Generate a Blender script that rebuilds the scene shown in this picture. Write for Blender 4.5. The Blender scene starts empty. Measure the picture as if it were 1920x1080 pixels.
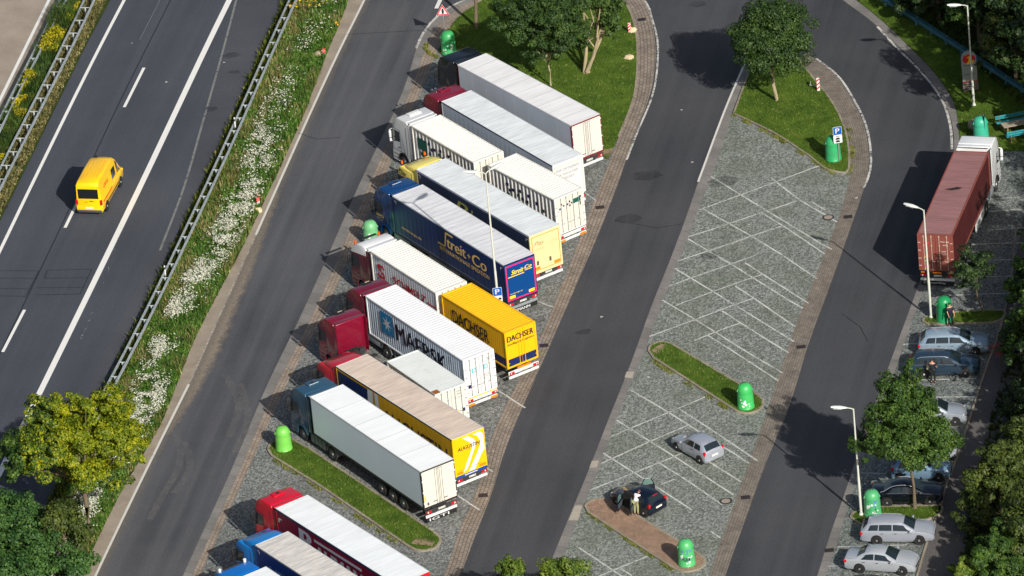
import bpy, bmesh, math, random
import numpy as np
from mathutils import Vector, Matrix, geometry, noise
R = math.radians
random.seed(7); rng = np.random.default_rng(11)
SC = bpy.context.scene; COL = SC.collection

# ---------------------------------------------------------------- camera
PIT, ROL, HC, YC, FPX = 0.48334413, -0.09607077, 253.18382, -482.37547, 15000.0
CF = Vector((0, math.cos(PIT), -math.sin(PIT)))
_R, _U = Vector((1, 0, 0)), Vector((0, math.sin(PIT), math.cos(PIT)))
CR = _R*math.cos(ROL) + _U*math.sin(ROL); CU = -_R*math.sin(ROL) + _U*math.cos(ROL)
CP = Vector((0, YC, HC))
cam_d = bpy.data.cameras.new('camera'); cam = bpy.data.objects.new('camera', cam_d); COL.objects.link(cam)
cam_d.sensor_width = 36; cam_d.lens = FPX/1920*36; cam_d.clip_start = 10; cam_d.clip_end = 5000
m3 = Matrix((CR, CU, -CF)).transposed()
cam.matrix_world = Matrix.Translation(CP) @ m3.to_4x4()
SC.camera = cam
def P(u, v, z=0.0):                       # photo pixel (1920 wide) -> point of the ground plane (or the plane z)
    d = CF*FPX + CR*(u-960) - CU*(v-540)
    return CP + d*((z-CP.z)/d.z)
# ---------------------------------------------------------------- light
SUN_AZ, SUN_EL = R(-65.5), R(31)
w = bpy.data.worlds.new('World'); SC.world = w; w.use_nodes = True
nt = w.node_tree; bg = nt.nodes['Background']
sky = nt.nodes.new('ShaderNodeTexSky'); sky.sky_type = 'NISHITA'; sky.sun_disc = False
sky.sun_elevation = SUN_EL; sky.sun_rotation = math.pi/2 - SUN_AZ; sky.air_density = 1.2; sky.dust_density = 4.0; sky.ozone_density = 2.0
nt.links.new(sky.outputs[0], bg.inputs[0]); bg.inputs[1].default_value = 0.075
sd = bpy.data.lights.new('sun', 'SUN'); sd.energy = 5.0; sd.angle = R(0.53); sd.color = (1, .95, .87)
so = bpy.data.objects.new('sun', sd); COL.objects.link(so)
sdir = Vector((math.cos(SUN_AZ)*math.cos(SUN_EL), math.sin(SUN_AZ)*math.cos(SUN_EL), math.sin(SUN_EL)))
so.rotation_euler = sdir.to_track_quat('Z', 'Y').to_euler(); so.location = (60, -100, 80)
SC.view_settings.view_transform = 'Standard'; SC.view_settings.look = 'None'
SC.view_settings.exposure = 0.12; SC.view_settings.gamma = 1
SC.render.engine = 'CYCLES'
SC.cycles.max_bounces = 5; SC.cycles.transparent_max_bounces = 12

# ---------------------------------------------------------------- materials
def S(r, g, b):
    f = lambda c: (c/255/12.92 if c <= 10 else ((c/255+.055)/1.055)**2.4)
    return (f(r), f(g), f(b))
MATS = {}
def newmat(name):
    m = bpy.data.materials.new(name); m.use_nodes = True
    return m, m.node_tree, m.node_tree.nodes['Principled BSDF']
def nd(nt, t, **k):
    n = nt.nodes.new(t)
    for a, v in k.items():
        if a in n.inputs: n.inputs[a].default_value = v
        else: setattr(n, a, v)
    return n
def pos(nt, uv=False, obj=False):
    if uv: return nt.nodes.new('ShaderNodeTexCoord').outputs['UV']
    if obj: return nt.nodes.new('ShaderNodeTexCoord').outputs['Object']
    return nt.nodes.new('ShaderNodeNewGeometry').outputs['Position']
def noise_n(nt, vec, scale, detail=4, rough=.6, dist=0):
    n = nd(nt, 'ShaderNodeTexNoise', Scale=scale, Detail=detail, Roughness=rough, Distortion=dist)
    nt.links.new(vec, n.inputs['Vector']); return n.outputs['Fac']
def ramp(nt, fac, stops):
    n = nt.nodes.new('ShaderNodeValToRGB'); e = n.color_ramp.elements
    while len(e) < len(stops): e.new(.5)
    for i, (p, c) in enumerate(stops):
        e[i].position = p; e[i].color = (*c, 1) if len(c) == 3 else c
    nt.links.new(fac, n.inputs[0]); return n.outputs[0]
def mixc(nt, fac, a, b, mode='MIX'):
    n = nt.nodes.new('ShaderNodeMix'); n.data_type = 'RGBA'; n.blend_type = mode
    for s, v in ((0, fac), (6, a), (7, b)):
        if isinstance(v, bpy.types.NodeSocket): nt.links.new(v, n.inputs[s])
        elif s == 0: n.inputs[0].default_value = v
        else: n.inputs[s].default_value = (*v, 1)
    return n.outputs[2]
def scl(nt, vec, s, rot=0):
    if rot:
        r_ = nt.nodes.new('ShaderNodeMapping'); r_.inputs['Rotation'].default_value[2] = rot; nt.links.new(vec, r_.inputs[0]); vec = r_.outputs[0]
    n = nt.nodes.new('ShaderNodeMapping'); n.inputs['Scale'].default_value = s
    nt.links.new(vec, n.inputs[0]); return n.outputs[0]
def bump(nt, bs, h, strength, dist=.02):
    b = nd(nt, 'ShaderNodeBump', Strength=strength, Distance=dist)
    nt.links.new(h, b.inputs['Height']); nt.links.new(b.outputs[0], bs.inputs['Normal'])
def mul(c, k): return tuple(min(1, x*k) for x in c)

def paint(name, col, rough=.35, var=.12, scale=1.2, metal=0, spec=.5, dirt=.25, coat=0):
    if name in MATS: return MATS[name]
    m, nt, bs = newmat(name); p = pos(nt, obj=True)
    n1 = noise_n(nt, scl(nt, p, (scale, scale, scale*.45)), 1.0, 6, .65)
    c = ramp(nt, n1, [(.3, mul(col, 1-var)), (.7, mul(col, 1+var*.4))])
    n2 = noise_n(nt, scl(nt, p, (2.5, 2.5, .8)), 1.6, 8, .75)
    d = ramp(nt, n2, [(.56, (0, 0, 0)), (.78, (dirt, dirt, dirt))])
    c = mixc(nt, d, c, (.09, .085, .075))
    nt.links.new(c, bs.inputs['Base Color'])
    bs.inputs['Roughness'].default_value = rough; bs.inputs['Metallic'].default_value = metal
    bs.inputs['Specular IOR Level'].default_value = spec; bs.inputs['Coat Weight'].default_value = coat
    MATS[name] = m; return m
def roofmat(name, col, grime=.35, sc=1.0, axis=0):        # tarpaulin roof: cross wrinkles and grime drawn out along the trailer's width
    if name in MATS: return MATS[name]
    m, nt, bs = newmat(name); p = pos(nt, obj=True)
    n1 = noise_n(nt, scl(nt, p, (3.2*sc, .35*sc, 1)), 1.3, 8, .7)
    c = ramp(nt, n1, [(.38, mul(col, 1-grime)), (.62, col)])
    n2 = noise_n(nt, p, .8, 5, .6)
    c = mixc(nt, ramp(nt, n2, [(.35, (0, 0, 0)), (.75, (grime*.7,)*3)]), c, mul(col, .55))
    nt.links.new(c, bs.inputs['Base Color']); bs.inputs['Roughness'].default_value = .55
    bump(nt, bs, n1, .25, .03)
    MATS[name] = m; return m
def plain(name, col, rough=.5, metal=0, emit=0):
    if name in MATS: return MATS[name]
    m, nt, bs = newmat(name)
    p = pos(nt, obj=True); n1 = noise_n(nt, p, 6, 3)
    nt.links.new(ramp(nt, n1, [(.3, mul(col, .88)), (.7, mul(col, 1.05))]), bs.inputs['Base Color'])
    bs.inputs['Roughness'].default_value = rough; bs.inputs['Metallic'].default_value = metal
    MATS[name] = m; return m
def glassm(name, col=(.02, .025, .028), rough=.08):
    if name in MATS: return MATS[name]
    m, nt, bs = newmat(name)
    bs.inputs['Base Color'].default_value = (*col, 1); bs.inputs['Roughness'].default_value = rough
    bs.inputs['Specular IOR Level'].default_value = .8
    MATS[name] = m; return m

def asphalt(name, dark, light, patch=.5, streak=None, stain=.0):
    m, nt, bs = newmat(name); p = pos(nt)
    big = noise_n(nt, p, .09, 5, .6)
    c = ramp(nt, big, [(.3, dark), (.7, light)])
    if streak is not None:                      # wheel-track streaks run along the road
        st = noise_n(nt, scl(nt, p, (1, .02, 1), streak), .9, 4, .55)
        c = mixc(nt, ramp(nt, st, [(.35, (0, 0, 0)), (.7, (patch,)*3)]), c, mul(light, 1.25))
    fine = noise_n(nt, p, 9, 3, .8)
    c = mixc(nt, 1.0, c, ramp(nt, fine, [(.2, (.55,)*3), (.8, (1.45,)*3)]), 'MULTIPLY')
    sp = nd(nt, 'ShaderNodeTexVoronoi', Scale=.35); nt.links.new(p, sp.inputs[0])
    wob = noise_n(nt, p, 1.3, 4, .7)
    sm = nd(nt, 'ShaderNodeMath', operation='ADD'); nt.links.new(sp.outputs['Distance'], sm.inputs[0]); nt.links.new(wob, sm.inputs[1])
    c = mixc(nt, ramp(nt, sm.outputs[0], [(.36, (stain,)*3), (.56, (0, 0, 0))]), c, mul(dark, .45))
    nt.links.new(c, bs.inputs['Base Color']); bs.inputs['Roughness'].default_value = .85
    bs.inputs['Specular IOR Level'].default_value = .25
    bump(nt, bs, fine, .3, .01)
    return m
def cobble(name, a, b, moss, amount=.5, arc=False):
    m, nt, bs = newmat(name); p = pos(nt)
    if arc:
        q = noise_n(nt, p, .8, 1); 
    v = nd(nt, 'ShaderNodeTexVoronoi', Scale=10.5, Randomness=.75); nt.links.new(scl(nt, p, (1, .62, 1), .5), v.inputs[0])
    e = nd(nt, 'ShaderNodeTexVoronoi', Scale=10.5, Randomness=.75, feature='DISTANCE_TO_EDGE')
    nt.links.new(scl(nt, p, (1, .62, 1), .5), e.inputs[0])
    sep = nt.nodes.new('ShaderNodeSeparateColor'); nt.links.new(v.outputs['Color'], sep.inputs[0])
    c = ramp(nt, sep.outputs[0], [(.05, a), (.5, mul(tuple((x+y)/2 for x, y in zip(a, b)), 1)), (.95, b)])
    mid = noise_n(nt, p, 4.5, 5, .8)
    c = mixc(nt, 1.0, c, ramp(nt, mid, [(.3, (.78,)*3), (.7, (1.3,)*3)]), 'MULTIPLY')
    big = noise_n(nt, p, .22, 5, .65)
    c = mixc(nt, ramp(nt, big, [(.45, (0, 0, 0)), (.72, (amount,)*3)]), c, moss)
    c = mixc(nt, ramp(nt, e.outputs[0], [(.0, (.85,)*3), (.07, (0, 0, 0))]), c, mul(moss, .45))
    nt.links.new(c, bs.inputs['Base Color']); bs.inputs['Roughness'].default_value = .8
    bump(nt, bs, ramp(nt, e.outputs[0], [(0, (0, 0, 0)), (.12, (1, 1, 1))]), .6, .03)
    return m
def pavers(name, a, b, joint, bw=.42, bh=.26, mort=.03):  # UV in metres: u along, v across
    m, nt, bs = newmat(name); uv = pos(nt, uv=True)
    br = nd(nt, 'ShaderNodeTexBrick', Scale=1.0); br.inputs['Brick Width'].default_value = bw
    br.inputs['Row Height'].default_value = bh; br.inputs['Mortar Size'].default_value = mort
    br.inputs['Color1'].default_value = (*a, 1); br.inputs['Color2'].default_value = (*b, 1); br.inputs['Mortar'].default_value = (*joint, 1)
    nt.links.new(uv, br.inputs['Vector'])
    p = pos(nt); n = noise_n(nt, p, 1.1, 6, .7)
    c = mixc(nt, 1.0, br.outputs[0], ramp(nt, n, [(.3, (.62,)*3), (.7, (1.22,)*3)]), 'MULTIPLY')
    f = noise_n(nt, p, 8, 2); c = mixc(nt, 1.0, c, ramp(nt, f, [(.25, (.75,)*3), (.75, (1.2,)*3)]), 'MULTIPLY')
    nt.links.new(c, bs.inputs['Base Color']); bs.inputs['Roughness'].default_value = .85
    return m
def concrete(name, a, b, jointlen=0):
    m, nt, bs = newmat(name); p = pos(nt)
    n = noise_n(nt, p, .5, 6, .7); c = ramp(nt, n, [(.3, a), (.7, b)])
    f = noise_n(nt, p, 10, 2); c = mixc(nt, 1.0, c, ramp(nt, f, [(.25, (.8,)*3), (.75, (1.15,)*3)]), 'MULTIPLY')
    if jointlen:
        uv = pos(nt, uv=True)
        br = nd(nt, 'ShaderNodeTexBrick', Scale=1.0); br.offset = 0
        br.inputs['Brick Width'].default_value = jointlen; br.inputs['Row Height'].default_value = 50
        br.inputs['Mortar Size'].default_value = .02
        br.inputs['Color1'].default_value = (1, 1, 1, 1); br.inputs['Color2'].default_value = (.82, .82, .82, 1); br.inputs['Mortar'].default_value = (.45, .45, .45, 1)
        nt.links.new(uv, br.inputs['Vector']); c = mixc(nt, 1.0, c, br.outputs[0], 'MULTIPLY')
    nt.links.new(c, bs.inputs['Base Color']); bs.inputs['Roughness'].default_value = .85
    return m
def lawn(name, a, b, cdry):
    m, nt, bs = newmat(name); p = pos(nt)
    n = noise_n(nt, p, .55, 6, .7); c = ramp(nt, n, [(.25, a), (.6, b), (.85, cdry)])
    f = noise_n(nt, scl(nt, p, (1, .6, 1)), 9, 5, .8); c = mixc(nt, 1.0, c, ramp(nt, f, [(.3, (.5,)*3), (.7, (1.45,)*3)]), 'MULTIPLY')
    nt.links.new(c, bs.inputs['Base Color']); bs.inputs['Roughness'].default_value = .9
    bs.inputs['Specular IOR Level'].default_value = .1
    bump(nt, bs, f, .8, .08); return m
def worn(name, col, thr=.42, soft=.1, sc=5, alpha=1):   # paint on the ground, worn through in patches
    if name in MATS: return MATS[name]
    m, nt, bs = newmat(name); p = pos(nt)
    n = noise_n(nt, p, sc, 5, .8); n2 = noise_n(nt, p, .7, 3, .6)
    s = nd(nt, 'ShaderNodeMath', operation='MULTIPLY_ADD'); nt.links.new(n2, s.inputs[0]); s.inputs[1].default_value = .6; nt.links.new(n, s.inputs[2])
    al = ramp(nt, s.outputs[0], [(thr+.3-soft, (0, 0, 0)), (thr+.3+soft, (alpha,)*3)])
    bs.inputs['Base Color'].default_value = (*col, 1); bs.inputs['Roughness'].default_value = .7
    nt.links.new(al, bs.inputs['Alpha']); MATS[name] = m; return m
def fade(name, col, amount=1.0, sc=1.5):                 # a dusting whose edge frays: UV v = 0 solid edge, 1 gone
    m, nt, bs = newmat(name); p = pos(nt); uv = pos(nt, uv=True)
    sx = nt.nodes.new('ShaderNodeSeparateXYZ'); nt.links.new(uv, sx.inputs[0])
    n = noise_n(nt, p, sc, 6, .75)
    s = nd(nt, 'ShaderNodeMath', operation='SUBTRACT'); nt.links.new(n, s.inputs[0]); nt.links.new(sx.outputs[1], s.inputs[1])
    s2 = nd(nt, 'ShaderNodeMath', operation='ADD'); nt.links.new(s.outputs[0], s2.inputs[0]); s2.inputs[1].default_value = .5
    al = ramp(nt, s2.outputs[0], [(.3, (0, 0, 0)), (.75, (amount,)*3)])
    f = noise_n(nt, p, 8, 2); nt.links.new(ramp(nt, f, [(.25, mul(col, .75)), (.75, mul(col, 1.2))]), bs.inputs['Base Color'])
    bs.inputs['Roughness'].default_value = .9
    nt.links.new(al, bs.inputs['Alpha']); return m
def leafm(name, cols, trans=.25):
    if name in MATS: return MATS[name]
    m, nt, bs = newmat(name); p = pos(nt)
    n = noise_n(nt, p, 1.1, 3, .6); f = noise_n(nt, p, 7, 2, .7)
    k = nd(nt, 'ShaderNodeMath', operation='MULTIPLY_ADD'); nt.links.new(f, k.inputs[0]); k.inputs[1].default_value = .55
    k2 = nd(nt, 'ShaderNodeMath', operation='MULTIPLY'); nt.links.new(n, k2.inputs[0]); k2.inputs[1].default_value = .5
    nt.links.new(k2.outputs[0], k.inputs[2])
    c = ramp(nt, k.outputs[0], [(.36+.3*i/(max(1, len(cols)-1)), x) for i, x in enumerate(cols)])
    nt.links.new(c, bs.inputs['Base Color']); bs.inputs['Roughness'].default_value = .55
    bs.inputs['Specular IOR Level'].default_value = .3
    tr = nt.nodes.new('ShaderNodeBsdfTranslucent'); nt.links.new(c, tr.inputs[0])
    mx = nt.nodes.new('ShaderNodeMixShader'); mx.inputs[0].default_value = trans
    nt.links.new(bs.outputs[0], mx.inputs[1]); nt.links.new(tr.outputs[0], mx.inputs[2])
    nt.links.new(mx.outputs[0], nt.nodes['Material Output'].inputs[0]); MATS[name] = m; return m

BLACK = plain('black_plastic', (.012, .012, .013), .55); RUBBER = plain('tyre_rubber', (.016, .016, .017), .85)
STEEL = plain('galvanised_steel', S(150, 158, 165), .45, .35); DARKST = plain('chassis_steel', (.03, .03, .032), .6)
RIM = plain('wheel_rim', S(150, 152, 155), .4, .5); WHITEP = paint('white_paint', S(208, 210, 210), .45, .05)
GLASS = glassm('window_glass'); RED = plain('red_lens', S(190, 20, 30), .25); ORANGE = plain('orange_reflector', S(240, 130, 10), .4)
PLATE = plain('plate_white', S(220, 220, 210), .5); LAMPW = plain('headlamp_lens', S(200, 210, 215), .15)
SKIN = plain('skin', S(205, 150, 125), .5)

# ---------------------------------------------------------------- mesh helper
def tag(o, label=None, cat=None, group=None, kind=None):
    if label: o['label'] = label
    if cat: o['category'] = cat
    if group: o['group'] = group
    if kind: o['kind'] = kind
    return o
def empty(name, loc, rz=0, label=None, cat=None, group=None):
    o = bpy.data.objects.new(name, None); COL.objects.link(o); o.location = loc; o.rotation_euler = (0, 0, rz)
    o.empty_display_size = .3
    return tag(o, label, cat, group)
class MB:
    def __init__(s): s.bm = bmesh.new(); s.uv = None
    def _mi(s, fs, mi):
        for f in fs: f.material_index = mi
    def box(s, x0, x1, y0, y1, z0, z1, b=0, mi=0, seg=2, M=None):
        mat = Matrix.Translation(((x0+x1)/2, (y0+y1)/2, (z0+z1)/2)) @ Matrix.Diagonal((abs(x1-x0), abs(y1-y0), abs(z1-z0), 1))
        if M is not None: mat = M @ mat
        g = bmesh.ops.create_cube(s.bm, size=1, matrix=mat)['verts']
        fs = {f for v in g for f in v.link_faces}; s._mi(fs, mi)
        if b: bmesh.ops.bevel(s.bm, geom=list({e for v in g for e in v.link_edges}), offset=b, segments=seg, affect='EDGES', profile=.5, clamp_overlap=True)
        return s
    def prism(s, pts, y0, y1, b=0, mi=0, zmin=-1e9, M=None, seg=2):    # polygon in x,z extruded along y
        a = [s.bm.verts.new((x, y0, z)) for x, z in pts]; c = [s.bm.verts.new((x, y1, z)) for x, z in pts]
        n = len(pts); fs = [s.bm.faces.new(a), s.bm.faces.new(c[::-1])]
        for i in range(n): fs.append(s.bm.faces.new((a[i], c[i], c[(i+1) % n], a[(i+1) % n])))
        s._mi(fs, mi); bmesh.ops.recalc_face_normals(s.bm, faces=fs)
        if M is not None: bmesh.ops.transform(s.bm, matrix=M, verts=a+c)
        if b:
            ed = [e for f in fs[:2] for e in f.edges if all(v.co.z > zmin for v in e.verts)]
            ed += [e for f in fs[2:] for e in f.edges if all(v.co.z > zmin for v in e.verts) and e.calc_face_angle(0) > R(20)]
            bmesh.ops.bevel(s.bm, geom=list(set(ed)), offset=b, segments=seg, affect='EDGES', profile=.5, clamp_overlap=True)
        return s
    def cyl(s, p0, p1, r, r2=None, n=12, mi=0):
        p0, p1 = Vector(p0), Vector(p1); r2 = r if r2 is None else r2
        d = (p1-p0); q = d.to_track_quat('Z', 'Y').to_matrix()
        a = [s.bm.verts.new(p0 + q @ Vector((r*math.cos(t), r*math.sin(t), 0))) for t in (2*math.pi*i/n for i in range(n))]
        c = [s.bm.verts.new(p1 + q @ Vector((r2*math.cos(t), r2*math.sin(t), 0))) for t in (2*math.pi*i/n for i in range(n))]
        fs = [s.bm.faces.new(a[::-1]), s.bm.faces.new(c)]
        for i in range(n): fs.append(s.bm.faces.new((a[i], a[(i+1) % n], c[(i+1) % n], c[i])))
        s._mi(fs, mi); return s
    def tube(s, pts, rs, n=8, mi=0):
        pts = [Vector(p) for p in pts]; rings = []
        if not hasattr(rs, '__len__'): rs = [rs]*len(pts)
        for i, p in enumerate(pts):
            d = (pts[min(i+1, len(pts)-1)] - pts[max(i-1, 0)]); q = d.to_track_quat('Z', 'Y').to_matrix()
            rings.append([s.bm.verts.new(p + q @ Vector((rs[i]*math.cos(t), rs[i]*math.sin(t), 0))) for t in (2*math.pi*k/n for k in range(n))])
        fs = []
        for a, c in zip(rings, rings[1:]):
            for i in range(n): fs.append(s.bm.faces.new((a[i], a[(i+1) % n], c[(i+1) % n], c[i])))
        fs += [s.bm.faces.new(rings[0][::-1]), s.bm.faces.new(rings[-1])]; s._mi(fs, mi); return s
    def quad(s, *p, mi=0):
        f = s.bm.faces.new([s.bm.verts.new(x) for x in p]); f.material_index = mi; return s
    def lathe(s, prof, n=24, mi=0, c=(0, 0)):
        rings = [[s.bm.verts.new((c[0]+r*math.cos(t), c[1]+r*math.sin(t), z)) for t in (2*math.pi*k/n for k in range(n))] for r, z in prof]
        fs = []
        for a, b in zip(rings, rings[1:]):
            for i in range(n): fs.append(s.bm.faces.new((a[i], a[(i+1) % n], b[(i+1) % n], b[i])))
        fs.append(s.bm.faces.new(rings[-1])); s._mi(fs, mi); return s
    def panel(s, f, s0, s1, t0, t1, pitch, amp, mi=0, duty=.5):   # corrugated sheet, f(s,t,o) -> point
        n = max(1, round((s1-s0)/pitch)); pt = (s1-s0)/n; pl = []
        for i in range(n):
            a = s0+i*pt; g = pt*.12
            pl += [(a+g, 0), (a+pt*duty-g, 0), (a+pt*duty+g, -amp), (a+pt-g, -amp)]
        pl = [(s0, 0)] + pl + [(s1, 0)]
        va = [s.bm.verts.new(f(x, t0, o)) for x, o in pl]; vb = [s.bm.verts.new(f(x, t1, o)) for x, o in pl]
        for i in range(len(pl)-1):
            fc = s.bm.faces.new((va[i], va[i+1], vb[i+1], vb[i])); fc.material_index = mi
        return s
    def build(s, name, mats, parent=None, smooth=None, loc=None, norm=True):
        me = bpy.data.meshes.new(name)
        if norm: bmesh.ops.recalc_face_normals(s.bm, faces=s.bm.faces[:])
        s.bm.to_mesh(me); s.bm.free()
        for m in (mats if isinstance(mats, (list, tuple)) else [mats]): me.materials.append(m)
        if smooth is not None:
            me.polygons.foreach_set('use_smooth', [True]*len(me.polygons)); me.set_sharp_from_angle(angle=R(smooth))
        o = bpy.data.objects.new(name, me); COL.objects.link(o)
        if parent: o.parent = parent
        if loc is not None: o.location = loc
        return o
def np_mesh(name, verts, faces, mats, mi=None, parent=None, loc=(0, 0, 0)):     # verts (n,3), faces (m,k)
    me = bpy.data.meshes.new(name); n, m, k = len(verts), len(faces), faces.shape[1]
    me.vertices.add(n); me.vertices.foreach_set('co', np.asarray(verts, np.float32).ravel())
    me.loops.add(m*k); me.loops.foreach_set('vertex_index', faces.ravel().astype(np.int32))
    me.polygons.add(m); me.polygons.foreach_set('loop_start', np.arange(0, m*k, k, dtype=np.int32))
    for x in (mats if isinstance(mats, (list, tuple)) else [mats]): me.materials.append(x)
    if mi is not None: me.polygons.foreach_set('material_index', mi.astype(np.int32))
    me.update(); me.validate()
    o = bpy.data.objects.new(name, me); COL.objects.link(o); o.location = loc
    if parent: o.parent = parent
    return o
def copy_tree(o, parent=None):
    c = o.copy(); COL.objects.link(c); c.parent = parent
    for ch in list(o.children): copy_tree(ch, c)
    return c

_tc = {}
def text_mesh(s, bold=0, shear=0, spacing=1.0):
    k = (s, bold, shear, spacing)
    if k in _tc: return _tc[k]
    cu = bpy.data.curves.new('t', 'FONT'); cu.body = s; cu.size = 1; cu.offset = bold; cu.shear = shear; cu.space_character = spacing
    cu.resolution_u = 3; cu.align_x = 'LEFT'
    ob = bpy.data.objects.new('t', cu); COL.objects.link(ob)
    dg = bpy.context.evaluated_depsgraph_get(); me = bpy.data.meshes.new_from_object(ob.evaluated_get(dg))
    v = [(x.co.x, x.co.y) for x in me.vertices]; f = [tuple(p.vertices) for p in me.polygons]
    bpy.data.objects.remove(ob); bpy.data.curves.remove(cu); bpy.data.meshes.remove(me)
    _tc[k] = (v, f); return _tc[k]
def lettering(txts, mat, parent, name='lettering'):      # txts: (string,O,U,V,width,height,bold,shear), one part for each line of writing
    for (s, O, U, V, wd, ht, bold, shear) in txts:
        mb = MB(); v, f = text_mesh(s, 0, shear); xs = [a for a, b in v]; ys = [b for a, b in v]
        x0, x1, y0, y1 = min(xs), max(xs), min(ys), max(ys)
        O, U, V = Vector(O), Vector(U), Vector(V)
        nrm = U.cross(V).normalized(); dx = max(0, bold)*ht*1.4
        for k, sh_ in enumerate((0, dx, -dx) if dx > 0 else (0,)):       # stroke weight: the same outline set again a little to each side
            vs = [mb.bm.verts.new(O + U*((a-x0)/(x1-x0)*wd+sh_) + V*((b-y0)/(y1-y0)*ht) + nrm*(.0007*k)) for a, b in v]
            for fc in f:
                try: mb.bm.faces.new([vs[i] for i in fc])
                except ValueError: pass
        o = mb.build(name, mat, parent, norm=False)
    return o
def flat2d(shapes, O, U, V, mats, parent, name):     # shapes: (list of (u,v), mi) flat marks on a surface
    mb = MB(); O, U, V = Vector(O), Vector(U), Vector(V)
    nrm = U.cross(V)
    for i, (pts, mi) in enumerate(shapes):
        vs = [mb.bm.verts.new(O + U*a + V*b + nrm*(.0015*i)) for a, b in pts]
        tri = geometry.tessellate_polygon([[Vector((a, b, 0)) for a, b in pts]])
        for t in tri:
            try: f = mb.bm.faces.new([vs[k] for k in t]); f.material_index = mi
            except ValueError: pass
    return mb.build(name, mats, parent, norm=False)

# ---------------------------------------------------------------- ground sheets
def crom(pts, n=6):
    P_ = [Vector(p) for p in pts]; m = len(P_); d = [max(1e-6, (b-a).length) for a, b in zip(P_, P_[1:])]; T = []
    for i in range(m):
        if i == 0: T.append((P_[1]-P_[0])/d[0])
        elif i == m-1: T.append((P_[-1]-P_[-2])/d[-1])
        else: T.append(((P_[i]-P_[i-1])/d[i-1]*d[i] + (P_[i+1]-P_[i])/d[i]*d[i-1])/(d[i-1]+d[i]))
    out = []
    for i in range(m-1):
        for k in range(n):
            t = k/n; h = d[i]
            out.append(P_[i]*(2*t**3-3*t*t+1) + T[i]*h*(t**3-2*t*t+t) + P_[i+1]*(3*t*t-2*t**3) + T[i+1]*h*(t**3-t*t))
    out.append(P_[-1]); return out
def W(px, smooth=True, ext0=0, ext1=0, n=6):              # pixel polyline -> world points (xy)
    p = [P(u, v) for u, v in px]
    if smooth and len(p) > 2: p = crom(p, n)
    if ext0: p.insert(0, p[0] + (p[0]-p[1]).normalized()*ext0)
    if ext1: p.append(p[-1] + (p[-1]-p[-2]).normalized()*ext1)
    return p
def resample(p, n):
    d = [0]
    for a, b in zip(p, p[1:]): d.append(d[-1]+(b-a).length)
    out = []; j = 0
    for i in range(n):
        t = d[-1]*i/(n-1)
        while j < len(d)-2 and d[j+1] < t: j += 1
        f = (t-d[j])/max(1e-9, d[j+1]-d[j]); out.append(p[j].lerp(p[j+1], min(1, max(0, f))))
    return out
def sheet(name, outline, z, mat, kind='structure', label=None):
    pts = [Vector((p.x, p.y, 0)) for p in outline]
    tri = geometry.tessellate_polygon([pts]); bm = bmesh.new(); vs = [bm.verts.new((p.x, p.y, z)) for p in pts]
    for t in tri:
        try: f = bm.faces.new([vs[k] for k in t])
        except ValueError: continue
        f.normal_update()
        if f.normal.z < 0: f.normal_flip()
    me = bpy.data.meshes.new(name); bm.to_mesh(me); bm.free(); me.materials.append(mat)
    o = bpy.data.objects.new(name, me); COL.objects.link(o); tag(o, label, None, None, kind); return o
def band(name, A, B, z, mat, n=80, kind='structure', v01=False, z2=None):
    A, B = resample(A, n), resample(B, n); bm = bmesh.new(); uv = bm.loops.layers.uv.new('UV')
    va = [bm.verts.new((p.x, p.y, z)) for p in A]; vb = [bm.verts.new((p.x, p.y, z if z2 is None else z2)) for p in B]; u = 0
    us = [0]
    for i in range(1, n): us.append(us[-1]+((A[i]-A[i-1]).length+(B[i]-B[i-1]).length)/2)
    for i in range(n-1):
        f = bm.faces.new((va[i], va[i+1], vb[i+1], vb[i])); ws = [(A[j]-B[j]).length for j in (i, i+1)]
        co = [(us[i], 0), (us[i+1], 0), (us[i+1], 1 if v01 else ws[1]), (us[i], 1 if v01 else ws[0])]
        for l, c in zip(f.loops, co): l[uv].uv = c
        f.normal_update()
        if f.normal.z < 0: f.normal_flip()
    me = bpy.data.meshes.new(name); bm.to_mesh(me); bm.free(); me.materials.append(mat)
    o = bpy.data.objects.new(name, me); COL.objects.link(o)
    if kind: tag(o, None, None, None, kind)
    return o
def offset(p, d):
    out = []
    for i, a in enumerate(p):
        t = (p[min(i+1, len(p)-1)]-p[max(i-1, 0)]); t.z = 0; t.normalize(); out.append(a + Vector((-t.y, t.x, 0))*d)
    return out

def ln(*px, smooth=True): return list(px)
E0 = [(130, -15), (123, 0), (0, 227), (-60, 338)]
E1 = [(215, -15), (207, 0), (160, 88), (27, 360), (-40, 495)]
E2 = [(540, -15), (533, 0), (373, 360), (244, 632), (170, 780), (30, 1070)]
E3 = [(655, -15), (652, 0), (617, 90), (560, 237), (505, 357), (456, 461), (367, 632), (297, 803), (228, 921), (163, 1055), (148, 1090)]
E4 = [(690, -15), (683, 0), (640, 87), (517, 357), (426, 560), (354, 721), (299, 831), (179, 1080), (172, 1095)]
E5 = [(900, -12), (870, 0), (845, 12), (815, 35), (795, 60), (780, 93), (768, 135), (670, 353), (560, 600), (501, 721), (432, 884), (346, 1072), (338, 1090)]
E6 = [(900, -4), (880, 5), (855, 20), (828, 42), (808, 68), (795, 98), (782, 135), (689, 353), (581, 600), (519, 721), (448, 884), (363, 1072), (355, 1090)]
E7 = [(912, -1), (892, 10), (870, 24), (850, 45), (832, 72), (818, 100), (804, 135), (712, 353), (602, 600), (538, 721), (464, 884), (379, 1072), (371, 1090)]
E8 = [(1160, -15), (1168, 0), (1180, 20), (1192, 60), (1195, 110), (1187, 187), (1160, 257), (1120, 360), (1006, 648), (922, 820), (890, 930), (860, 997), (832, 1080), (825, 1095)]
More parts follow.
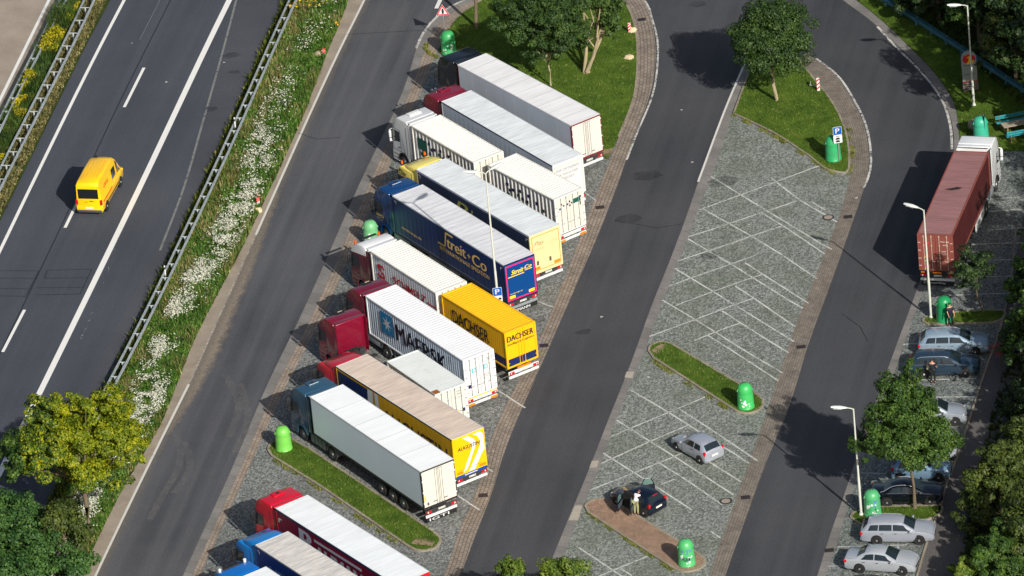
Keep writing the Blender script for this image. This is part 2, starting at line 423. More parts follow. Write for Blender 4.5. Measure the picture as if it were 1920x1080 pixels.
E9 = [(1195, -15), (1207, 0), (1227, 67), (1229, 117), (1220, 173), (1190, 253), (1153, 360), (1031, 648), (945, 850), (920, 930), (894, 997), (862, 1080), (855, 1095)]
E10 = [(1410, 90), (1397, 118), (1370, 180), (1309, 341), (1292, 391), (1259, 480), (1219, 580), (1186, 672), (1136, 798), (1104, 880), (1060, 986), (1022, 1080), (1016, 1095)]
E11 = [(1425, 96), (1410, 125), (1387, 180), (1374, 214), (1335, 330), (1310, 391), (1281, 470), (1238, 580), (1206, 665), (1154, 790), (1123, 880), (1077, 991), (1041, 1080), (1035, 1095)]
E12 = [(1497, 117), (1527, 150), (1563, 197), (1583, 240), (1592, 287), (1594, 324), (1580, 385), (1547, 474), (1495, 603), (1436, 777), (1404, 869), (1372, 958), (1329, 1080), (1324, 1095)]
E13 = [(1510, 100), (1527, 110), (1563, 137), (1597, 187), (1617, 227), (1628, 277), (1627, 327), (1613, 375), (1597, 422), (1545, 567), (1519, 637), (1477, 770), (1434, 874), (1402, 963), (1360, 1080), (1355, 1095)]
E14 = [(1565, -12), (1580, 0), (1630, 37), (1680, 83), (1730, 133), (1767, 183), (1787, 243), (1788, 290), (1780, 330), (1757, 430), (1724, 529), (1685, 635), (1663, 695), (1620, 815), (1581, 932), (1553, 1012), (1532, 1080), (1527, 1095)]
E15 = [(1590, -12), (1605, 0), (1643, 30), (1700, 83), (1757, 143), (1790, 197), (1799, 253), (1800, 290), (1793, 340), (1770, 430), (1737, 529), (1698, 637), (1677, 700), (1633, 820), (1596, 932), (1569, 1020), (1549, 1080), (1543, 1095)]
E16 = [(1935, 300), (1915, 430), (1893, 540), (1868, 640), (1847, 697), (1824, 768), (1790, 870), (1776, 906), (1762, 955), (1739, 1016), (1720, 1080), (1715, 1095)]
w0, w1, w2, w3, w4 = W(E0, False, 60, 60), W(E1, False, 60, 60), W(E2, True, 60, 60), W(E3, True, 40, 40), W(E4, True, 40, 40)
w5, w6, w7, w8, w9 = [W(e, True, 30, 30) for e in (E5, E6, E7, E8, E9)]
w10, w11, w12, w13 = [W(e, True, 0, 30) for e in (E10, E11, E12, E13)]
w14, w15 = W(E14, True, 30, 30), W(E15, True, 30, 30); w16 = W(E16, True, 20, 30)

GRD = lawn('rough_grass', S(42, 54, 26), S(62, 76, 34), S(92, 88, 52))
GRASS = lawn('mown_grass', S(50, 74, 22), S(82, 106, 36), S(122, 126, 58))
gx = np.linspace(-800, 800, 65); gy = np.linspace(-500, 1100, 65); gv = np.array([(a, b, -.04) for b in gy for a in gx]); gf = np.array([(j*65+i, j*65+i+1, (j+1)*65+i+1, (j+1)*65+i) for j in range(64) for i in range(64)])
tag(np_mesh('ground', gv, gf, [GRD]), kind='structure')
_d = P(640, 87)-P(354, 721); ROADROT = math.pi/2-math.atan2(_d.y, _d.x)
A_HW = asphalt('motorway_asphalt', S(57, 61, 69), S(70, 74, 82), .5, ROADROT, .06)
A_RAMP = asphalt('ramp_asphalt', S(57, 59, 64), S(82, 83, 87), .8, ROADROT, .2)
A_RD = asphalt('road_asphalt', S(53, 55, 59), S(71, 72, 76), .5, ROADROT, .35)
A_SH = asphalt('shoulder_asphalt', S(62, 65, 71), S(76, 78, 84), .2, None, .1)
CONC = concrete('concrete_lane', S(138, 127, 114), S(160, 149, 135)); CONC2 = concrete('strip_concrete', S(110, 108, 106), S(138, 134, 129), 1.4)
GRAV = concrete('gravel_edge', S(128, 118, 106), S(160, 148, 132))
sheet('concrete_carriageway', [w0[0]+Vector((-40, 0, 0))] + w0 + [w0[-1]+Vector((-40, 0, 0))], .004, CONC)
band('motorway', w1, w2, .004, A_HW, 60)
band('hard_shoulder', W([(450, -15), (443, 0), (420, 88), (343, 357), (210, 632), (100, 862), (-20, 1110)], True, 50, 50), w2, .008, A_SH, 60)
band('ramp_road', w4, w5, .004, A_RAMP, 120)
band('gravel_shoulder', w3, w4, .006, GRAV, 90)
fd = W([(517, 357), (426, 560), (354, 721), (310, 815)], True); fe = W([(530, 370), (470, 560), (400, 721), (325, 815)], True)
band('sand_dusting', fd, fe, .0095, fade('sand_fade', S(150, 138, 122), .8), 60, v01=True)
fd2 = W([(683, 0), (640, 87), (517, 357), (426, 560), (354, 721), (299, 831), (179, 1080)], True); band('dust_edge', fd2, offset(fd2, .9), .0125, fade('dust_fade', S(120, 114, 106), .5), 90, v01=True)
band('strip_slabs', w5, w6, .008, CONC2, 120)
PAVL = pavers('pink_pavers', S(158, 143, 127), S(144, 131, 118), S(122, 110, 98)); PAVR = pavers('grey_pavers', S(148, 136, 123), S(134, 123, 112), S(100, 90, 80), .5, .25, .028)
band('strip_pavers', w6, w7, .008, PAVL, 120)
COB = cobble('truck_bay_setts', S(84, 88, 88), S(150, 152, 149), S(84, 86, 74), .4); COB2 = cobble('lot_setts', S(90, 95, 91), S(150, 155, 149), S(88, 98, 76), .55)
COB3 = cobble('right_lot_setts', S(76, 82, 82), S(140, 146, 142), S(70, 78, 64), .5)
band('truck_bay_paving', w7, w8, .0045, COB, 120)
band('drive_pavers', w8, w9, .008, PAVR, 140)
band('drive_road', w9, w14, .005, A_RD, 120)
band('kerb_strip', w10, w11, .009, CONC2, 120)
lot = [p for p in w11 if p.y <= P(1374, 214).y] ; lot2 = [p for p in w12 if p.y <= P(1594, 320).y]
band('car_lot_paving', lot, lot2, .013, COB2, 100)
band('lot_pavers', w12, w13, .017, pavers('worn_grey_pavers', S(130, 121, 110), S(118, 110, 101), S(98, 90, 82), .5, .22, .024), 140)
band('path_strip', w14, w15, .009, CONC2, 120)
i15 = [p for p in w15 if p.y <= P(1800, 285).y]
band('right_lot_paving', i15, w16, .013, COB3, 80)
w17 = offset(w16, 2.55) if (offset(w16, 2.55)[10]-w16[10]).x > 0 else offset(w16, -2.55)
band('footpath', w16, w17, .011, asphalt('path_asphalt', S(78, 76, 76), S(98, 94, 92), .2, None, .1), 80)

def kerb_line(name, pts, wd=.14, h=.11, mat=None, closed=False, label=None, cat='kerb', kind='structure'):
    L = list(pts)
    if closed: L = L + [L[0]]
    a, b = offset(L, wd/2), offset(L, -wd/2)
    if closed:
        for q in (a, b): m = (q[0]+q[-1])/2; q[0] = m; q[-1] = m.copy()
    bm = bmesh.new(); rows = []
    for p, q in zip(a, b): rows.append([bm.verts.new((p.x, p.y, -.01)), bm.verts.new((p.x, p.y, h)), bm.verts.new((q.x, q.y, h)), bm.verts.new((q.x, q.y, -.01))])
    for r, s in zip(rows, rows[1:]):
        for k in range(3): bm.faces.new((r[k], r[k+1], s[k+1], s[k]))
    if not closed: bm.faces.new(rows[0][::-1]); bm.faces.new(rows[-1])
    bmesh.ops.recalc_face_normals(bm, faces=bm.faces[:])
    me = bpy.data.meshes.new(name); bm.to_mesh(me); bm.free(); me.materials.append(mat or KERB)
    o = bpy.data.objects.new(name, me); COL.objects.link(o); tag(o, label, None, None, kind); return o
KERB = concrete('kerb_stone', S(120, 112, 98), S(158, 148, 130), 0)
# ---- islands
def closed_w(px, n=5):
    q = []
    for a, b in zip(px, px[1:]+px[:1]):
        L_ = math.hypot(a[0]-b[0], a[1]-b[1]); q.append(a)
        if L_ > 30: q += [(a[0]+(b[0]-a[0])*f, a[1]+(b[1]-a[1])*f) for f in (8/L_, .5, 1-8/L_)]
    px = q
    p = [P(u, v) for u, v in px]; q = crom(p[-2:]+p+p[:2], n); return q[2*n:-2*n-1][:len(p)*n]
LAWNS = []
I1 = closed_w([(1217, 660), (1222, 649), (1238, 643), (1260, 647), (1415, 739), (1430, 753), (1426, 767), (1405, 776), (1381, 772), (1225, 672)])
I2 = closed_w([(1098, 951), (1108, 941), (1133, 937), (1160, 947), (1305, 1037), (1322, 1055), (1312, 1067), (1284, 1073), (1262, 1066), (1103, 962)])
I3 = closed_w([(503, 845), (520, 826), (545, 824), (580, 843), (810, 997), (826, 1016), (812, 1030), (790, 1034), (765, 1025), (600, 912), (510, 856)])
I5 = closed_w([(1731, 604), (1736, 597), (1760, 590), (1850, 583), (1880, 584), (1876, 601), (1850, 607), (1740, 609)])
I6 = closed_w([(1596, 972), (1604, 962), (1640, 952), (1762, 950), (1752, 972), (1700, 984), (1612, 984)])
TRI = W([(1376, 214), (1387, 184), (1408, 128), (1418, 105)], True) + W([(1430, 92), (1455, 82), (1480, 92), (1500, 117), (1527, 150), (1563, 197), (1583, 240), (1592, 287), (1592, 318)], True) + W([(1586, 325), (1567, 323), (1513, 290), (1447, 248), (1410, 230)], True)
TOPG = W([(1160, 257), (1187, 187), (1195, 110), (1192, 60), (1180, 20), (1168, 0), (1155, -20)], True) + [P(1150, -60), P(930, -60)] + W([(915, -5), (892, 10), (870, 24), (850, 45), (832, 72), (822, 98)], True) + W([(860, 130), (1000, 215), (1140, 300), (1148, 285)], False)
for nm, pl, mat in (('traffic_island', I1, GRASS), ('paved_island', I2, None), ('grass_island', I3, GRASS), ('tree_island', I5, GRASS), ('tree_island', I6, GRASS)):
    mat = mat or pavers('brick_red_pavers', S(176, 144, 120), S(150, 124, 104), S(112, 92, 76), .24, .14, .022)
    if nm == 'paved_island':
        o = sheet(nm, pl, .1, mat); me = o.data; uvl = me.uv_layers.new(name='UV'); th = R(-58)
        for lp in me.loops:
            v = me.vertices[lp.vertex_index].co; uvl.data[lp.index].uv = (v.x*math.cos(th)+v.y*math.sin(th), -v.x*math.sin(th)+v.y*math.cos(th))
    else: sheet(nm, pl, .1, mat); LAWNS.append((pl, .1, 26))
    kerb_line('kerb', pl, .16, .115, closed=True)
sheet('grass_triangle', TRI, .09, GRASS); LAWNS.append((TRI, .09, 22)); kerb_line('kerb', TRI, .14, .1, closed=True)
sheet('grass_verge_top', TOPG, .07, GRASS); LAWNS.append((TOPG, .07, 18))
kerb_line('kerb', W([(1168, 0), (1180, 20), (1192, 60), (1195, 110), (1187, 187), (1160, 257)], True), .12, .08)
kerb_line('kerb', W([(1905, 430), (1893, 540), (1868, 640), (1847, 697), (1824, 768), (1790, 870), (1776, 906), (1762, 955), (1739, 1016), (1720, 1080)], True), .12, .1)
UR = W([(1605, 0), (1643, 30), (1700, 83), (1757, 143), (1790, 197), (1799, 253), (1800, 284)], True) + [P(1960, 284), P(1960, -40), P(1600, -40)]
sheet('grass_verge_right', UR, .05, GRASS); LAWNS.append((UR, .05, 14))
# bare earth spots at the island tips
DIRT = fade('bare_earth', S(150, 128, 104), .9, 2.5)
for px in ([(1222, 660), (1238, 647), (1258, 652), (1240, 672)], [(770, 1022), (812, 1026), (818, 1010), (790, 1002)], [(1125, 285), (1150, 280), (1140, 305), (1115, 300)]):
    o = band('bare_soil', W(px[:2], False), W([px[3], px[2]], False), .108, DIRT, 6, v01=True)

# ---- painted lines
WM = worn('road_paint', S(222, 222, 218), .2, .12, 6); WL = worn('bay_paint', S(212, 213, 208), .42, .16, 7, .85); WK = worn('edge_paint', S(200, 198, 192), .46, .1, 4)
def line(name, px, wd, z, mat, smooth=True, n=None, ext=0):
    p = W(px, smooth, ext, ext) if len(px) > 2 else [P(*px[0]), P(*px[1])]
    if ext and len(px) == 2: d = (p[1]-p[0]).normalized()*ext; p = [p[0]-d, p[1]+d]
    n = n or max(3, int(sum((b-a).length for a, b in zip(p, p[1:]))/1.2))
    p = resample(p, n); return band(name, offset(p, wd/2), offset(p, -wd/2), z, mat, n)
line('lane_line', [(101, -18), (92, 0), (0, 187), (-40, 268)], .24, .0085, WM)
line('edge_line', [(241, -15), (233, 0), (53, 360), (0, 470), (-60, 592)], .24, .0085, WM, ext=30)
line('edge_line', [(439, -18), (430, 0), (258, 360), (122, 640), (0, 886), (-60, 1005)], .42, .0125, WM, ext=30)
for a, b in (((270, 127), (233, 201)), ((157, 355), (122, 427)), ((46, 581), (5, 660)), ((380, -95), (343, -21))): line('lane_dash', [a, b], .22, .0085, WM)
line('edge_line', [(690, -15), (683, 0), (640, 87), (517, 357), (480, 440)], .17, .0165, worn('edge_paint2', S(200, 198, 190), .25, .12, 5))
line('edge_line', [(480, 440), (426, 560), (354, 721)], .14, .0165, worn('edge_paint3', S(180, 172, 160), .5, .12, 5))
line('edge_line', [(354, 721), (299, 831), (179, 1080), (172, 1095)], .17, .0165, worn('edge_paint2', None))
line('kerb_marking', [(905, -10), (870, 0), (845, 12), (815, 35), (795, 60), (779, 93)], .2, .0125, WK)
line('lane_dash', [(828, -6), (818, 16)], .3, .0085, WM)
line('kerb_marking', [(1397, 118), (1370, 180), (1309, 341)], .15, .0135, worn('kerb_white', S(205, 203, 198), .28, .1, 5))
line('kerb_marking', [(1200, -8), (1212, 5), (1224, 40), (1232, 70), (1233, 117), (1225, 173), (1193, 253), (1175, 300)], .14, .0125, WK)
line('kerb_marking', [(1530, 110), (1566, 137), (1601, 187), (1621, 227), (1632, 277), (1630, 327), (1620, 352)], .16, .0215, WK)
line('kerb_marking', [(1645, 50), (1680, 88), (1730, 138), (1765, 185), (1783, 243), (1785, 280)], .18, .0165, WK)
SEAL = plain('joint_seal', (.012, .013, .015), .5)
line('joint_seam', [(329, -18), (320, 0), (230, 180), (117, 420), (44, 572), (-46, 756)], .07, .0125, SEAL)
line('joint_seam', [(300, 0), (262, 75), (262, 75)], .04, .0125, plain('pale_scratch', S(110, 118, 126)))
line('old_marking', [(443, 0), (420, 88), (380, 230), (343, 357), (300, 470)], .16, .0165, worn('ghost_line', S(118, 120, 118), .35, .15, 3))
line('old_marking', [(228, 425), (190, 545), (150, 640)], .12, .0165, worn('ghost_dots', S(150, 152, 150), .62, .06, 3))
for a, b in (((0, 508), (73, 508)), ((0, 522), (70, 522)), ((0, 541), (60, 542)), ((0, 555), (52, 556)), ((88, 507), (172, 505)), ((84, 522), (165, 521)), ((68, 540), (158, 539)), ((67, 553), (150, 552)), ((88, 507), (84, 522)), ((172, 505), (150, 552)), ((73, 508), (48, 556))):
    line('loop_cut', [a, b], .045, .0165, SEAL)
LOT = [((1333, 331), (1388, 365), (1541, 458), (1560, 468)), ((1536, 311), (1391, 365), (1311, 394)), ((1316, 391), (1411, 444), (1469, 480), (1532, 523)),
 ((1445, 333), (1497, 374), (1569, 416)), ((1524, 380), (1547, 394)), ((1494, 377), (1444, 394)), ((1427, 399), (1358, 423), (1291, 444)), ((1427, 399), (1466, 422), (1547, 477)),
 ((1469, 423), (1405, 444), (1330, 470), (1270, 490)), ((1290, 448), (1370, 495), (1485, 567), (1506, 578)), ((1266, 504), (1337, 547), (1489, 641)), ((1242, 563), (1303, 599), (1400, 660), (1468, 700)),
 ((1404, 446), (1329, 471)), ((1254, 537), (1297, 521), (1369, 496), (1417, 479)), ((1267, 573), (1337, 547), (1409, 521), (1428, 515)), ((1218, 631), (1302, 600), (1376, 572), (1412, 560)), ((1302, 639), (1343, 622), (1388, 606)),
 ((1397, 493), (1431, 515), (1516, 569)), ((1379, 537), (1416, 561), (1491, 613)), ((1354, 583), (1389, 606), (1444, 641), (1479, 662)), ((1327, 629), (1375, 659), (1459, 714)),
 ((1183, 732), (1253, 773), (1311, 810), (1380, 853), (1404, 869)), ((1156, 788), (1219, 828), (1264, 856), (1375, 928)), ((1131, 850), (1212, 901), (1298, 957)), ((1275, 768), (1326, 801), (1420, 864)),
 ((1326, 864), (1390, 904)), ((1237, 869), (1284, 898), (1353, 946)), ((1147, 818), (1253, 774), (1324, 744)), ((1128, 869), (1219, 828), (1291, 797)), ((1107, 919), (1188, 887), (1264, 857), (1281, 849)), ((1239, 909), (1267, 898)),
 ((1085, 1027), (1165, 1080), (1180, 1090)), ((1165, 1067), (1185, 1080)), ((1120, 1082), (1215, 1043)), ((1332, 996), (1351, 1009))]
for i, px in enumerate(LOT): line('bay_line', list(px), .12, .0175, WL, smooth=False)
for px in ([(862, 932), (900, 957)], [(935, 733), (985, 765)], [(1003, 563), (1037, 576)], [(1097, 362), (1118, 376)], [(900, 870), (925, 885)]):
    a, b = P(*px[0]), P(*px[1]); d = (a-b).normalized(); q = resample([a+d*17, b], 16); band('bay_line', offset(q, .06), offset(q, -.06), .0085, WL, 16)
for y in (372, 395, 430, 458, 489, 520, 552):
    line('bay_line', [(1780 if y > 430 else 1850, y+2), (1925, y-3)], .1, .0175, WL)
for (x0, y0, x1, y1) in ((1693, 646, 1722, 644), (1690, 683, 1712, 682), (1722, 713, 1833, 710), (1755, 745, 1830, 744), (1740, 815, 1800, 813), (1615, 887, 1660, 888), (1570, 1026, 1700, 1022), (1553, 1062, 1590, 1061)):
    line('bay_line', [(x0, y0), (x1, y1)], .1, .0175, WL)
# tyre dust arcs on the ramp
TD = worn('tyre_dust', S(120, 118, 116), .55, .25, 1.6, .5)
for px in ([(325, 805), (338, 840), (334, 880), (310, 920), (280, 975)], [(345, 830), (357, 860), (350, 895), (325, 925)], [(450, 720), (465, 790), (440, 850)], [(420, 700), (448, 760), (430, 820)]):
    line('tyre_dust', px, .5, .0205, TD)
for (u, v, rr, zz) in ((1355, 341, .9, .0225), (1213, 328, .8, .0105), (1180, 410, .7, .0105), (1310, 8, .5, .0105), (435, 104, .5, .0125), (440, 135, .35, .0165), (395, 205, .4, .0165), (1095, 622, .4, .0105), (1330, 480, .5, .0225), (890, 897, .3, .0105), (1010, 600, .4, .0105)):
    c = P(u, v); q = [c+Vector((rr*1.4*math.cos(t)*(.7+.5*random.random()), rr*math.sin(t)*(.7+.5*random.random()), 0)) for t in np.linspace(0, 6.28, 14)[:-1]]
    sheet('oil_stain', q, zz, worn('oil', (.012, .012, .014), .5, .3, 1.6, .35))
CRK = worn('crack_seal', (.012, .012, .014), .3, .2, 3, .8)
for px in ([(650, 65), (720, 61), (797, 57)], [(1580, 590), (1598, 600), (1612, 612), (1627, 640)], [(560, 250), (600, 262), (640, 258)], [(1190, 420), (1230, 428), (1280, 420)]):
    line('crack_seam', px, .05, .0235 if px[0][0] > 1500 else .0225, CRK)
# bright repair slabs and drains
RS = concrete('repair_slab', S(150, 144, 132), S(172, 164, 150))
for a, b, c, d in (((1175, 697), (1189, 697), (1186, 709), (1171, 708)), ((1110, 864), (1123, 864), (1119, 877), (1105, 877)), ((1078, 948), (1092, 948), (1084, 976), (1066, 976))):
    sheet('repair_slab', [P(*x) for x in (a, b, c, d)], .0135, RS)
GR = plain('drain_iron', (.03, .022, .022), .7)
def drain(u, v, z=.012, label='', hd=0):
    c = P(u, v); mb = MB(); mb.box(-.3, .3, -.24, .24, 0, .012)
    for i in range(6): mb.box(-.26+.09*i, -.23+.09*i, -.2, .2, .012, .022)
    o = mb.build('drain_grate', [GR], None); o.location = (c.x, c.y, z); o.rotation_euler[2] = R(hd)
    tag(o, label, 'drain', 'drain grates in the paver strips')
for u, v, lb, z in ((1203, 37, 'dark drain grate in the curved pavers at the top beside the tree lawn', .01), (1125, 389, 'dark drain grate in the pavers behind the white swap body trailer', .01), (1020, 648, 'dark drain grate in the pavers behind the yellow swap body', .01), (906, 929, 'dark drain grate in the pavers near the plain white semitrailer', .01), (1590, 407, 'dark drain grate beside the upper manhole cover', .02), (1502, 651, 'dark drain grate in the pavers right of the empty car lot', .02), (1398, 933, 'dark drain grate beside the lower manhole cover', .02), (1555, 1032, 'worn drain grate in the strip left of the silver cars', .01), (7, 388, 'dark drain grate in the kerb of the motorway median', .01)):
    drain(u, v, z, lb)
for u, v, lb in ((1553, 408, 'round manhole cover in the setts near the parking sign island'), (1361, 940, 'round manhole cover in the setts right of the dark hatchback')):
    c = P(u, v); e = empty('manhole_cover', (c.x, c.y, .018), 0, lb, 'manhole cover', 'round manhole covers in the car lot')
    MB().lathe([(.42, 0), (.42, .012), (.3, .014)], 24).build('frame', plain('manhole_iron', (.03, .03, .032), .7), e)
    MB().lathe([(.29, 0), (.29, .018), (.01, .02)], 24).build('cover', concrete('manhole_conc', S(140, 128, 116), S(160, 148, 134)), e)
# ================================================================ trucks
def wheel(parent, x, y, r, side, wd=.3, rim=RIM, name='wheel'):      # side +1 = outer face towards +y
    mb = MB(); pr = [(r*.62, -wd/2), (r*.9, -wd/2), (r, -wd/2+.05), (r, wd/2-.05), (r*.9, wd/2), (r*.62, wd/2), (r*.6, wd/2-.06)]
    rings = [[mb.bm.verts.new((a*math.cos(t), side*h, a*math.sin(t))) for t in (2*math.pi*k/20 for k in range(20))] for a, h in pr]
    for a, b in zip(rings, rings[1:]):
        for i in range(20): mb.bm.faces.new((a[i], a[(i+1) % 20], b[(i+1) % 20], b[i]))
    o = mb.build(name, RUBBER, parent, smooth=40); o.location = (x, y, r)
    mb = MB(); y1 = side*(wd/2-.05)
    mb.cyl((0, y1-.04*side, 0), (0, y1, 0), r*.61, n=20, mi=0); mb.cyl((0, y1, 0), (0, y1+.06*side, 0), r*.25, r*.2, n=12)
    for k in range(8):
        t = 2*math.pi*k/8; mb.cyl((r*.43*math.cos(t), y1-.001*side, r*.43*math.sin(t)), (r*.43*math.cos(t), y1+.004*side, r*.43*math.sin(t)), r*.075, n=8, mi=1)
    mb.build('rim', [rim, BLACK], o, smooth=35)
    return o
def arc(cx, cz, r, a0, a1, n=9): return [(cx+r*math.cos(R(a0+(a1-a0)*i/n)), cz+r*math.sin(R(a0+(a1-a0)*i/n))) for i in range(n+1)]

def cab(root, F, col, style='flat', top=3.8, hatch='vent', beacons=0, horns=0, roofcol=None, script=None, deep=2.25, wcol=None):
    B = F-deep; cm = paint('cab_%02x%02x%02x' % tuple(int(255*c**.45) for c in col), col, .22, .08, .8, coat=.6, dirt=.15)
    dark = BLACK; wx = F-1.38
    arch = arc(wx, .52, .64, -12, 168)
    low = [(F-.02, .32), (wx+.66, .32)] + arch + [(B+.12, .72), (B, .95)]
    if style == 'flat':
        prof = [(B, top-.12), (B+.12, top), (B+1.25, top-.02), (F-.55, top-.22), (F-.22, top-.75), (F-.08, 2.2), (F, 1.35)]
    elif style == 'dome':
        prof = [(B, top-.22), (B+.1, top-.05), (B+.6, top), (B+1.2, top-.1), (F-.5, top-.42), (F-.22, top-.9), (F-.08, 2.2), (F, 1.35)]
    else:
        prof = [(B, top-.5), (B+.1, top-.4), (F-.6, top-.45), (F-.26, top-.72), (F-.1, 2.2), (F, 1.35)]
    body = MB(); body.prism(low + prof, -1.2, 1.2, .09, zmin=1.0, seg=3)
    bo = body.build('cab', [cm], root, smooth=35)
    rm = cm if roofcol is None else paint('cabroof_%02x' % int(roofcol[0]*255), roofcol, .3, .05, coat=.4)
    if roofcol is not None:      # painted upper part
        mb = MB(); pts = [(B-.01, top-.6), (B-.01, prof[0][1]+.01), (B+.1, prof[1][1]+.012)] + [(x, z+.012) for x, z in prof[2:-3]] + [(F-.2, top-.95)]
        mb.prism(pts, -1.205, 1.205, .08, zmin=top-.9); mb.build('roof_panel', rm, bo, smooth=35)
    if style == 'wing':          # roof deflector: arched shell, open to the rear
        mb = MB(); mi0 = []; n = 14; st = [(F-.7, top-.42, .2), (F-1.0, top-.3, .6), (F-1.4, top-.12, .95), (F-1.9, top+.04, 1.08), (F-2.4, top+.1, 1.14), (F-2.62, top+.12, 1.16)]
        rings = []
        for x, zt, hw in st:
            zb = top-.52; r = []
            for k in range(n+1):
                t = math.pi*k/n; cx, sx = math.cos(t), math.sin(t)
                r.append(mb.bm.verts.new((x, 1.14*math.copysign(abs(cx)**.35, cx)*(.75+.25*hw), zb + (zt-zb)*abs(sx)**.42)))
            rings.append(r)
        for a, b in zip(rings, rings[1:]):
            for i in range(n): mb.bm.faces.new((a[i], a[i+1], b[i+1], b[i]))
        mb.bm.faces.new(rings[0])
        bmesh.ops.recalc_face_normals(mb.bm, faces=mb.bm.faces[:])
        bmesh.ops.solidify(mb.bm, geom=mb.bm.faces[:], thickness=.05)
        mb.build('roof_deflector', rm, bo, smooth=45)
        mb = MB()
        for yy in (-.7, 0, .7): mb.box(B-.1, F-1.35, yy-.025, yy+.025, top-.8, top-.25)
        mb.box(B-.05, B-.01, -.95, .95, top-.45, top-.38); mb.build('deflector_stay', [rm if roofcol is None else dark], bo)
    # side extenders behind the cab
    for sy in (-1, 1):
        mb = MB(); mb.prism([(B-.02, 1.05), (B-.02, top-.16), (B-.42, top-.2), (B-.36, 1.05)], sy*1.16, sy*1.2, .015); mb.build('side_extender', [cm], bo, smooth=30)
    if style != 'wing':
        mb = MB(); mb.prism([(B+.25, top-.06), (B-.3, top-.0), (B-.34, top-.06), (B+.1, top-.16)], -1.14, 1.14, .02); mb.build('roof_spoiler', [rm], bo, smooth=30)
    # back wall ribs
    mb = MB()
    for k in range(4): mb.box(B-.03, B+.0, -.55, .55, 1.75+.14*k, 1.79+.14*k)
    mb.box(B-.015, B+.0, -1.1, 1.1, 2.52, 2.55); mb.box(B-.05, B+.0, -.5, .5, 1.15, 1.5, mi=1); mb.build('back_panel', [cm, dark], bo)
    # glass
    mb = MB(); mb.quad((F-.43, -1.05, top-.55 if style == 'wing' else top-.98), (F-.43, 1.05, top-.55 if style == 'wing' else top-.98), (F+.0, 1.08, 1.75), (F+.0, -1.08, 1.75))
    ws = MB(); zt = 2.95
    ws.prism([(F-.04, 1.72), (F+.02, 1.72), (F-.16, zt-.05), (F-.22, zt-.05)], -1.08, 1.08); mb.bm.free(); ws.build('windscreen', [GLASS], bo)
    vz = MB(); vz.prism([(F-.16, zt-.06), (F+.06, zt-.26), (F+.07, zt-.2), (F-.14, zt-.0)], -1.1, 1.1); vz.build('sun_visor', [dark], bo)
    for sy in (-1, 1):
        mb = MB(); y = sy*1.207
        mb.prism([(F-1.05, 1.95), (F-1.05, 2.72), (F-.28, 2.72), (F-.17, 2.3), (F-.14, 1.72), (F-.5, 1.86)], y-.006, y+.006); mb.build('side_window', [GLASS], bo)
        mb = MB()
        for x in (F-1.12, F-.1): mb.box(x-.008, x+.008, y-.004, y+.004, 1.2, 2.85)
        mb.box(F-1.12, F-.1, y-.004, y+.004, 1.18, 1.2); mb.box(F-1.12, F-.1, y-.004, y+.004, 2.84, 2.86); mb.box(B+.25, B+.27, y-.004, y+.004, 1.1, top-.5)
        mb.box(F-1.02, F-.86, y-.01, y+.02, 1.45, 1.5); mb.build('door_seam', [dark], bo)
        mb = MB(); mb.box(F-.1, F+.02, sy*1.25, sy*1.44, 2.0, 2.55, .04); mb.box(F-.1, F+.02, sy*1.25, sy*1.42, 1.7, 1.94, .04)
        mb.cyl((F-.1, sy*1.15, 2.7), (F-.04, sy*1.4, 2.6), .02, n=6); mb.cyl((F-.1, sy*1.15, 1.7), (F-.04, sy*1.4, 1.75), .02, n=6)
        mb.build('mirror', [dark if wcol is None else cm], bo, smooth=40)
        mb = MB(); mb.prism(arc(wx, .52, .68, -8, 165) + arc(wx, .52, .6, 165, -8), sy*1.05 if sy > 0 else -1.23, sy*1.23 if sy > 0 else -1.05); mb.build('wheel_arch', [cm if wcol is None else dark], bo)
        mb = MB(); mb.box(wx+.68, F-.12, sy*1.2-.01, sy*1.2+.012, .5, .56); mb.box(wx+.7, F-.12, sy*1.2-.01, sy*1.2+.012, .8, .85); mb.build('step', [dark], bo)
        mb = MB(); mb.box(F-.1, F+.03, sy*.75, sy*1.12, .55, .8, .03); mb.build('headlight', [LAMPW], bo)
        wheel(root, wx, sy*1.03, .51, sy)
    mb = MB(); mb.box(F-.05, F+.06, -1.18, 1.18, .3, .55, .04); mb.build('bumper', [cm], bo, smooth=35)
    mb = MB()
    for k in range(5): mb.box(F-.02, F+.03, -.8, .8, .9+.14*k, .98+.14*k)
    mb.build('grille', [dark], bo)
    zr = top-.02 if style == 'flat' else (top-.06 if style == 'dome' else top-.77)
    if hatch == 'vent':
        mb = MB(); mb.box(B+.75, B+1.35, -.42, .42, zr-.02, zr+.09, .04); mb.box(B+.78, B+.84, -.36, .36, zr+.09, zr+.1, mi=1); h = mb.build('roof_hatch', [rm, WHITEP if col[0] < .05 else rm], bo, smooth=35)
        MB().lathe([(.0, .08), (.1, .1), (.1, .16), (.02, .17)], 12).build('vent', dark, h, loc=(B+1.0, 0, zr-.03), smooth=40)
    elif hatch == 'dark':
        mb = MB(); M = Matrix.Translation((B+1.2, 0, zr-.09)) @ Matrix.Rotation(R(7), 4, 'Y'); mb.box(-.27, .27, -.38, .38, 0, .07, .02, M=M)
        mb.box(.1, .18, -.34, .0, .07, .085, mi=1, M=M); mb.build('roof_hatch', [dark, plain('beige_pad', S(200, 190, 150))], bo)
    elif hatch == 'slot':
        zz = zr-.06 if style != 'wing' else top-.46
        mb = MB(); M = Matrix.Translation((F-.72, 0, zz)) @ Matrix.Rotation(R(8), 4, 'Y'); mb.box(-.12, .16, -.62, .62, -.02, .05, .02, M=M); mb.build('roof_hatch', [dark], bo)
